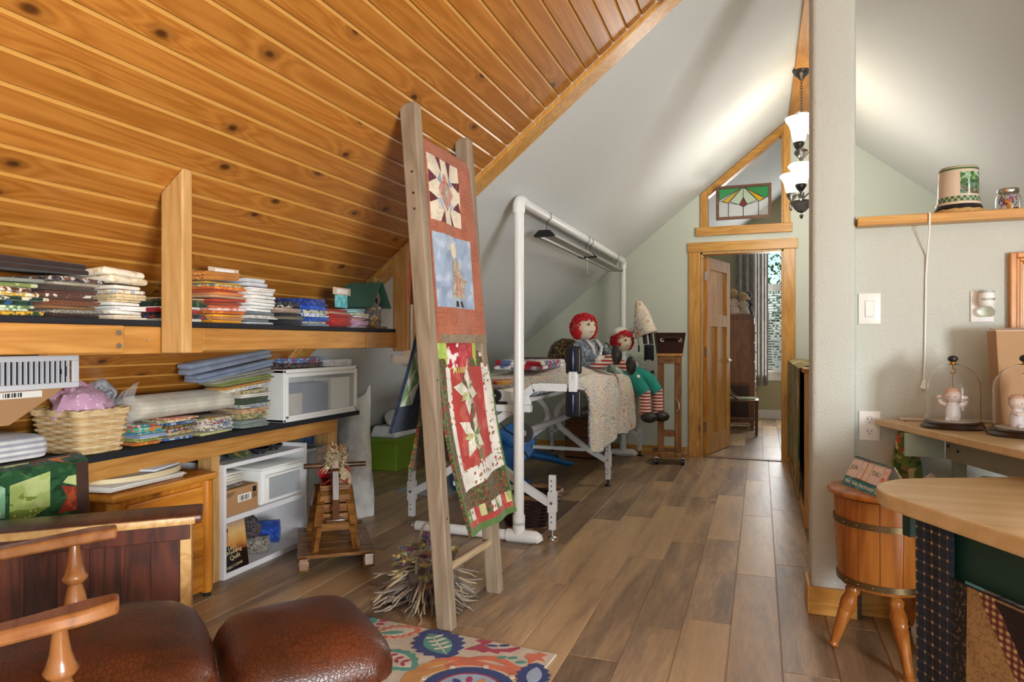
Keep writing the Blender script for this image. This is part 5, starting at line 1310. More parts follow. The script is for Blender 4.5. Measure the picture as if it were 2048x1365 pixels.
# side plates with rollers
GREYP = plain('grey_panel', '#a9a8ac', .4)
for yw in (3.86, 6.92):
    y = yw-O.y; mb = MB()
    mb.prism([(-.05, .62), (.10, .66), (.32, .78), (.30, .83), (.12, .86), (-.06, .86)], lambda u, v: (u, y-.008, v), lambda u, v: (u, y+.008, v)); mb.build('side_plate', WHITEMETAL, t, bevel=.003)
    mb = MB(); mb.prism([(-.30, .55), (-.06, .62), (-.06, .82), (-.34, .80)], lambda u, v: (u, y-.008, v), lambda u, v: (u, y+.008, v)); mb.build('side_plate', WHITEMETAL, t, bevel=.003)
    # forward arm and upright pad
    pts = [(.20, .775), (.245, .825), (.295, .868), (.34, .874), (.51, .874)]
    mb = MB()
    for a, b_ in zip(pts, pts[1:]): mb.beam((a[0], y+.10 if yw < 5 else y, a[1]), (b_[0], y+.10 if yw < 5 else y, b_[1]), .018, .046)
    mb.build('end_arm', WHITEMETAL, t)
    yy = y+.10 if yw < 5 else y-.02; x = .55
    e = MB().box(x-.025, x+.025, yy-.025, yy+.025, .851, .971).build('end_block', WHITEMETAL, t, bevel=.004)
    for k in range(3): MB().lathe([(.003, 0), (.003, .0006), (.0, .0006)], (x, yy-.0252, .955-.014*k), 8, axis=(0, -1, 0)).build('indicator_dot', INK, e)
    for z0, z1 in ((.972, 1.108), (.712, .85)):
        p = MB().rbox((x-.002, yy+.012, (z0+z1)/2), (.098, .030, z1-z0+.03), .042, 4).build('bumper_pad', BLACK, t, smooth=True)
        MB().rbox((x, yy-.012, (z0+z1)/2), (.030, .040, z1-z0), .014, 3).build('navy_tube', NAVY, p, smooth=True)
for x, z, rr, m, nm in ((.10, .826, .030, plain('canvas_roll', '#d9d2c2', .8), 'fabric_roller'), (.27, .605, .022, GREYP, 'take_up_pole'), (-.18, .70, .024, GREYP, 'take_up_pole')):
    MB().tube([(x, 3.84-O.y, z), (x, 6.92-O.y, z)], rr, 14).build(nm, m, t, smooth=True)
    if nm == 'fabric_roller':
        mb = MB()
        pr = []
        for k in range(28):
            a = 2*PI*k/28; rr2 = .040 if k % 2 else .034; pr.append((x+math.cos(a)*rr2, z+math.sin(a)*rr2))
        mb.prism(pr, lambda u, v: (u, 3.815-O.y, v), lambda u, v: (u, 3.838-O.y, v)); g = mb.build('ratchet_gear', BLACK, t)
        MB().lathe([(.012, 0), (.010, .006), (.0, .008)], (x, 3.815-O.y, z), 10, axis=(0, -1, 0)).build('gear_bolt', STEEL, g)
        MB().box(x+.0, x+.07, 3.83-O.y, 3.86-O.y, z-.060, z-.036).build('pawl', BLACK, t, bevel=.004)
    else: MB().lathe([(.060, 0), (.060, .02), (.0, .022)], (x, 3.865-O.y, z), 18, axis=(0, -1, 0)).build('end_disc', plain('disc_dark', '#3a3a3e', .4), t, smooth=True)
MB().tube([(.12, 3.82-O.y, .78), (.11, 3.82-O.y, .70), (.16, 3.84-O.y, .62), (.20, 3.9-O.y, .58), (.18, 4.2-O.y, .40)], .005, 6).build('power_cord', BLACK, t, smooth=True)

# paisley cover draped over the machine
def paisley():
    t = NT('paisley'); co = t.coord(rnd=False); c = srgb('#efe9dc')
    vo = t.n('ShaderNodeTexVoronoi', i_Scale=9.5, i_Randomness=.8); t.l(co, vo.inputs['Vector'])
    wv = t.math('PINGPONG', t.math('MULTIPLY', vo.outputs['Distance'], 13.0), 1.0)
    ring = t.ramp(wv, [(.68, (0, 0, 0, 1)), (.82, (1, 1, 1, 1))])
    hue = t.ramp(vo.outputs['Color'], [(.0, srgb('#5a7a98')), (.3, srgb('#c07058')), (.5, srgb('#8a9a5a')), (.7, srgb('#c8a050')), (1, srgb('#4d6a90'))], 'CONSTANT')
    nz = t.n('ShaderNodeTexNoise', i_Scale=26.0, i_Detail=2.0, i_Distortion=2.5); t.l(co, nz.inputs[0])
    fl = t.ramp(t.math('PINGPONG', t.math('MULTIPLY', nz.outputs[0], 9.0), 1.0), [(.62, (0, 0, 0, 1)), (.82, (.9, .9, .9, 1))])
    hue2 = t.ramp(t.n('ShaderNodeTexNoise', i_Scale=9.0).outputs[0], [(.4, srgb('#b8685a')), (.5, srgb('#6f88a4')), (.6, srgb('#b9a04e'))])
    c = t.mix(t.math('MULTIPLY', fl, .6), c, hue2); c = t.mix(t.math('MULTIPLY', ring, .85), c, hue)
    t.l(c, t.b.inputs['Base Color']); t.set(Roughness=.9); t.b.inputs['Specular IOR Level'].default_value = .15
    b_ = t.n('ShaderNodeTexNoise', i_Scale=55.0, i_Detail=2.0); t.l(co, b_.inputs[0]); t.bump(b_.outputs[0], .3, .006); return t.m
PAISLEY = paisley()
t = thing('paisley_cover', 'cream paisley quilted cover draped over the quilting machine table', 'cover', (-1.3, 5.4, .85))
O = Vector((-1.3, 5.4, .85))
def cov(u, v):
    Y = 4.16+u*2.56
    hump = .085*math.exp(-((Y-5.35)/.55)**2)+.03*math.exp(-((Y-6.2)/.4)**2)
    if v < .55:
        q = v/.55; X = -1.92+q*.80
        z = .90-.10*max(0, min(1, (Y-5.3)/1.2))+hump*math.sin(min(q*1.1, 1)*PI)*1.1-.015*math.sin(Y*5)*q
        e = max(0, (4.42-Y)/.26)                      # near edge sags
        z -= .09*e**2*math.sin(q*PI*.9+.2)
        return Vector((X, Y, z))
    q = (v-.55)/.45; top = .885-.10*max(0, min(1, (Y-5.3)/1.2))+hump*.12
    nearL = max(0, min(1, (4.62-Y)/.34)); hem = .375+.02*math.sin(Y*6)+.46*nearL**.8+.10*max(0, (Y-6.35)/.4)
    z = top-(top-hem)*q
    X = -1.12+.03*math.sin(min(q*3, 1)*PI/2)+.018*math.sin(Y*13+q*1.5)*q
    return Vector((X, Y+.10*q*nearL, z))
MB().sheet(lambda u, v: cov(u, v)-O, 60, 46, .012).build('cover_cloth', PAISLEY, t, smooth=True)
HEM = fabric('hem_blue', '#6f86a6', ['#c9c2b0'], 'print', 50)
MB().tube([cov(u/40, 1)-O for u in range(41)], .007, 6).build('hem', HEM, t, smooth=True)
MB().tube([cov(0, v/40)-O for v in range(41)], .007, 6).build('hem', HEM, t, smooth=True)

# folded things lying on the table
bulky('folded_quilt', 'red and white folded quilt on the near end of quilting table', 'quilt', None, (-1.40, 4.75, .955), (.36, .62, .060), fabric('redwhite_fold', '#e6e2de', ['#a8202c', '#5a6f9c'], 'print', 9, .2), 71, 0, 2)
bulky('orange_cloth', 'mustard orange cloth lying at the near end of quilting table', 'cloth', None, (-1.52, 4.20, .875), (.30, .30, .020), fabric('mustard_cloth', '#c98f35', ['#b3482c'], 'print', 10), 72, .2, 2)
o = MB().rbox((0, 0, .07), (.30, .10, .14), .03, 3).build('brown_case', plain('case_brown', '#3a2a20', .6), None, smooth=True); o.location = (-1.86, 5.62, .875); tag(o, 'dark brown rounded case at the back of the quilting table', 'case')
o = heap((0, 0, .11), (.17, .10, .17), 3, .08).build('floral_cushion', fabric('dark_floral', '#2c2618', ['#7a6a3a', '#5a2f28'], 'print', 45), None, smooth=True); o.location = (-1.62, 5.86, .90); tag(o, 'dark brown flowered cushion propped behind the first rag doll', 'cushion')
o = heap((0, 0, .08), (.15, .10, .10), 7, .08).build('green_cushion', fabric('green_stripe', '#3c5a48', ['#9fb0a0', '#22382c'], 'print', 40), None, smooth=True); o.location = (-1.40, 6.12, .98); tag(o, 'green feathery patterned cushion between the two rag dolls', 'cushion')

# ------------------------------------------------------------ two rag dolls (plain generic faces)
RED = plain('red_yarn', '#c01420', .8); SKN = fabric('doll_cloth', '#ead9c2'); STRIPE = fabric('doll_stocking', '#efe6dc', ['#b8322c'], 'stripe', 75, 1.0); BOOT = plain('doll_boot', '#2c2622', .45)
STRIPE_X = fabric('doll_stocking_x', '#efe6dc', ['#b8322c'], 'stripe', 75, 1.0)
def yarn_hair(t, c, r, seed, front):
    rg = random.Random(seed); mb = MB(); f = Vector(front).normalized()
    for k in range(260):
        th = rg.uniform(0, 2*PI); ph = math.acos(rg.uniform(-.75, 1)); d = Vector((math.sin(ph)*math.cos(th), math.sin(ph)*math.sin(th), math.cos(ph)))
        if d.dot(f) > .42 and d.z < .55: continue
        p = c+d*r; tng = Vector((rg.uniform(-1, 1), rg.uniform(-1, 1), rg.uniform(-1.2, .3))); tng = (tng-d*tng.dot(d)).normalized()
        ln = rg.uniform(.02, .035); q = [p-tng*ln+d*.002, p+d*.016, p+tng*ln+d*.004]
        mb.tube(q, .0065, 4)
    mb.build('yarn_hair', RED, t)
def limb(t, name, pts, rs, mat): return MB().tube(pts, rs, 12).build(name, mat, t, smooth=True)
def doll(name, label, loc, parts): 
    t = thing(name, label, 'doll', loc); parts(t); return t
def d1(t):
    V = Vector; hd = V((-.02, .0, .285)); f = V((.82, -.50, .02)).normalized(); rt = V((-f.y, f.x, 0))
    DRESS = fabric('doll_dress', '#5e6672', ['#a3aab4'], 'print', 80); APR = fabric('doll_apron', '#e8e4dc', ['#cfc9bf'], 'print', 50)
    MB().lathe([(.08, 0), (.105, .03), (.10, .09), (.075, .15), (.05, .19), (.03, .205)], (0, 0, -.01), 18, sx=1.0, sy=1.15).build('body', DRESS, t, smooth=True)
    h = MB().ball(hd, (.085, .085, .092), 20, 12).build('head', SKN, t, smooth=True); yarn_hair(t, hd, .090, 3, f)
    for s in (-1, 1):
        e = hd+f*.080+rt*s*.034+V((0, 0, .020)); MB().lathe([(.011, 0), (.011, .004), (.006, .005), (.0, .005)], e, 12, axis=f).build('button_eye', plain('eye_button', '#7a6a30', .3), h)
        limb(t, 'arm', [V((.0, .0, .165))+rt*s*.09, V((.06, .0, .10))+rt*s*.13, V((.14, -.03, .05))+rt*s*.09], [.038, .034, .030], DRESS)
        MB().ball(V((.155, -.035, .045))+rt*s*.085, (.028, .024, .022), 10, 6).build('hand', SKN, t, smooth=True)
        hip = V((.06, 0, .03))+rt*s*.05; kn = V((.16, -.05, .055 if s > 0 else .02))+rt*s*.055; ft = V((.27, -.06, .07 if s < 0 else -.01))+rt*s*.075
        limb(t, 'leg', [hip, kn, ft], [.045, .036, .034], STRIPE)
        MB().ball(ft+V((.018, -.012, .018)), (.040, .036, .070), 14, 9).build('boot', BOOT, t, smooth=True)
    mb = MB(); mb.tube([hd+f*.082+rt*(-.026+.0065*k)+V((0, 0, -.028-.010*math.sin(PI*k/8))) for k in range(9)], .0016, 4); mb.build('stitched_smile', plain('stitch_red', '#8a2a24', .8), h)
    MB().sheet(lambda u, v: V((.10+.14*v+.01*math.sin(u*12), -.02, .075-.045*v))+rt*(-.13+.26*u), 14, 8, .008).build('apron', APR, t, smooth=True)
    for s in (-1, 1): limb(t, 'apron_strap', [V((.085, -.03, .08))+rt*s*.03, V((.085, -.03, .14))+rt*s*.045, V((.04, -.01, .19))+rt*s*.05], [.012, .012, .010], APR)
doll('rag_doll', 'red-haired cloth rag doll in grey dress and apron on paisley cover', (-1.37, 5.60, .945), d1).scale = (1.14, 1.14, 1.14)
def d2(t):
    V = Vector; hd = V((.035, -.015, .29)); f = V((.80, -.60, -.05)).normalized(); rt = V((-f.y, f.x, 0))
    SHIRT = fabric('doll_shirt', '#b9d0c6', ['#8aa4a4', '#dde6de'], 'print', 45); PANT = fabric('doll_pants', '#2f9486')
    MB().lathe([(.085, 0), (.10, .04), (.09, .12), (.065, .18), (.03, .215)], (0, 0, -.02), 18).build('body', SHIRT, t, smooth=True)
    h = MB().ball(hd, (.082, .082, .088), 20, 12).build('head', SKN, t, smooth=True); yarn_hair(t, hd, .086, 8, f)
    cp = hd+V((-.028, .02, .045)); MB().lathe([(.086, 0), (.090, .012), (.086, .03), (.062, .058), (.03, .07), (.0, .073)], cp, 20, axis=(-.35, .15, 1)).build('cap', fabric('doll_cap', '#e6e2d8'), t, smooth=True)
    for s in (-1, 1):
        e = hd+f*.078+rt*s*.032+V((0, 0, .016)); MB().lathe([(.010, 0), (.010, .004), (.005, .005), (.0, .005)], e, 12, axis=f).build('button_eye', plain('eye_button', '#7a6a30', .3), h)
        limb(t, 'arm', [V((.0, 0, .16))+rt*s*.085, V((.05, -.01, .08))+rt*s*.12, V((.10, -.03, .01))+rt*s*.10], [.038, .034, .03], SHIRT)
        MB().ball(V((.115, -.035, -.005))+rt*s*.10, (.028, .026, .026), 10, 6).build('hand', SKN, t, smooth=True)
        a = V((.02, 0, .01))+rt*s*.05; k = V((.20, -.01, -.03))+rt*s*.07; k2 = V((.27, -.005, -.14))+rt*s*.07
        limb(t, 'trouser_leg', [a, V((.12, 0, .01))+rt*s*.06, k, k2], [.07, .066, .062, .060], PANT)
        b0 = k2+V((.004, 0, .03)); b1 = k2+V((.012, 0, -.17)); limb(t, 'stocking', [b0, b1], [.048, .045], STRIPE)
        MB().ball(b1+V((.03, -.025, -.03)), (.070, .055, .045), 14, 9).build('boot', BOOT, t, smooth=True)
        if s < 0: MB().lathe([(.014, 0), (.014, .004), (.0, .006)], k+V((.03, -.05, .03)), 12, axis=(.5, -.8, .2)).build('trouser_button', WHITE, t)
    mb = MB(); mb.tube([hd+f*.079+rt*(-.022+.0055*k)+V((0, 0, -.026-.009*math.sin(PI*k/8))) for k in range(9)], .0016, 4); mb.build('stitched_smile', plain('stitch_red', '#8a2a24', .8), h)
doll('rag_doll', 'red-haired cloth rag doll in white cap and teal trousers', (-1.25, 6.35, .835), d2).scale = (1.10, 1.10, 1.10)

# ------------------------------------------------------------ covered machine head
t = thing('machine_head', 'quilting machine handle unit under a paisley cloth hood', 'sewing machine', (-1.20, 6.45, .93))
mb = MB(); mb.beam((-.16, .10, .16), (.09, -.05, .345), .05, .05); mb.build('neck', WHITEMETAL, t, bevel=.008)
mb = MB(); mb.beam((-.20, .12, .0), (-.16, .10, .19), .07, .09); mb.build('base_column', WHITEMETAL, t, bevel=.01)
mb = MB(); mb.box(-.16, -.06, .02, .12, .20, .24); mb.build('bracket', BLACK, t, bevel=.008)
def hood(u, v):
    a = 2*PI*u; k = .018+.072*min(v*1.25, 1)**.7+.012*math.sin(3*a+v*6)*v; tip = Vector((.13, -.06, .60)); low = Vector((.21, -.09, .285))
    c = tip.lerp(low, v); return c+Vector((math.cos(a)*k, math.sin(a)*k*.85, .03*math.cos(a)*v))
mb = MB(); mb.grid(hood, 26, 14); o = mb.build('cloth_hood', PAISLEY, t, smooth=True); sm = o.modifiers.new('solid', 'SOLIDIFY'); sm.thickness = .006
for x in (.19, .245): MB().tube([(x, -.10, .30), (x+.012, -.105, .20)], .019, 10).build('handle_grip', BLACK, t, smooth=True)
MB().tube([(.02, -.02, .30), (.09, -.06, .255), (.13, -.08, .25), (.135, -.08, .20), (.137, -.08, .16)], .003, 5).build('cord', BLACK, t, smooth=True)
MB().tube([(.137, -.08, .185), (.137, -.08, .125)], .008, 8).build('cord_plug', BLACK, t, smooth=True)

# ------------------------------------------------------------ below the table
t = thing('dark_basket', 'dark brown woven basket under the near end of quilting table', 'basket', (-1.37, 4.06, 0))
DW = [plain('dark_wicker_a', '#2c1c1c', .5), plain('dark_wicker_b', '#3d2724', .5), plain('dark_wicker_c', '#8a6440', .5)]
woven_basket(t, .125, .115, .185, .175, .20, .10, 16, 16, lambda r: DW[2] if r in (0,) else DW[r % 2], DW[1], .0078)
mb = MB(); mb.box(.176, .190, -.05, .05, .10, .18)
BLUEPL = plain('blue_plastic', '#2f74b8', .4)
t = thing('toy_slide', 'blue moulded plastic toy slide stored under the quilting table', 'toy', (-1.95, 5.10, 0))
def slide(u, v):
    x = -.25+.55*v; y = .10+.75*v-.0*u; w = (.17+.05*v); z = .40*(1-v)**1.6+.05+.02*math.cos(v*8)
    return Vector((x+(u-.5)*w*2*.55, y-(u-.5)*w*2*.75, z+.07*abs(2*u-1)**3*(1-.3*v)))
o = MB().grid(slide, 14, 18).build('chute', BLUEPL, t, smooth=True); sm = o.modifiers.new('solid', 'SOLIDIFY'); sm.thickness = .012
o = MB().rbox((-.12, -.10, .16), (.40, .52, .32), .09, 4).build('side_moulding', BLUEPL, t, smooth=True)
MB().lathe([(.16, 0), (.17, .02), (.16, .04), (.0, .045)], (.02, .30, .30), 24, axis=(.3, -.95, .25)).build('round_panel', BLUEPL, t, smooth=True)
MB().box(-.10, .22, -.42, .10, .0, .05).build('base_rail', BLUEPL, t, bevel=.015)
t = thing('wooden_cabinet', 'brown wooden drawer block at the back below the quilting table', 'drawers', (-1.62, 6.72, 0))
MB().box(-.20, .20, -.18, .18, 0, .40).build('body', DARKWOOD, t, bevel=.004)
for k in range(2):
    d = MB().box(-.19, .19, -.192, -.18, .02+.19*k, .20+.19*k).build('drawer', wood('drawer_front', '#6a3f22', '#8f5a32', 'X', rough=.4, knots=False), t, bevel=.003)
    MB().lathe([(.012, 0), (.012, .015), (.0, .018)], (0, -.192, .11+.19*k), 10, axis=(0, -1, 0)).build('knob', BRASS, d, smooth=True)

# ------------------------------------------------------------ reclaimed wood pedestal with fabric bin
t = thing('plant_stand', 'narrow reclaimed wood stand on casters beside the bedroom door', 'stand', (-.815, 6.62, 0))
t.rotation_euler = (0, 0, R(8))
for sx in (-1, 1):
    for sy in (-1, 1): MB().box(sx*.080-.030, sx*.080+.030, sy*.10-.024, sy*.10+.024, .115, 1.015).build('post', RUSTIC, t, bevel=.003)
MB().box(-.104, .104, -.136, -.122, .945, 1.014).build('front_rail', RUSTIC, t, bevel=.002)
MB().box(-.126, .126, -.145, .145, 1.016, 1.040).build('top', FIR_Y, t, bevel=.004)
MB().box(-.155, .155, -.15, .15, .072, .114).build('base', RUSTIC, t, bevel=.006)
MB().box(-.056, .056, -.10, .10, .26, .30).build('inner_shelf', RUSTIC, t)
for sx in (-1, 1):
    for sy in (-1, 1):
        c = MB().tube([(sx*.12-.014, sy*.12, .030), (sx*.12+.014, sy*.12, .030)], .030, 14).build('caster', BLACK, t, smooth=True)
        MB().box(sx*.12-.016, sx*.12+.016, sy*.12-.004, sy*.12+.004, .03, .074).build('caster_fork', STEEL, c)
lettering('><8><', (0, -.1366, .962), (1, 0, 0), (0, 0, 1), .040, INK, t, 'CENTER', name='stamped_emblem')
o = MB().tube([(.06, -.122, .62), (.085, -.14, .58), (.085, -.14, .52), (.06, -.135, .50)], .006, 6).build('hook', STEEL, t, smooth=True)
t = thing('fabric_bin', 'dark brown fabric bin with grommet handle on the wooden stand', 'bin', (-.815, 6.62, 1.0405)); t.rotation_euler = (0, 0, R(14))
BRF = fabric('brown_bin_cloth', '#3a2218')
mb = MB(); mb.hexa([(-.112, -.10, 0), (.112, -.10, 0), (.112, .10, 0), (-.112, .10, 0)], [(-.138, -.12, .195), (.138, -.12, .195), (.138, .12, .195), (-.138, .12, .195)]); mb.build('bin_body', BRF, t, bevel=.006)
for s in (-1, 1):
    MB().lathe([(.017, 0), (.017, .004), (.010, .004), (.010, 0)], (s*.082, -.116, .125), 16, axis=(0, -1, .10), caps=False).build('grommet', STEEL, t, smooth=True)
MB().tube([(-.082, -.122, .125), (-.06, -.128, .145), (0, -.130, .150), (.06, -.128, .145), (.082, -.122, .125)], .010, 8).build('handle', BRF, t, smooth=True)
# ------------------------------------------------------------ rug with tufted motifs
RC = Vector((-1.45, 1.70, 0))
t = thing('area_rug', 'cream tufted rug with colourful flower and leaf motifs', 'rug', RC)
ra = math.atan2(2.40-2.458, .84)
rx, ry = Vector((math.cos(ra), math.sin(ra), 0)), Vector((-math.sin(ra), math.cos(ra), 0))
c0 = Vector((-.70, 2.400, 0)); hw, hl = 1.13, 1.25
cr = [c0, c0-rx*hw, c0-rx*hw-ry*hl, c0-ry*hl]
def rugmat(n, c): return fabric('rug_'+n, c, [], 'plain', 60, rough=1.0)
RCREAM = fabric('rug_cream', '#cfc3b0', ['#c4b7a3'], 'print', 160, rough=1.0)
mb = MB(); mb._add([tuple(p-RC+Vector((0, 0, z))) for z in (0.0, .009) for p in cr[::-1]], [(3, 2, 1, 0), (4, 5, 6, 7), (0, 1, 5, 4), (1, 2, 6, 5), (2, 3, 7, 6), (3, 0, 4, 7)]); mb.build('pile', RCREAM, t, bevel=.003)
RG = {k: rugmat(k, v) for k, v in dict(navy='#1c2f74', teal='#4f9486', crim='#a32648', orange='#cf6c45', gold='#c98d3c', blue='#9fb3cf', ivory='#d8cdba').items()}
lift = [0]
def motif(pts, col, lv=0, nm='motif'):
    lift[0] += 1; z1 = .0102+.0012*lv+.00002*(lift[0] % 20)
    mb = MB(); mb.prism([(p[0]-RC.x, p[1]-RC.y) for p in pts], lambda u, v: (u, v, .0085), lambda u, v: (u, v, z1)); return mb.build(nm, RG[col], t)
def ell(cx, cy, a, b_, ang, n=14): 
    ca_, sa_ = math.cos(ang), math.sin(ang); return [(cx+a*math.cos(2*PI*k/n)*ca_-b_*math.sin(2*PI*k/n)*sa_, cy+a*math.cos(2*PI*k/n)*sa_+b_*math.sin(2*PI*k/n)*ca_) for k in range(n)]
def leafp(p0, p1, w, teeth=0, amp=.0, n=12):
    p0, p1 = Vector((*p0, 0)), Vector((*p1, 0)); d = p1-p0; L0 = d.length; d.normalize(); m = Vector((-d.y, d.x, 0)); up, dn = [], []
    for k in range(n+1):
        u = k/n; ww = w*math.sin(PI*u)**.8; j = amp*(1 if k % 2 else 0) if 0 < k < n and teeth else 0
        up.append(p0+d*L0*u+m*(ww+j)); dn.append(p0+d*L0*u-m*(ww+j))
    return [(p.x, p.y) for p in dn+up[::-1][1:-1]]
def ringarc(cx, cy, r0, r1, a0, a1, col, sc=0, amp=0, lv=0, n=28):
    pts = []
    for k in range(n+1):
        a = a0+(a1-a0)*k/n; r = r1+amp*abs(math.sin(sc*(a-a0))); pts.append((cx+r*math.cos(a), cy+r*math.sin(a)))
    for k in range(n+1):
        a = a1+(a0-a1)*k/n; r = r0+amp*.6*abs(math.sin(sc*(a-a0))); pts.append((cx+r*math.cos(a), cy+r*math.sin(a)))
    motif(pts, col, lv, 'flower_ring')
for cx, cy, ph in ((-.90, 2.045, 0), (-1.75, 1.95, 1), (-1.20, 1.42, 2)):
    ringarc(cx, cy, .205, .232, -.4, 2.9, 'orange', 4, .025); ringarc(cx, cy, .165, .195, -.6, 2.4, 'orange', 3, .018, 0); ringarc(cx, cy, .20, .228, 2.3, 3.9, 'gold', 3, .022); ringarc(cx, cy, .165, .19, 2.4, 4.2, 'gold', 3, .018)
    motif(ell(cx, cy, .160, .160, 0, 34), 'navy', .2, 'flower_disc'); motif(ell(cx, cy, .118, .118, 0, 26), 'crim', .6, 'flower_disc'); motif(ell(cx, cy, .108, .108, 0, 26), 'blue', 1.0, 'flower_disc')
    for k in range(10):
        a = k*2*PI/10; motif(leafp((cx+.045*math.cos(a), cy+.045*math.sin(a)), (cx+.092*math.cos(a), cy+.092*math.sin(a)), .012), ['crim', 'navy', 'gold'][k % 3], 1.5, 'petal')
    for k in range(9):
        a = .2+k*2*PI/9; motif(ell(cx+.172*math.cos(a), cy+.172*math.sin(a), .011, .011, 0, 8), 'ivory', 1.4, 'dot')
# navy leaf with teal heart
motif(leafp((-1.235, 2.425), (-1.055, 2.235), .085, 1, .020, 14), 'navy', 0, 'leaf'); motif(leafp((-1.215, 2.395), (-1.075, 2.255), .052), 'teal', .6, 'leaf_heart')
for k in range(4):
    for s in (-1, 1):
        u = .22+.17*k; px, py = -1.215+.14*u, 2.395-.14*u; motif(leafp((px, py), (px+.026*s+.000, py+.026*s+.012), .007), 'ivory', 1.2, 'leaflet')
motif(leafp((-1.195, 2.375), (-1.07, 2.25), .004), 'ivory', 1.1, 'vein')
# crimson crescent
motif([(-1.03, 2.315), (-.985, 2.385), (-1.02, 2.400), (-1.005, 2.415), (-.955, 2.411), (-.975, 2.372), (-.935, 2.352), (-.885, 2.372), (-.845, 2.406), (-.838, 2.394), (-.862, 2.352), (-.898, 2.345), (-.90, 2.325), (-.94, 2.333), (-.955, 2.315), (-.985, 2.325)], 'crim', 0, 'leaf')
motif(ell(-.945, 2.380, .022, .007, .2), 'navy', 0, 'dot'); motif(ell(-.903, 2.397, .020, .008, .4), 'navy', 0, 'dot')
for p, a in (((-.876, 2.302), .6), ((-.838, 2.312), .5), ((-.800, 2.290), .3)): motif(ell(p[0], p[1], .020, .010, a), 'teal', 0, 'dot')
motif([(-.80, 2.36), (-.765, 2.37), (-.765, 2.388), (-.725, 2.375), (-.745, 2.352), (-.72, 2.325), (-.75, 2.33), (-.77, 2.29), (-.785, 2.325), (-.80, 2.33)], 'orange', 0, 'flower'); motif(leafp((-.745, 2.305), (-.715, 2.12), .05, 1, .012), 'navy', 0, 'leaf'); motif(leafp((-.735, 2.275), (-.715, 2.15), .026), 'blue', .6, 'leaf_heart')
# orange spiky outline leaf
o1 = leafp((-1.42, 2.315), (-1.262, 2.42), .048, 1, .016, 12); o2 = leafp((-1.40, 2.326), (-1.283, 2.405), .034, 1, .010, 12)
motif(o1, 'orange', 0, 'leaf'); motif(o2, 'ivory', .6, 'leaf_ground'); motif(leafp((-1.40, 2.325), (-1.31, 2.372), .015), 'teal', 1.1, 'leaf_heart')
for p in ((-1.446, 2.439), (-1.443, 2.407), (-1.441, 2.371)): motif(ell(p[0], p[1], .018, .010, .3), 'crim', 0, 'dot')
motif(ell(-1.525, 2.43, .03, .02, .4), 'navy', 0, 'dot'); motif(ell(-1.49, 2.425, .02, .03, .4), 'teal', 0, 'dot')
# teal open leaf with crimson leaflets
o1 = leafp((-1.33, 2.20), (-1.13, 2.115), .070, 1, .010, 12); o2 = leafp((-1.31, 2.19), (-1.15, 2.125), .045)
motif(o1, 'teal', 0, 'leaf'); motif(o2, 'ivory', .6, 'leaf_ground')
for k in range(4):
    for s in (-1, 1): u = k/4; px, py = -1.295+.13*u, 2.185-.053*u; motif(leafp((px, py), (px+.022, py+.026*s), .008), 'crim', 1.2, 'leaflet')
for k in range(14):
    rg = random.Random(k+50); px, py = rg.uniform(-2.15, -.8), rg.uniform(1.25, 1.80)
    a = rg.uniform(0, 6); motif(leafp((px, py), (px+.15*math.cos(a), py+.15*math.sin(a)), .05, 1, .012), ['teal', 'navy', 'crim', 'orange', 'gold'][k % 5], .3, 'leaf')

# ------------------------------------------------------------ cedar bench
d = Vector((-.733, -.68, 0)).normalized(); ang = math.atan2(d.y, d.x)
t = thing('cedar_bench', 'small red cedar bench with pale edged top in front of dresser', 'bench', (-1.80, 1.815, 0), ang)
# local x runs left along the bench, local y = away from camera side is negative
MB().rbox((.33, .085, .587), (.70, .172, .026), .008, 2).build('top_board', CEDAR_LID, t, smooth=True)
MB().rbox((.33, .1735, .585), (.66, .008, .024), .003, 2).build('edge_strip', CEDAR_SAP, t, smooth=True)
MB().box(.015, .62, .130, .150, .520, .573).build('apron', CEDAR, t, bevel=.002)
n = 6
for k in range(n):
    w = .50/n; MB().box(.045+w*k+.0006, .045+w*(k+1)-.0006, .112, .130, .03, .572).build('panel', CEDAR, t)
MB().box(.012, .045, .02, .138, .0, .572).build('end_post', CEDAR_SAP, t, bevel=.002); MB().box(.545, .565, .02, .138, .0, .572).build('end_post', CEDAR, t, bevel=.002)
MB().box(.045, .545, .02, .03, .03, .40).build('back_panel', CEDAR, t)

# ------------------------------------------------------------ rocking chair
fx = Vector((.637, .771, 0)); ca_ = math.atan2(fx.y, fx.x)
t = thing('rocking_chair', 'maple rocking chair with turned arm posts and brown leather seat', 'chair', (-1.455, 1.045, 0), ca_)
def cushion(c, dd, r, bulge, seed, wrinkle=.004, n=26):
    """upholstered pad: superellipse footprint, domed top, puckered edge"""
    mb = MB(); vs = []; rows = [(0, 0), (.35, .0), (.62, 0), (.80, 0), (.92, 0), (1, 0)]
    m = 44; prof = [(.0, 1.0), (.3, .995), (.55, .97), (.75, .91), (.88, .80), (.96, .62), (1.0, .38), (.99, .15), (.94, .0)]
    for k, h in prof:
        for j in range(m):
            a = 2*PI*j/m; e = 2/5.0
            x = math.copysign(abs(math.cos(a))**e, math.cos(a)); y = math.copysign(abs(math.sin(a))**e, math.sin(a))
            w = wrinkle*math.sin(a*13+seed)*(1 if h < .6 else 0)
            vs.append((c[0]+x*(dd[0]/2*k)+w*x, c[1]+y*(dd[1]/2*k)+w*y, c[2]+(dd[2])*h+bulge*(1-k*k) if h > .5 else c[2]+dd[2]*h))
    fs = [(i*m+j, (i+1)*m+j, (i+1)*m+(j+1) % m, i*m+(j+1) % m) for i in range(len(prof)-1) for j in range(m)]+[tuple(range((len(prof)-1)*m, len(prof)*m))]
    mb._add(vs, fs); return mb
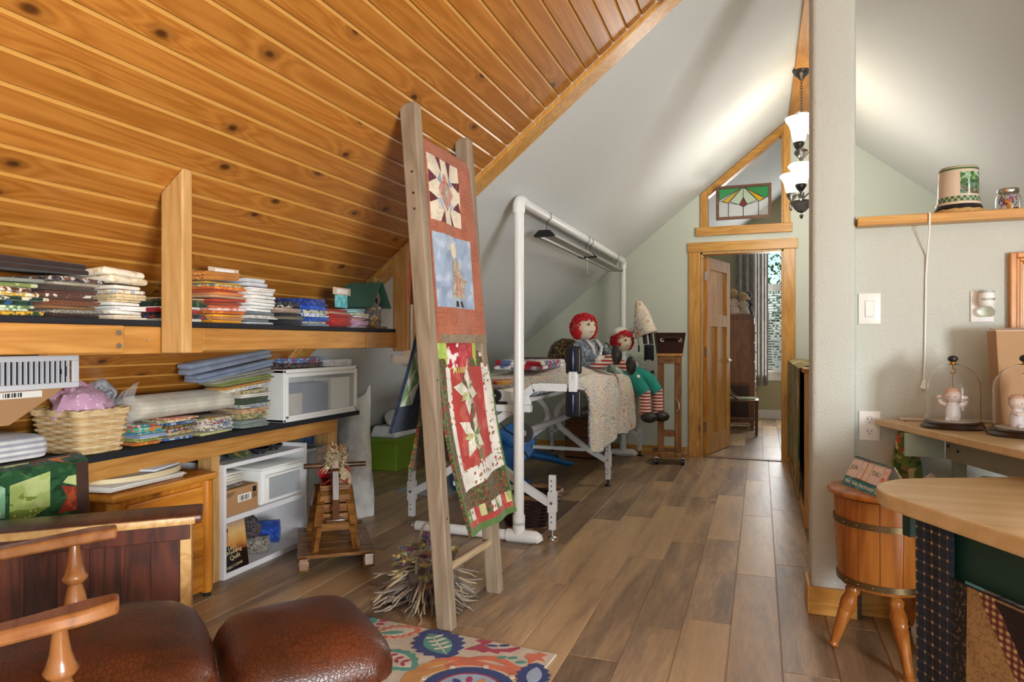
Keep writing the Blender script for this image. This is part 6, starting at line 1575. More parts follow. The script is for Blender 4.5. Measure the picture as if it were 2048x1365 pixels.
cushion((.015, 0, .385), (.63, .56, .100), .055, .02, 1).build('leather_seat', LEATHER, t, smooth=True, angle=80)
MB().rbox((0, 0, .37), (.50, .50, .03), .012, 2).build('seat_board', MAPLE, t, smooth=True)
def turned(p0, p1, prof, mat, name, n=14):
    p0, p1 = Vector(p0), Vector(p1); L0 = (p1-p0).length; return MB().lathe([(r_, u*L0) for r_, u in prof], p0, n, axis=(p1-p0)).build(name, mat, t, smooth=True, angle=60)
VASE = [(.017, 0), (.020, .05), (.028, .20), (.030, .30), (.023, .46), (.016, .56), (.028, .61), (.030, .64), (.024, .68), (.018, .78), (.013, .95), (.013, 1)]
for s in (-1, 1):
    # arm: flat paddle, widening at the tip, lower at the back
    path = [(-.34, s*.245, .600), (-.25, s*.285, .612), (-.12, s*.300, .628), (.0, s*.300, .640), (.08, s*.295, .648), (.135, s*.285, .652)]
    ws = [.022, .026, .026, .030, .036, .026]; vs = []
    for (x, y, z), w in zip(path, ws):
        for yy, zz in ((-w, -.014), (w, -.014), (w, .014), (-w, .014)): vs.append((x, y+yy, z+zz))
    mb = MB(); mb._add(vs, [(i*4+k, i*4+4+k, i*4+4+(k+1) % 4, i*4+(k+1) % 4) for i in range(5) for k in range(4)]+[(0, 1, 2, 3), (23, 22, 21, 20)]); mb.build('arm', MAPLE, t, smooth=True, bevel=.007)
    turned((.045, s*.262, .40), (.040, s*.295, .632), VASE, MAPLE_Z, 'arm_post')
    turned((-.16, s*.25, .40), (-.17, s*.292, .615), [(.009, 0), (.013, .5), (.008, 1)], MAPLE_Z, 'arm_spindle', 10)
    for x in (-.19, .19): turned((x*1.25, s*.235, .055), (x, s*.19, .37), [(.013, 0), (.016, .1), (.022, .45), (.016, .55), (.022, .8), (.016, 1)], MAPLE_Z, 'leg')
    pts = [(-.42+.8*k/16, s*.235, .028+.11*((k/16-.52)*1.7)**2) for k in range(17)]; vs = []
    mb = MB()
    for a, b_ in zip(pts, pts[1:]): mb.beam(a, b_, .03, .045)
    mb.build('rocker', MAPLE, t)
turned((.215, -.20, .20), (.215, .20, .20), [(.009, 0), (.015, .5), (.009, 1)], MAPLE, 'stretcher')
for k in range(7): y = -.20+.0667*k; turned((-.25, y, .39), (-.37, y*1.15, 1.0), [(.010, 0), (.014, .4), (.008, 1)], MAPLE_Z, 'back_spindle', 8)
MB().rbox((-.375, 0, 1.04), (.028, .56, .12), .012, 2).build('crest_rail', MAPLE, t, smooth=True)
# ------------------------------------------------------------ leather ottoman
t = thing('leather_ottoman', 'brown crocodile leather footstool in front of the rocking chair', 'footstool', (-1.068, 1.408, 0), R(50.4))
cushion((0, 0, .350), (.375, .43, .105), .035, .02, 4, .003).build('leather_pad', LEATHER, t, smooth=True, angle=80)
MB().rbox((0, 0, .335), (.30, .36, .03), .010, 2).build('stool_board', MAPLE, t, smooth=True)
for sx in (-1, 1):
    for sy in (-1, 1): turned((sx*.15, sy*.15, .03), (sx*.12, sy*.12, .325), [(.014, 0), (.018, .3), (.024, .6), (.016, 1)], MAPLE_Z, 'leg')
    mb = MB(); mb.beam((-.18, sx*.15, .02), (.18, sx*.15, .02), .03, .035); mb.build('runner', MAPLE, t, bevel=.005)

# ------------------------------------------------------------ rocking horse
hf = Vector((.60, -.80, 0)); t = thing('rocking_horse', 'dark oak plank rocking horse with fleece mane and red seat', 'rocking horse', (-2.14, 3.10, 0), math.atan2(hf.y, hf.x))
# local x forward
for s in (-1, 1):
    pts = [(-.34+.68*k/20, s*.155, .028+.20*(k/20-.5)**2) for k in range(21)]; mb = MB()
    for a, b_ in zip(pts, pts[1:]): mb.beam(a, b_, .038, .050)
    mb.build('rocker', HORSE, t)
    MB().rbox((.30, s*.155, .062), (.06, .055, .05), .006, 2).build('rocker_block', HORSE, t, smooth=True)
    for k in range(7): MB().lathe([(.005, 0), (.005, .001), (0, .001)], (-.20+.075*k, s*.155, .1022), 8).build('screw', DARKSTEEL, t)
for k in range(5): MB().box(-.25+.108*k, -.25+.108*k+.10, -.185, .185, .084, .102).build('deck_plank', HORSE, t, bevel=.003)
def plankpart(name, poly, y0, y1, mat=HORSE): return MB().prism(poly, lambda u, v: (u, y0, v), lambda u, v: (u, y1, v)).build(name, mat, t, bevel=.003)
for s in (-1, 1):
    pts = [(.215, s*.105, .10), (.205, s*.085, .22), (.17, s*.070, .32), (.12, s*.062, .395)]; mb = MB()
    for a, b_ in zip(pts, pts[1:]): mb.beam(a, b_, .036, .026)
    mb.build('front_leg', HORSE, t)
    pts = [(-.20, s*.12, .10), (-.19, s*.10, .24), (-.14, s*.08, .36)]; mb = MB()
    for a, b_ in zip(pts, pts[1:]): mb.beam(a, b_, .036, .030)
    mb.build('rear_leg', HORSE, t)
for k in range(5): MB().box(.13+.006*k, .16+.012*k, -.075, .075, .375-.045*k, .415-.045*k).build('chest_slat', HORSE, t, bevel=.003)
plankpart('body_board', [(-.20, .33), (.15, .33), (.17, .40), (-.20, .42)], -.07, .07)
plankpart('neck_board', [(.02, .38), (.17, .36), (.20, .46), (.18, .58), (.13, .615), (.08, .56)], -.020, .020)
plankpart('muzzle_board', [(.15, .52), (.22, .50), (.245, .36), (.235, .26), (.205, .255), (.195, .40)], -.017, .017, wood('horse_dark', '#3a2212', '#6a4526', 'Z', rough=.25, knots=False))
MB().rbox((.222, 0, .252), (.04, .10, .018), .004, 2).build('muzzle_foot', wood('horse_dark', '', '', 'Z') if False else MATS['horse_dark'], t, smooth=True)
for s in (-1, 1):
    plankpart('ear', [(.12, .56), (.155, .55), (.160, .625), (.135, .63)], s*.030-.010, s*.030+.010)
    MB().ball((.20, s*.021, .47), (.010, .005, .010), 10, 6).build('eye', BLACK, t, smooth=True)
    MB().tube([(.19, s*.025, .45), (.14, s*.06, .42), (.02, s*.07, .43)], .004, 5).build('rein', plain('red_cord', '#b02a22', .6), t, smooth=True)
MB().tube([(.135, -.155, .515), (.135, .155, .515)], .013, 12).build('handle_bar', MATS['horse_dark'], t, smooth=True)
MB().rbox((.222, 0, .315), (.030, .042, .022), .006, 2).build('red_noseband', plain('red_band', '#c2252a', .5), t, smooth=True)
rg = random.Random(5); mb = MB()
for k in range(800):
    u = rg.random(); base = Vector((.19-.19*u, rg.uniform(-.030, .030), .575+.03*math.sin(u*PI)-.20*max(0, u-.35)))
    if rg.random() < .35: base = Vector((.17+rg.uniform(-.03, .03), rg.uniform(-.045, .045), .535+rg.uniform(-.02, .03)))
    dd = Vector((rg.uniform(-.6, .6), rg.uniform(-1, 1), rg.uniform(-.7, .6))).normalized()
    w = Vector((rg.uniform(-1, 1), rg.uniform(-1, 1), 0)).normalized()*.007; mb._add([base-w, base+w, base+dd*rg.uniform(.025, .05)], [(0, 1, 2)])
tag(mb.build('fleece_mane', fabric('fleece', '#c9b38c', ['#dcc9a6'], 'print', 80), t), kind='stuff')
heap((.02, .045, .41), (.05, .045, .075), 6, .15).build('fleece_flank', MATS['fleece'], t, smooth=True)
o = MB().rbox((-.06, 0, .455), (.20, .17, .055), .026, 4).build('red_seat', plain('red_vinyl', '#b8262c', .3), t, smooth=True)
plankpart('seat_back', [(-.20, .42), (-.17, .42), (-.20, .56), (-.23, .55)], -.085, .085)
# ------------------------------------------------------------ wall shelf, its things and the wall plates
YW = 3.209
t = thing('wall_ledge', 'long pine ledge shelf capping the cream half wall', 'shelf', (1.5, 3.25, 1.628))
MB().box(.377-1.5, XR-1.5, 3.135-3.25, 3.40-3.25, .0005, .037).build('ledge_board', PINE_TRIM_X, t, bevel=.003)
# canister with landscape print on a woven trivet
cx, cy, z0 = .755, 3.225, 1.6655
t = thing('trivet', 'round woven straw trivet on the pine ledge', 'trivet', (cx, cy, z0))
for k in range(5): MB().tube([(math.cos(a)*(.018+.017*k), math.sin(a)*(.018+.017*k), .007+.002*math.sin(a*12)) for a in [2*PI*j/36 for j in range(36)]], .0075, 5, closed=True).build('straw_coil', plain('straw', '#c9a266', .8), t, smooth=True)
t = thing('landscape_canister', 'cream canister with green checks and a landscape picture on trivet', 'canister', (cx, cy, z0+.0155))
CERC = plain('cream_ceramic', '#dccbb4', .18)
MB().lathe([(.080, 0), (.083, .006), (.078, .018)], n=36).build('black_base', BLACK, t, smooth=True)
MB().lathe([(.079, .0182), (.079, .026), (.074, .030), (.072, .055), (.070, .165), (.066, .172), (.0, .172)], n=36).build('body', CERC, t, smooth=True)
GCHK = [plain('check_dark', '#3a5a3c', .3), plain('check_light', '#9fb08c', .3)]
mb = MB(); n = 44
for k in range(n):
    for r_ in range(2):
        a0, a1 = 2*PI*k/n, 2*PI*(k+1)/n; zA, zB = .030+.010*r_, .040+.010*r_; ra_, rb_ = .0745, .0735
        mb.cur = (k+r_) % 2; mb._add([(math.cos(a0)*ra_, math.sin(a0)*ra_, zA), (math.cos(a1)*ra_, math.sin(a1)*ra_, zA), (math.cos(a1)*rb_, math.sin(a1)*rb_, zB), (math.cos(a0)*rb_, math.sin(a0)*rb_, zB)], [(0, 1, 2, 3)])
mb.build('check_band', GCHK, t)
MB().lathe([(.0708, .156), (.0704, .163), (.0672, .1705)], n=36, caps=False).build('green_rim', plain('rim_green', '#4a6a44', .25), t, smooth=True)
def landscape():
    m = NT('landscape_print'); co = m.coord(rnd=False); sp = m.n('ShaderNodeSeparateXYZ'); m.l(co, sp.inputs[0])
    nz = m.n('ShaderNodeTexNoise', i_Scale=55.0, i_Detail=4.0); m.l(co, nz.inputs[0])
    f = m.math('ADD', m.math('MULTIPLY', sp.outputs[2], 6.0), m.math('MULTIPLY', m.math('SUBTRACT', nz.outputs[0], .5), 1.3))
    c = m.ramp(f, [(.35, srgb('#6b5a3c')), (.45, srgb('#7fa09a')), (.55, srgb('#4f7a4a')), (.65, srgb('#2c4a30')), (.80, srgb('#6fa050')), (.95, srgb('#b9cfd8'))])
    m.l(c, m.b.inputs['Base Color']); m.set(Roughness=.15); return m.m
mb = MB(); a0, a1 = R(-98), R(-28)
mb.grid(lambda u, v: Vector((math.cos(a0+(a1-a0)*u)*(.0724-.0016*v), math.sin(a0+(a1-a0)*u)*(.0724-.0016*v), .058+.088*v)), 14, 4); mb.build('landscape_picture', landscape(), t, smooth=True)
# jar of buttons
t = thing('button_jar', 'small glass jar of colourful buttons with silver lid on ledge', 'jar', (.925, 3.225, z0))
JG = glass('jar_glass', '#ffffff', 0.0, 1.3)
pr = [(.030, 0), (.038, .004), (.042, .016), (.042, .055), (.036, .070), (.032, .076)]
mb = MB(); mb.lathe(pr+[(a-.002, b_+.002 if i == len(pr)-1 else b_) for i, (a, b_) in reversed(list(enumerate(pr)))], n=28, caps=False); mb.build('glass', JG, t, smooth=True)
MB().lathe([(.035, .074), (.0365, .076), (.0365, .088), (.034, .092), (.0, .0925)], n=28).build('lid', STEEL, t, smooth=True)
rg = random.Random(2); bc = ['#c9302c', '#e08a2c', '#f0e8dc', '#b98ac9', '#4a6ab8', '#e06a8a', '#8a4a2c', '#d9c24a', '#efefef']
for k in range(46):
    a = rg.uniform(0, 6.28); r0 = rg.uniform(.008, .031); z = .008+.058*rg.random(); ax_ = Vector((math.cos(a)+rg.uniform(-.5, .5), math.sin(a)+rg.uniform(-.5, .5), rg.uniform(-.6, .6)))
    mb = MB(); mb.lathe([(.008, 0), (.0085, .0012), (.0075, .0025), (.0, .0022)], (math.cos(a)*r0, math.sin(a)*r0, z), 10, axis=ax_); mb.build('button', plain('button_%d' % (k % 9), bc[k % 9], .3), t, smooth=True)
# cord and plug
mb = MB(); pts = [(.636, 3.17, 1.67), (.634, 3.128, 1.664), (.634, 3.130, 1.60), (.640, 3.20, 1.50), (.636, 3.203, 1.42), (.634, 3.203, 1.25), (.632, 3.203, 1.10), (.628, 3.20, .99)]
t = thing('power_cord', 'white power cord hanging loose from the pine ledge', 'cord', (.632, 3.2, .95)); L = Vector((.632, 3.2, .95))
MB().tube([Vector(p)-L for p in pts], .0035, 6).build('cord', WHITE, t, smooth=True)
mb = MB(); mb.hexa([(-.020, -.009, .010), (.006, -.009, .004), (.006, .004, .004), (-.020, .004, .010)], [(-.009, -.006, .045), (.002, -.006, .045), (.002, .002, .045), (-.009, .002, .045)]); mb.build('plug_body', WHITE, t, bevel=.003)
for x in (-.016, .0): MB().box(x-.001, x+.001, -.005, 0, -.012, .008).build('prong', STEEL, t)
# switch, outlet, air freshener
t = thing('light_switch', 'white rocker light switch plate on the cream half wall', 'switch', (.430, YW, 1.224))
MB().rbox((0, -.003, .065), (.084, .007, .130), .003, 2).build('plate', WHITE, t, smooth=True)
MB().box(-.0175, .0175, -.0085, -.006, .030, .098).build('bezel', plain('bezel_grey', '#c9c9c9', .4), t)  # bezel in a flat light grey
MB().hexa([(-.016, -.007, .032), (.016, -.007, .032), (.016, -.007, .096), (-.016, -.007, .096)], [(-.016, -.0125, .032), (.016, -.0125, .032), (.016, -.009, .096), (-.016, -.009, .096)]).build('rocker', WHITE, t, bevel=.001)
for z in (.018, .112): MB().lathe([(.003, 0), (.003, .001), (0, .001)], (0, -.0066, z), 8, axis=(0, -1, 0)).build('screw', STEEL, t)
t = thing('wall_outlet', 'white double wall outlet beside the column', 'outlet', (.430, YW, .735))
MB().rbox((0, -.003, .062), (.080, .007, .124), .003, 2).build('plate', WHITE, t, smooth=True)
for z in (.037, .086):
    s = MB().lathe([(.0185, 0), (.0185, .003), (.0, .003)], (0, -.006, z), 20, axis=(0, -1, 0)).build('socket', plain('socket_white', '#e2e2e0', .4), t)
    for x, h in ((-.007, .010), (.007, .008)): MB().box(x-.0011, x+.0011, -.0094, -.009, z-.001, z+h).build('slot', INK, s)
    MB().lathe([(.0026, 0), (.0026, .0004), (0, .0004)], (0, -.009, z-.008), 8, axis=(0, -1, 0)).build('slot', INK, s)
t = thing('air_freshener', 'white plug-in air freshener with clear oil bottle on wall', 'air freshener', (.832, YW, 1.229))
MB().rbox((0, -.003, .062), (.080, .007, .124), .003, 2).build('plate', WHITE, t, smooth=True)
MB().lathe([(.022, .0), (.027, .010), (.028, .040), (.024, .060)], (.008, -.035, .062), 22).build('cap_body', WHITE, t, smooth=True)
MB().lathe([(.025, .0), (.026, .022), (.0, .023)], (.008, -.035, .1225-.022), 22).build('grey_cap', plain('cap_grey', '#b4b8ba', .4), t, smooth=True)
for k in range(7): MB().cbox((.008-.020+.0066*k, -.0625+.004*abs(k-3)*.35, .088), (.002, .004, .010), (0, R(20), 0)).build('vent_slot', plain('vent_grey', '#6a6e70', .5), t)
mb = MB(); mb.lathe([(.0, .0), (.018, .002), (.026, .012), (.027, .026), (.018, .040), (.012, .042)], (.008, -.035, .018), 22); mb.build('oil_bottle', glass('oil_glass', '#f3f7ee', 0, 1.35), t, smooth=True)
# picture frame at the right edge
t = thing('picture_frame', 'carved oak picture frame with a floral print on wall', 'picture', (1.12, YW, 1.10))
OAK = wood('oak_frame', '#b4702c', '#d99a52', 'Z', rough=.35, rings=9, knots=False)
def fr(w, h, b_, y0, y1, mat, nm):
    for x0, x1, zA, zB in ((-w, -w+b_, 0, h), (w-b_, w, 0, h), (-w+b_, w-b_, 0, b_), (-w+b_, w-b_, h-b_, h)): MB().box(x0, x1, y0, y1, zA, zB).build(nm, mat, t, bevel=.004)
fr(.200, .40, .022, -.030, -.002, OAK, 'outer_moulding')
for k, (w, y0) in enumerate(((.178, -.022), (.166, -.017))):
    h = .40-2*(.2-w); 
    for x0, x1, zA, zB in ((-w, -w+.012, .2-h/2, .2+h/2), (w-.012, w, .2-h/2, .2+h/2), (-w+.012, w-.012, .2-h/2, .2-h/2+.012), (-w+.012, w-.012, .2+h/2-.012, .2+h/2)): MB().box(x0, x1, y0, -.002, zA, zB).build('inner_moulding', OAK, t, bevel=.003)
MB().box(-.155, .155, -.006, -.003, .045, .355).build('print_paper', plain('print_ground', '#e2dacb', .6), t)
for k in range(12):
    rg = random.Random(k); x, z = -.14+.05*(k % 3), .07+.07*(k//3); c = ['#9a6aa8', '#c9889a', '#7a8a4a'][k % 3]
    mb = MB(); mb.prism(ell(x, z, .010, .006, rg.uniform(0, 3), 8), lambda u, v: (u, -.006, v), lambda u, v: (u, -.0066, v)); mb.build('printed_flower', plain('pf_%d' % (k % 3), c, .6), t)

# ------------------------------------------------------------ sewing desk against the half wall
t = thing('sewing_desk', 'maple topped pale green sewing desk against the half wall', 'desk', (.9, 2.8, 0)); O = Vector((.9, 2.8, 0))
poly = [(.448, 3.19), (1.9, 3.19), (1.9, 1.9), (.895, 1.9)]
MB().prism(poly, lambda u, v: (u-O.x, v-O.y, .803), lambda u, v: (u-O.x, v-O.y, .830)).build('desk_top', LAMINATE, t, bevel=.004)
SAGE = plain('sage_paint_wood', '#9aab9a', .5); SAGE2 = plain('grey_green_board', '#8e8f7c', .5)
MB().box(.515-O.x, .645-O.x, 2.945-O.y, 2.963-O.y, .715, .802).build('end_board', SAGE, t, bevel=.002)
mb = MB(); q = lambda x, y: [(x-O.x, y-O.y, .715), (x+.02-O.x, y+.008-O.y, .715), (x+.02-O.x, y+.008-O.y, .802), (x-O.x, y-O.y, .802)]
mb.hexa(q(.648, 2.94), q(.93, 2.05)); sb = mb.build('side_board', SAGE2, t)
for k, (u, z) in enumerate(((.08, .765), (.14, .755), (.50, .765), (.50, .73), (.85, .745))):
    p = Vector((.625, 2.99, z)).lerp(Vector((.93, 2.05, z)), u)-O; MB().lathe([(.006, 0), (.006, .001), (0, .001)], p, 8, axis=(-.95, -.31, 0)).build('screw_hole', INK, sb)
for x, y in ((.70, 2.98), (1.8, 2.98), (1.8, 2.0), (1.02, 2.0)): MB().box(x-.02-O.x, x+.02-O.x, y-.02-O.y, y+.02-O.y, 0, .802).build('leg', SAGE, t)
MB().rbox((.93-O.x, 3.165-O.y, .836), (.80, .045, .010), .004, 2).build('back_lip', plain('lip_grey', '#c9c4ba', .4), t, smooth=True)
# glass bell jars
GBELL = glass('bell_glass', '#ffffff', 0.0, 1.12)
def bell(label, x, y, r, h, inside, zb=.8305):
    t = thing('bell_jar', label, 'bell jar', (x, y, zb), 0, 'bell jars on the sewing desk')
    MB().lathe([(r*1.10, 0), (r*1.12, .006), (r*1.06, .012), (r*1.02, .016), (r*1.04, .022), (r*.98, .026), (.0, .026)], n=40).build('base', plain('bell_base', '#241410', .15), t, smooth=True)
    MB().lathe([(r*.86, .0262), (r*.86, .028), (.0, .028)], n=36).build('base_pad', plain('velvet_pad', '#b3aa98', .8), t)
    pr = [(r*.93, .029), (r*.93, h*.62)]+[(r*.93*math.cos(a), h*.62+(h*.38)*math.sin(a)) for a in [PI/2*k/10 for k in range(1, 11)]]
    pr[-1] = (.002, h)
    inn = [(max(a-.0022, .0005), min(b_, h-.0025)) for a, b_ in pr][::-1]
    MB().lathe(pr+inn, n=44, caps=False).build('dome', GBELL, t, smooth=True)
    MB().ball((0, 0, h+.018), (.017, .017, .013), 18, 10).build('finial', BLACK, t, smooth=True); MB().lathe([(.010, h-.002), (.008, h+.008)], n=12).build('finial_collar', BRASS, t, smooth=True)
    MB().tube([(0, 0, h-.004), (0, 0, h-.018)]+[(math.sin(a)*.009, 0, h-.027+math.cos(a)*.009) for a in [PI*k/6 for k in range(0, 9)]], .0018, 5).build('hook', BRASS, t, smooth=True)
    MB().tube([(0, 0, h-.04), (0, 0, h*.60)], .0009, 4).build('hanging_thread', BRASS, t)
    return t
bell('glass bell jar with one porcelain figurine on the sewing desk', .672, 2.945, .094, .238, 1)
bell('glass bell jar with two hugging figurines at the right edge', .845, 2.775, .100, .245, 2)
PORC = plain('porcelain', '#e2d2cb', .25); PORW = plain('porcelain_white', '#e4e2e6', .25); HAIRP = plain('porcelain_hair', '#c9a48c', .4)
def figurine(label, x, y, kids):
    t = thing('figurine', label, 'figurine', (x, y, .8588))
    for (dx, s, a, k) in kids:
        f = Vector((math.sin(a), -math.cos(a), 0)); rt = Vector((math.cos(a), math.sin(a), 0)); c = Vector((dx, 0, 0))
        b_ = MB().lathe([(.016*s, 0), (.019*s, .012*s), (.017*s, .035*s), (.011*s, .050*s)], c, 16).build('body', PORW, t, smooth=True)
        hd = c+Vector((0, 0, .066*s)); h = MB().ball(hd, (.021*s, .020*s, .020*s), 18, 10).build('head', PORC, t, smooth=True)
        MB().ball(hd+Vector((0, .004, .008*s)), (.0205*s, .019*s, .016*s), 16, 8).build('hair', HAIRP, h, smooth=True)
        for q in (-1, 1):
            MB().ball(hd+f*.0185*s+rt*q*.007*s-Vector((0, 0, .001)), .0016*s, 6, 4).build('eye', INK, h)
            if k == 0:
                MB().tube([c+rt*q*.015*s+Vector((0, 0, .040*s)), c+rt*q*.028*s+Vector((0, 0, .046*s)), c+rt*q*.031*s+Vector((0, 0, .055*s))], [.006*s, .005*s, .005*s], 8).build('arm', PORC, t, smooth=True)
                MB().ball(hd+rt*q*.028*s+Vector((0, .006, -.004)), (.009*s, .003, .005*s), 10, 6).build('wing', PORC, t, smooth=True)
            else:
                MB().tube([c+rt*q*.014*s+Vector((0, 0, .042*s)), c+rt*q*.016*s+f*.014*s+Vector((0, 0, .036*s)), c+rt*(q*.004*s)+f*.018*s+Vector((0, 0, .038*s))], .0055*s, 8).build('arm', PORC, t, smooth=True)
            MB().tube([c+rt*q*.009*s+Vector((0, 0, .010)), c+rt*q*.010*s+f*.018*s+Vector((0, 0, .006))], .0065*s, 8).build('leg', PORW, t, smooth=True)
    return t
figurine('small porcelain child figurine under the left glass bell jar', .672, 2.945, [(0, 1.35, R(-20), 0)])
figurine('porcelain pair of hugging child figurines under the right bell jar', .845, 2.775, [(-.022, 1.25, R(35), 1), (.020, 1.35, R(-45), 1)])
# cardboard behind
t = thing('kraft_box', 'plain brown kraft box standing on the sewing desk', 'box', (.95, 3.03, .8305))
mb = MB(); mb.hexa([(-.115, -.05, 0), (.25, -.05, 0), (.25, .05, 0), (-.115, .05, 0)], [(-.135, -.055, .36), (.25, -.055, .36), (.25, .055, .36), (-.135, .055, .36)]); mb.build('box_body', plain('kraft_tan', '#b08c66', .8), t, bevel=.003)
mb = MB(); mb._add([(-.135, -.055, .362), (.25, -.055, .362), (.25, .03, .372), (-.132, .03, .372)], [(0, 1, 2, 3)]); o = mb.build('top_flap', plain('kraft_light', '#d2c4b2', .8), t); sm = o.modifiers.new('solid', 'SOLIDIFY'); sm.thickness = .003

# ------------------------------------------------------------ under the desk: cradle chair, pillow, plush
t = thing('doll_cradle', 'dark carved wooden doll cradle below the sewing desk', 'cradle', (.80, 2.62, .0))
poly = [(-.16, .32), (-.20, .54), (-.19, .66), (-.12, .71), (.20, .71), (.30, .66), (.28, .32)]
MB().prism(poly, lambda u, v: (u, -.010, v), lambda u, v: (u, .010, v)).build('head_board', DARKWOOD, t, bevel=.006)
MB().prism([(-.13, .625), (-.11, .665), (-.07, .66), (-.08, .62), (-.11, .60)], lambda u, v: (u, -.012, v), lambda u, v: (u, -.0105, v)).build('cutout', plain('cutout_light', '#c9c2b8', .6), t)
MB().box(-.16, .28, -.02, .30, .26, .31).build('cradle_floor', DARKWOOD, t, bevel=.004)
for x in (-.13, .25): MB().box(x-.02, x+.02, .0, .28, 0, .27).build('leg', DARKWOOD, t)
o = heap((0, 0, .297), (.070, .052, .54), 5, .06).build('floral_pillow', fabric('green_floral', '#6f8246', ['#c2604a', '#d9c890', '#3f5a30'], 'print', 22), None, smooth=True); o.location = (.552, 3.12, 0); tag(o, 'green and coral flowered bolster standing behind the bucket stool', 'pillow')
o = heap((0, 0, .231), (.070, .055, .42), 8, .06).build('white_plush', fabric('white_fleece', '#e6e2dc', ['#d4cfc8'], 'print', 50), None, smooth=True); o.location = (.605, 2.965, 0); tag(o, 'white fleece bundle behind the calendar', 'plush')

# ------------------------------------------------------------ bucket stool with the calendar
bx, by = .432, 2.862
t = thing('bucket_stool', 'pine bucket stool with brass bands and three turned legs', 'stool', (bx, by, 0))
MB().lathe([(.172, .578), (.188, .584), (.192, .592), (.188, .600), (.170, .605), (.0, .605)], n=48).build('lid', BUCKET, t, smooth=True)
n = 14
for k in range(n):
    a0, a1 = 2*PI*k/n+.006, 2*PI*(k+1)/n-.006; m = 4; vs = []
    for z, r_ in ((.250, .146), (.275, .157), (.45, .166), (.576, .170)):
        for j in range(m+1): a = a0+(a1-a0)*j/m; vs.append((math.cos(a)*r_, math.sin(a)*r_, z))
    for z, r_ in ((.576, .150), (.250, .130)):
        for j in range(m+1): a = a0+(a1-a0)*j/m; vs.append((math.cos(a)*r_, math.sin(a)*r_, z))
    w = m+1; fs = [(i*w+j, i*w+j+1, (i+1)*w+j+1, (i+1)*w+j) for i in range(5) for j in range(m)]
    fs += [tuple([i*w for i in range(6)][::-1]), tuple([i*w+m for i in range(6)])]; mb = MB(); mb._add(vs, fs); mb.build('stave', BUCKET, t, smooth=True, angle=50)
MB().lathe([(.13, .252), (.13, .27), (0, .27)], n=30).build('bottom', BUCKET, t)
OLDBR = plain('old_brass', '#7a6a4c', .35, .9)
for z, r_ in ((.490, .1690), (.275, .1575)):
    bnd = MB().lathe([(r_, z-.011), (r_+.003, z-.011), (r_+.0035, z+.011), (r_+.001, z+.011)], n=48, caps=False).build('band', OLDBR, t, smooth=True)
    for k in range(9): a = -2.9+.32*k; MB().ball((math.cos(a)*(r_+.003), math.sin(a)*(r_+.003), z), .003, 8, 5).build('rivet', BRASS, bnd, smooth=True)
LEGP = [(.004, 0), (.016, .012), (.020, .03), (.015, .05), (.016, .10), (.022, .40), (.026, .55), (.024, .57), (.028, .59), (.026, .62), (.029, .66), (.027, .72), (.022, .80), (.027, .84), (.027, .87), (.020, .93), (.018, 1)]
for a, fr_ in ((-172, .178), (-80, .245), (40, .19)):
    d = Vector((math.cos(R(a)), math.sin(R(a)), 0)); p0 = d*fr_; p1 = d*.095+Vector((0, 0, .255)); L0 = (p1-p0).length
    MB().lathe([(r_, u*L0) for r_, u in LEGP], p0, 16, axis=(p1-p0)).build('leg', BUCKET, t, smooth=True, angle=60)
# perpetual calendar
ca0 = R(-68); t = thing('desk_calendar', 'teal perpetual flip calendar standing on the bucket stool', 'calendar', (.368, 2.802, .6055), ca0)
TEAL = fabric('calendar_teal', '#3c949a', ['#62b0b2', '#2a7480'], 'print', 40, rough=.5)
W2 = .125; sl = Vector((0, .052, .098)).normalized(); nn = Vector((0, -.098, .052)).normalized(); hgt = .118
def cal(u, v, o=0): return Vector((u, -.03, 0))+sl*v+nn*o
MB().hexa([cal(-W2, 0), cal(W2, 0), cal(W2, 0, -.003), cal(-W2, 0, -.003)], [cal(-W2, hgt), cal(W2, hgt), cal(W2, hgt, -.003), cal(-W2, hgt, -.003)]).build('front_board', TEAL, t)
top = cal(0, hgt); MB().hexa([(-W2, .095, 0), (W2, .095, 0), (W2, .098, 0), (-W2, .098, 0)], [(-W2, top.y, top.z), (W2, top.y, top.z), (W2, top.y+.003, top.z), (-W2, top.y+.003, top.z)]).build('rear_board', PAPER, t)
MB().box(-W2, W2, -.028, .096, 0, .002).build('base_board', PAPER, t)
CARDW = plain('calendar_card', '#e9dcd6', .6); CORAL = plain('calendar_coral', '#d9694c', .6); GOLDC = plain('calendar_gold', '#d9b65c', .6); SLATE = plain('calendar_ink', '#3c5a60', .6)
x = -W2+.006
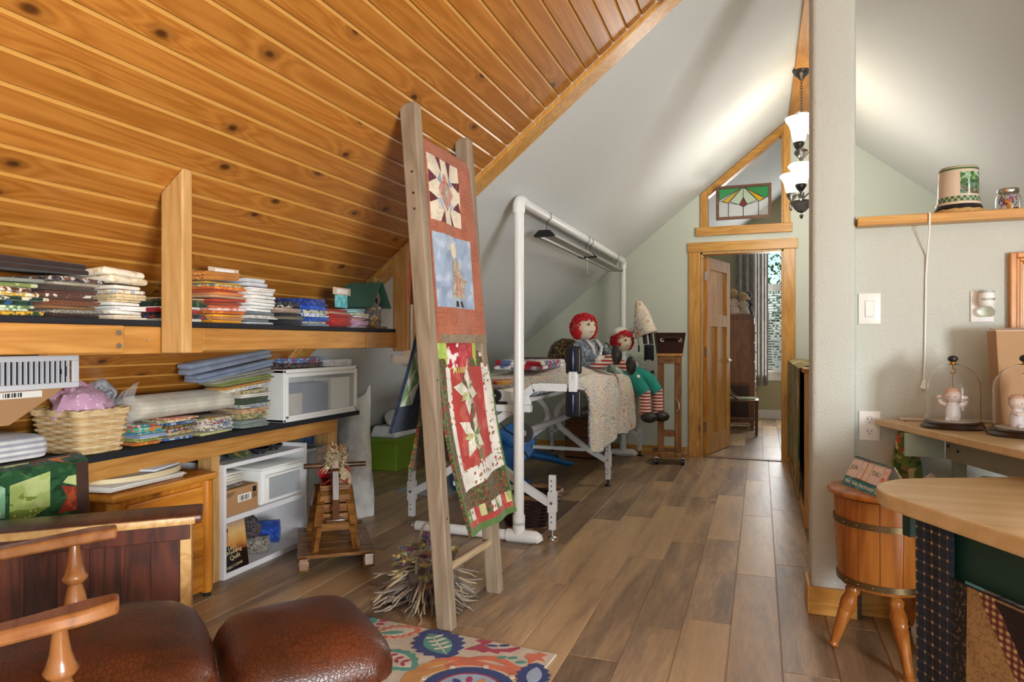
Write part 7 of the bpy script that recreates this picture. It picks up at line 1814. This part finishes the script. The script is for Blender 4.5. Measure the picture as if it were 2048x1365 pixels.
for w, tx, edge, ink, sz in ((.066, 'JUN', CARDW, SLATE, .026), (.034, '1', CORAL, SLATE, .020), (.034, '9', GOLDC, GOLDC, .020), (.066, 'THU', CARDW, SLATE, .026), (.034, '', CORAL, CORAL, .02)):
    q = lambda o, a, b_, zA, zB: [cal(a, zA, o), cal(b_, zA, o), cal(b_, zB, o), cal(a, zB, o)]
    c = MB().hexa(q(.0005, x, x+w, .036, .112), q(.0035, x, x+w, .036, .112)).build('date_card', edge, t)
    MB().hexa(q(.0036, x+.002, x+w-.002, .039, .109), q(.0041, x+.002, x+w-.002, .039, .109)).build('card_face', CARDW, c)
    if tx: lettering(tx, cal(x+w/2, .066, .0044), (1, 0, 0), sl, sz, ink, c, 'CENTER', name='date_lettering', th=.0003)
    else:
        mb = MB()
        for k in range(3): mb.tube([cal(x+w/2+math.cos(a)*(.010-.003*k), .062+math.sin(a)*(.010-.003*k), .0045) for a in [2*PI*j/16 for j in range(16)]], .0009, 4, closed=True)
        mb.build('rose_emblem', CORAL, c)
        for k in range(2): MB().hexa(q(.0042, x+.008, x+w-.008, .092-.008*k, .094-.008*k), q(.0045, x+.008, x+w-.008, .092-.008*k, .094-.008*k)).build('print_line', CORAL, c)
    nr = int(w/.006)
    for k in range(nr):
        xx = x+.003+(w-.006)*k/(nr-1); MB().tube([cal(xx, .106, .005), cal(xx, .114, .006), cal(xx, .119, .001), cal(xx, .114, -.004)], .0008, 4).build('wire_ring', SLATE, c)
    x += w+.0025
lettering('Make Today Sew Amazing!', cal(-W2+.010, .011, .0004), (1, 0, 0), sl, .021, PAPER, t, shear=.3, name='slogan_lettering', th=.0003, width=.200)
mb = MB()
for k in range(8): a = PI*k/4; mb.tube([cal(W2-.022, .016, .001), cal(W2-.022+math.cos(a)*.010, .016+math.sin(a)*.010, .001)], .0014, 4)
mb.build('flower_emblem', PAPER, t)

# ------------------------------------------------------------ lower maple table with hanging quilt
Q = Vector((.225, 2.25, 0)); e1 = Vector((.466, -.885, 0)).normalized(); e2 = Vector((.91, .415, 0)).normalized()
t = thing('cutting_table', 'maple topped cutting table with dark green apron in the right corner', 'table', Q); 
def tp(a, b_, z): p = e1*a+e2*b_; return Vector((p.x, p.y, z))
pts = [(.23, 0)]+[(.23-.23*math.sin(k*PI/24), .23-.23*math.cos(k*PI/24)) for k in range(1, 12)]+[(0, .23), (0, .82), (1.05, .82), (1.05, 0)]
MB().prism(pts, lambda u, v: tp(u, v, .697), lambda u, v: tp(u, v, .740)).build('table_top', LAMINATE, t, bevel=.008)
DGREEN = plain('dark_green_paint', '#123a34', .45)
def bx2(a0, a1, b0, b1, z0, z1): return MB().hexa([tp(a0, b0, z0), tp(a1, b0, z0), tp(a1, b1, z0), tp(a0, b1, z0)], [tp(a0, b0, z1), tp(a1, b0, z1), tp(a1, b1, z1), tp(a0, b1, z1)])
bx2(.30, 1.0, .055, .080, .575, .696).build('apron', DGREEN, t)
bx2(.10, .13, .12, .75, .60, .696).build('apron', DGREEN, t)
for a, b_ in ((.33, .12), (.33, .72), (.98, .12), (.98, .72)): bx2(a-.025, a+.025, b_-.025, b_+.025, 0, .696).build('leg', DGREEN, t)
t = thing('dark_quilt', 'navy plaid and tan patchwork quilt hung under the cutting table', 'quilt', Q)
def plaid(): 
    m = NT('navy_plaid'); co = m.coord(rnd=False); sp = m.n('ShaderNodeSeparateXYZ'); m.l(co, sp.inputs[0])
    h = m.math('ADD', m.math('MULTIPLY', sp.outputs[0], .52), m.math('MULTIPLY', sp.outputs[1], -.86))
    def band(x, s, lo): return m.ramp(m.math('PINGPONG', m.math('MULTIPLY', x, s), 1.0), [(lo, (0, 0, 0, 1)), (lo+.06, (1, 1, 1, 1))])
    a = band(h, 76.0, .74); b_ = band(sp.outputs[2], 70.0, .74); c = m.mix(m.math('MULTIPLY', m.math('ADD', a, b_), .09), srgb('#1b2330'), srgb('#a48a6a')); c = m.mix(m.math('MULTIPLY', a, b_), c, srgb('#c2a27c'))
    a2 = band(h, 24.0, .45); c = m.mix(m.math('MULTIPLY', a2, .35), c, srgb('#243a56'))
    m.l(c, m.b.inputs['Base Color']); m.set(Roughness=.95); nz = m.n('ShaderNodeTexNoise', i_Scale=40.0); m.l(co, nz.inputs[0]); m.bump(nz.outputs[0], .5, .01); return m.m
def S(u, v):
    a = .268+.70*u; return Q+tp(a, .036+.008*math.sin(a*24+v)*v, .69-.67*v)
TAN = fabric('quilt_tan', '#a5875c', ['#8d704a'], 'print', 120); QBLK = fabric('quilt_black', '#14100e', ['#5a4c3a'], 'print', 110, .0); QDK = fabric('quilt_darkbrown', '#231714'); BCHK = fabric('quilt_burgcheck', '#c3a878', ['#5a1c28'], 'check', 130, .85)
PLD = plaid(); MB().sheet(lambda u, v: S(u*.17, v)-Q, 8, 24, .010).build('plaid_strip', PLD, t, smooth=True); MB().sheet(lambda u, v: S(.17+.83*u, .172+.828*v)-Q, 24, 24, .010).build('body', PLD, t, smooth=True)
def su(a, z): return ((a-.268)/.70, (.69-z)/.67)
it = [([su(.40, .575), su(.44, .575), su(.44, .02), su(.40, .02)], QBLK, 'black_strip'), ([su(.44, .575), su(.96, .575), su(.96, .02), su(.44, .02)], TAN, 'tan_field')]
patches(S, Q, t, it, .0062)
it = [([su(.47, .575), su(.52, .575), su(.64, .38), su(.61, .345)], BCHK, 'check_patch'), ([su(.45, .24), su(.61, .345), su(.64, .31), su(.47, .16)], BCHK, 'check_patch'), ([su(.515, .57), su(.64, .57), su(.64, .38)], QDK, 'dark_triangle'), ([su(.47, .17), su(.64, .32), su(.64, .02), su(.52, .02)], QDK, 'dark_triangle'), ([su(.64, .575), su(.70, .575), su(.70, .02), su(.64, .02)], BCHK, 'check_patch')]
patches(S, Q, t, it, .0074)
# ------------------------------------------------------------ door leaf
hx, hy = -.542, YF+.105; da = math.atan2(7.832-7.11, -.36+.558)
dr = thing('door_leaf', 'knotty pine three-panel door standing open into the bedroom', 'door', (hx, hy, .008), da)
DP = wood('door_pine', '#a8691e', '#d39a44', 'Z', rough=.35, rings=7, stretch=9, var=.05, kscale=2.6)
Wd, Hd, th = .735, 2.0, .036
def db(x0, x1, z0, z1, y0=-th, y1=0.0): return MB().box(x0, x1, y0, y1, z0, z1)
db(0, .11, 0, Hd).build('stile', DP, dr, bevel=.003); db(Wd-.11, Wd, 0, Hd).build('stile', DP, dr, bevel=.003); db(.315, .420, .20, 1.30).build('stile', DP, dr, bevel=.003)
db(.11, Wd-.11, 0, .20).build('rail', DP, dr, bevel=.003); db(.11, Wd-.11, 1.30, 1.42).build('rail', DP, dr, bevel=.003); db(.11, Wd-.11, Hd-.12, Hd).build('rail', DP, dr, bevel=.003)
for x0, x1, z0, z1 in ((.11, .315, .20, 1.30), (.42, Wd-.11, .20, 1.30), (.11, Wd-.11, 1.42, Hd-.12)): db(x0, x1, z0, z1, -th+.012, -.012).build('panel', DP, dr)
k = MB().lathe([(.026, 0), (.026, .006), (.010, .010), (.010, .032), (.0, .034)], (Wd-.06, -th, .94), 16, axis=(0, -1, 0)).build('handle_rose', STEEL, dr, smooth=True)
MB().tube([(Wd-.06, -th-.030, .94), (Wd-.16, -th-.034, .942)], .008, 8).build('handle', STEEL, k, smooth=True)
for z in (.24, 1.0, 1.76): MB().box(-.012, .010, -th-.002, -th+.02, z, z+.09).build('hinge', STEEL, dr)
# hanging stained glass panel
t = thing('stained_glass', 'stained glass panel with green and gold rays hung above the door', 'stained glass', (-.155, YF-.10, 2.335))
BRW = wood('glass_frame', '#4a2e1e', '#7a5236', 'X', rough=.5, knots=False)
w, h, b_ = .253, .327, .026
for x0, x1, z0, z1 in ((-w, w, 0, b_), (-w, w, h-b_, h), (-w, -w+b_, b_, h-b_), (w-b_, w, b_, h-b_)): MB().box(x0, x1, -.012, .012, z0, z1).build('frame', BRW, t, bevel=.002)
def sg(n_, c, a=.92): return clearplastic(n_, c, a, .12)
GG, GY, GR, GT, GW = sg('sg_green', '#2f8a4a'), sg('sg_gold', '#c9a21e'), sg('sg_red', '#7a2f38'), sg('sg_texture', '#b9cdb0', .75), sg('sg_clear', '#c9c9c4', .35)
iw, zb, zt = w-b_, b_, h-b_; H = zt-zb
def pz(pts): return [(x*iw, zb+H*z) for x, z in pts]
lead = MB()
for pts, m, nm in (([(-1, 1), (-.02, 1), (-.98, .60)], GG, 'pane'), ([(-.02, 1), (-.98, .60), (-1, .58), (-.62, .50)], GY, 'pane') if False else ([(-.10, .97), (-.86, .57), (-.62, .48)], GY, 'pane'), ([(-.05, .98), (-.55, .53), (-.15, .40), (0, .66), (0, .98)], GT, 'pane'), ([(.05, .98), (.55, .53), (.15, .40), (0, .66), (0, .98)], GT, 'pane'), ([(.10, .97), (.86, .57), (.62, .48)], GY, 'pane'), ([(1, 1), (.02, 1), (.86, .60), (1, .66)], GG, 'pane'), ([(0, .66), (.15, .42), (0, .32), (-.15, .42)], GR, 'pane'),
    ([(-1, 0), (-.61, 0), (-.61, .48), (-1, .58)], GW, 'pane'), ([(-.60, 0), (-.005, 0), (-.005, .32), (-.15, .40), (-.60, .50)], GW, 'pane'), ([(.005, 0), (.60, 0), (.60, .50), (.15, .40), (.005, .32)], GW, 'pane'), ([(.61, 0), (1, 0), (1, .64), (.61, .48)], GW, 'pane')):
    P_ = pz(pts); MB().prism(P_, lambda u, v: (u, .002, v), lambda u, v: (u, -.002, v)).build(nm, m, t)
    for a, c in zip(P_, P_[1:]+P_[:1]): lead.beam((a[0], -.002, a[1]), (c[0], -.002, c[1]), .004, .006, (0, 1, 0))
lead.build('lead_came', plain('lead', '#2c2c2c', .5, .5), t)
mb = MB()
for x in (-.235, .235):
    top_ = slope_z(-.155+x)-2.335-.10 if x < 0 else slope_z(-.155+x)-2.335-.10
    for k in range(int((top_-h)/.012)): mb.ball((x, 0, h+.006+.012*k), (.0025, .0025, .006), 5, 4)
mb.build('chain', STEEL, t)
# ------------------------------------------------------------ sideboard with green runner behind the column
t = thing('sideboard', 'dark open sideboard with pine top beside the bedroom door', 'sideboard', (.56, 5.75, 0))
MB().box(-.31, .30, -1.2, 1.15, .955, .985).build('top', FIR_Y, t, bevel=.003)
MB().box(-.29, .28, -1.18, 1.13, .03, .954).build('carcass', plain('carcass_shade', '#16100e', .7), t)  # near-black solid paints in the shade inside the open sideboard
for y in (-1.2, 1.1): MB().box(-.305, -.25, y, y+.05, 0, .954).build('post', FIR_Z, t, bevel=.003)
MB().box(-.305, -.27, -1.15, 1.1, .0, .09).build('plinth', FIR_Y, t, bevel=.003)
GRUN = NT('runner_stripe')
co = GRUN.coord((1, 1, 1), rnd=False); wv = GRUN.n('ShaderNodeTexNoise', i_Scale=9.0, i_Detail=3.0, i_Distortion=.6); mp = GRUN.coord((1, 1.5, .30), rnd=False); GRUN.l(mp, wv.inputs[0])
GRUN.l(GRUN.ramp(wv.outputs[0], [(.30, srgb('#2c3a24')), (.42, srgb('#5d6b34')), (.5, srgb('#a7702c')), (.56, srgb('#4c5a30')), (.64, srgb('#d6d0b0')), (.70, srgb('#6a7a3c')), (.8, srgb('#7a3a22'))]), GRUN.b.inputs['Base Color']); GRUN.set(Roughness=.95)
t = thing('table_runner', 'green and ochre quilted runner hanging over the sideboard', 'runner', (.24, 6.05, .6)); L = Vector((.24, 6.05, .6))
def S(u, v):
    s = v*1.05; y = 4.82+1.90*u
    if s < .25: return Vector((.245+.25-s, y, .990))
    tipz = 1-abs(2*((u-.42))) if False else 1
    q = (s-.25)/.80; hem = .87-.10*abs(math.sin(u*7))
    return Vector((.238-.008*math.sin(u*9)*q, y, .990-q*hem))
MB().sheet(lambda u, v: S(u, v)-L, 20, 24, .008).build('runner_cloth', GRUN.m, t, smooth=True)

# ------------------------------------------------------------ bedroom beyond the door
t = thing('wardrobe', 'tall walnut wardrobe with rounded corner in the bedroom', 'wardrobe', (-.24, 9.62, 0))
mb = MB(); c = .045; x0, x1, zt = -.32, .165, 1.505
poly = [(x0, .09), (x1, .09), (x1, zt-c)]+[(x1-c+c*math.cos(PI/2*k/6), zt-c+c*math.sin(PI/2*k/6)) for k in range(1, 7)]+[(x0, zt)]
mb.prism(poly, lambda u, v: (u, -.25, v), lambda u, v: (u, .30, v)); mb.build('case', WARDROBE, t, bevel=.004)
for z0, z1 in ((.62, 1.43), (.14, .58)): MB().box(x0+.05, x1-.07, -.256, -.249, z0, z1).build('side_panel', wood('wardrobe_panel', '#7a4a2c', '#a8714c', 'Z', rough=.4, knots=False) if z0 > .3 else DARKWOOD, t)
for x, y in ((x0+.03, -.22), (x1-.03, -.22), (x0+.03, .27), (x1-.03, .27)): MB().box(x-.025, x+.025, y-.025, y+.025, 0, .09).build('foot', WARDROBE, t)
for k in range(5):
    d = MB().box(x1+.0005, x1+.016, -.22, .27, .15+.25*k, .38+.25*k).build('drawer', plain('drawer_cream', '#cfc4b6', .5), t, bevel=.003)
    for y in (-.12, .17): MB().lathe([(.012, 0), (.014, .012), (.0, .018)], (x1+.016, y, .265+.25*k), 10, axis=(1, 0, 0)).build('knob', BLACK, d, smooth=True)
# three dolls on the wardrobe
LACE = fabric('doll_lace', '#d9b8a8', ['#e6cfc2'], 'print', 50); BLOND = fabric('blond_hair', '#c9a878', ['#b08d5c'], 'print', 60); DARKD = fabric('dark_doll', '#5a5664', ['#3a3844'], 'print', 40); FACE = plain('bisque_face', '#d9b094', .5)
def shelf_doll(label, x, y, s, dress, hair):
    t = thing('porcelain_doll', label, 'doll', (x, y, 1.5055), R(-75), 'dolls on the wardrobe')
    MB().lathe([(.075*s, 0), (.085*s, .02*s), (.06*s, .10*s), (.035*s, .17*s), (.028*s, .20*s), (.012*s, .215*s)], n=18).build('dress', dress, t, smooth=True)
    hd = Vector((0, 0, .255*s)); h = MB().ball(hd, (.042*s, .040*s, .047*s), 16, 10).build('head', FACE, t, smooth=True)
    heap((-.012*s, 0, .268*s), (.055*s, .060*s, .058*s), 3+x*10, .2, squash_bottom=False).build('curls', hair, h, smooth=True)
    for q in (-1, 1):
        MB().tube([(0, q*.034*s, .19*s), (.03*s, q*.055*s, .13*s), (.055*s, q*.02*s, .11*s)], [.015*s, .013*s, .010*s], 8).build('arm', dress, t, smooth=True)
        MB().ball(hd+Vector((.040*s, q*.014*s, .004*s)), .004*s, 6, 4).build('eye', INK, h)
shelf_doll('blond doll in a pale pink dress on the wardrobe', -.34, 9.48, 1.05, LACE, BLOND)
shelf_doll('fair-haired doll in cream lace beside the pink doll', -.21, 9.56, .92, fabric('cream_lace', '#cdbfa8'), BLOND)
shelf_doll('dark clothed doll behind the other two on wardrobe', -.165, 9.74, 1.0, DARKD, DARKD)
# bedroom chair
t = thing('side_chair', 'brown wooden side chair with woven seat pad in bedroom', 'chair', (-.21, 8.98, 0))
CW = wood('chair_walnut', '#4a2a16', '#7a4c2a', 'Z', rough=.35, knots=False)
MB().rbox((0, 0, .425), (.38, .38, .03), .010, 2).build('seat', CW, t, smooth=True)
MB().rbox((-.01, 0, .448), (.32, .32, .016), .008, 2).build('seat_pad', fabric('seat_pad', '#7d8264', ['#b8b48a', '#4f5a44'], 'stripe', 70), t, smooth=True)
for x, y in ((.165, -.165), (.165, .165), (-.165, -.165), (-.165, .165)): MB().lathe([(.012, 0), (.016, .03), (.020, .25), (.015, .30), (.021, .34), (.018, .41)], (x, y, 0), 12).build('leg', CW, t, smooth=True)
for z in (.14, .21): MB().tube([(-.165, -.165, z), (.165, -.165, z)], .009, 8).build('stretcher', CW, t, smooth=True)
MB().tube([(-.165, .165, .18), (.165, .165, .18)], .009, 8).build('stretcher', CW, t, smooth=True)
for y in (-.165, .165): MB().tube([(-.04, y, .44), (-.13, y, .50), (-.18, y, .62), (-.21, y, .90)], .014, 8).build('back_post', CW, t, smooth=True)
for z in (.66, .76, .87): MB().rbox((-.195, 0, z), (.016, .33, .05), .006, 2).build('back_slat', CW, t, smooth=True)
# curtain
t = thing('curtain', 'long grey curtain panel at the bedroom window', 'curtain', (-.12, 10.78, .50))
CURT = fabric('grey_curtain', '#a9a59e', ['#b2aea7'], 'print', 8)
mb = MB(); mb.sheet(lambda u, v: Vector((-.235+.46*u+.0*v, .045*math.sin(u*30)+.0, 2.02*v)), 60, 8, .006); mb.build('cloth', CURT, t, smooth=True)
MB().tube([(-.35, 0, 2.03), (.9, 0, 2.03)], .012, 10).build('rod', DARKSTEEL, t, smooth=True)
# blinds
t = thing('window_blind', 'white slatted blind covering the lower bedroom window', 'blind', (.53, 10.865, .75))
for k in range(29): MB().cbox((0, 0, .04+.0385*k), (.88, .048, .0028), (R(22), 0, 0)).build('slat', WHITE_TRIM, t)
MB().box(-.44, .44, -.025, .025, 1.15, 1.18).build('head_rail', WHITE_TRIM, t); MB().box(-.44, .44, -.02, .02, .0, .018).build('bottom_rail', WHITE_TRIM, t)
# garden trees outside the bedroom window
LEAFM = [plain('leaf_a', '#5c8a3a', .6), plain('leaf_b', '#86ac52', .6), plain('leaf_c', '#3c6a30', .6)]
def tree(label, x, y, seed, h):
    t = thing('garden_tree', label, 'tree', (x, y, -2.6), 0, 'garden trees outside the window'); rg = random.Random(seed)
    MB().tube([(0, 0, 0), (.1, 0, h*.4), (0, .1, h*.8)], [.12, .09, .04], 8).build('trunk', plain('bark', '#5a4636', .9), t, smooth=True)
    for j in range(3):
        mb = MB()
        for k in range(1300):
            a = rg.uniform(0, 6.28); c = rg.uniform(-1, 1); rr = rg.random()**.33; s = math.sqrt(1-c*c)
            p = Vector((math.cos(a)*s*1.5*rr, math.sin(a)*s*1.3*rr, h*.68+c*h*.36*rr)); d1 = Vector((rg.uniform(-1, 1), rg.uniform(-1, 1), rg.uniform(-1, 1))).normalized(); d2 = d1.cross(Vector((rg.random(), rg.random(), rg.random()))).normalized()
            L0 = rg.uniform(.05, .10); mb._add([p, p+d1*L0*.5+d2*L0*.3, p+d1*L0, p+d1*L0*.5-d2*L0*.3], [(0, 1, 2, 3)])
        tag(mb.build('foliage', LEAFM[j], t), kind='stuff')
tree('leafy green tree left outside the bedroom window', .1, 14.2, 1, 5.6); tree('leafy green tree right outside the bedroom window', 3.3, 15.6, 2, 6.6)
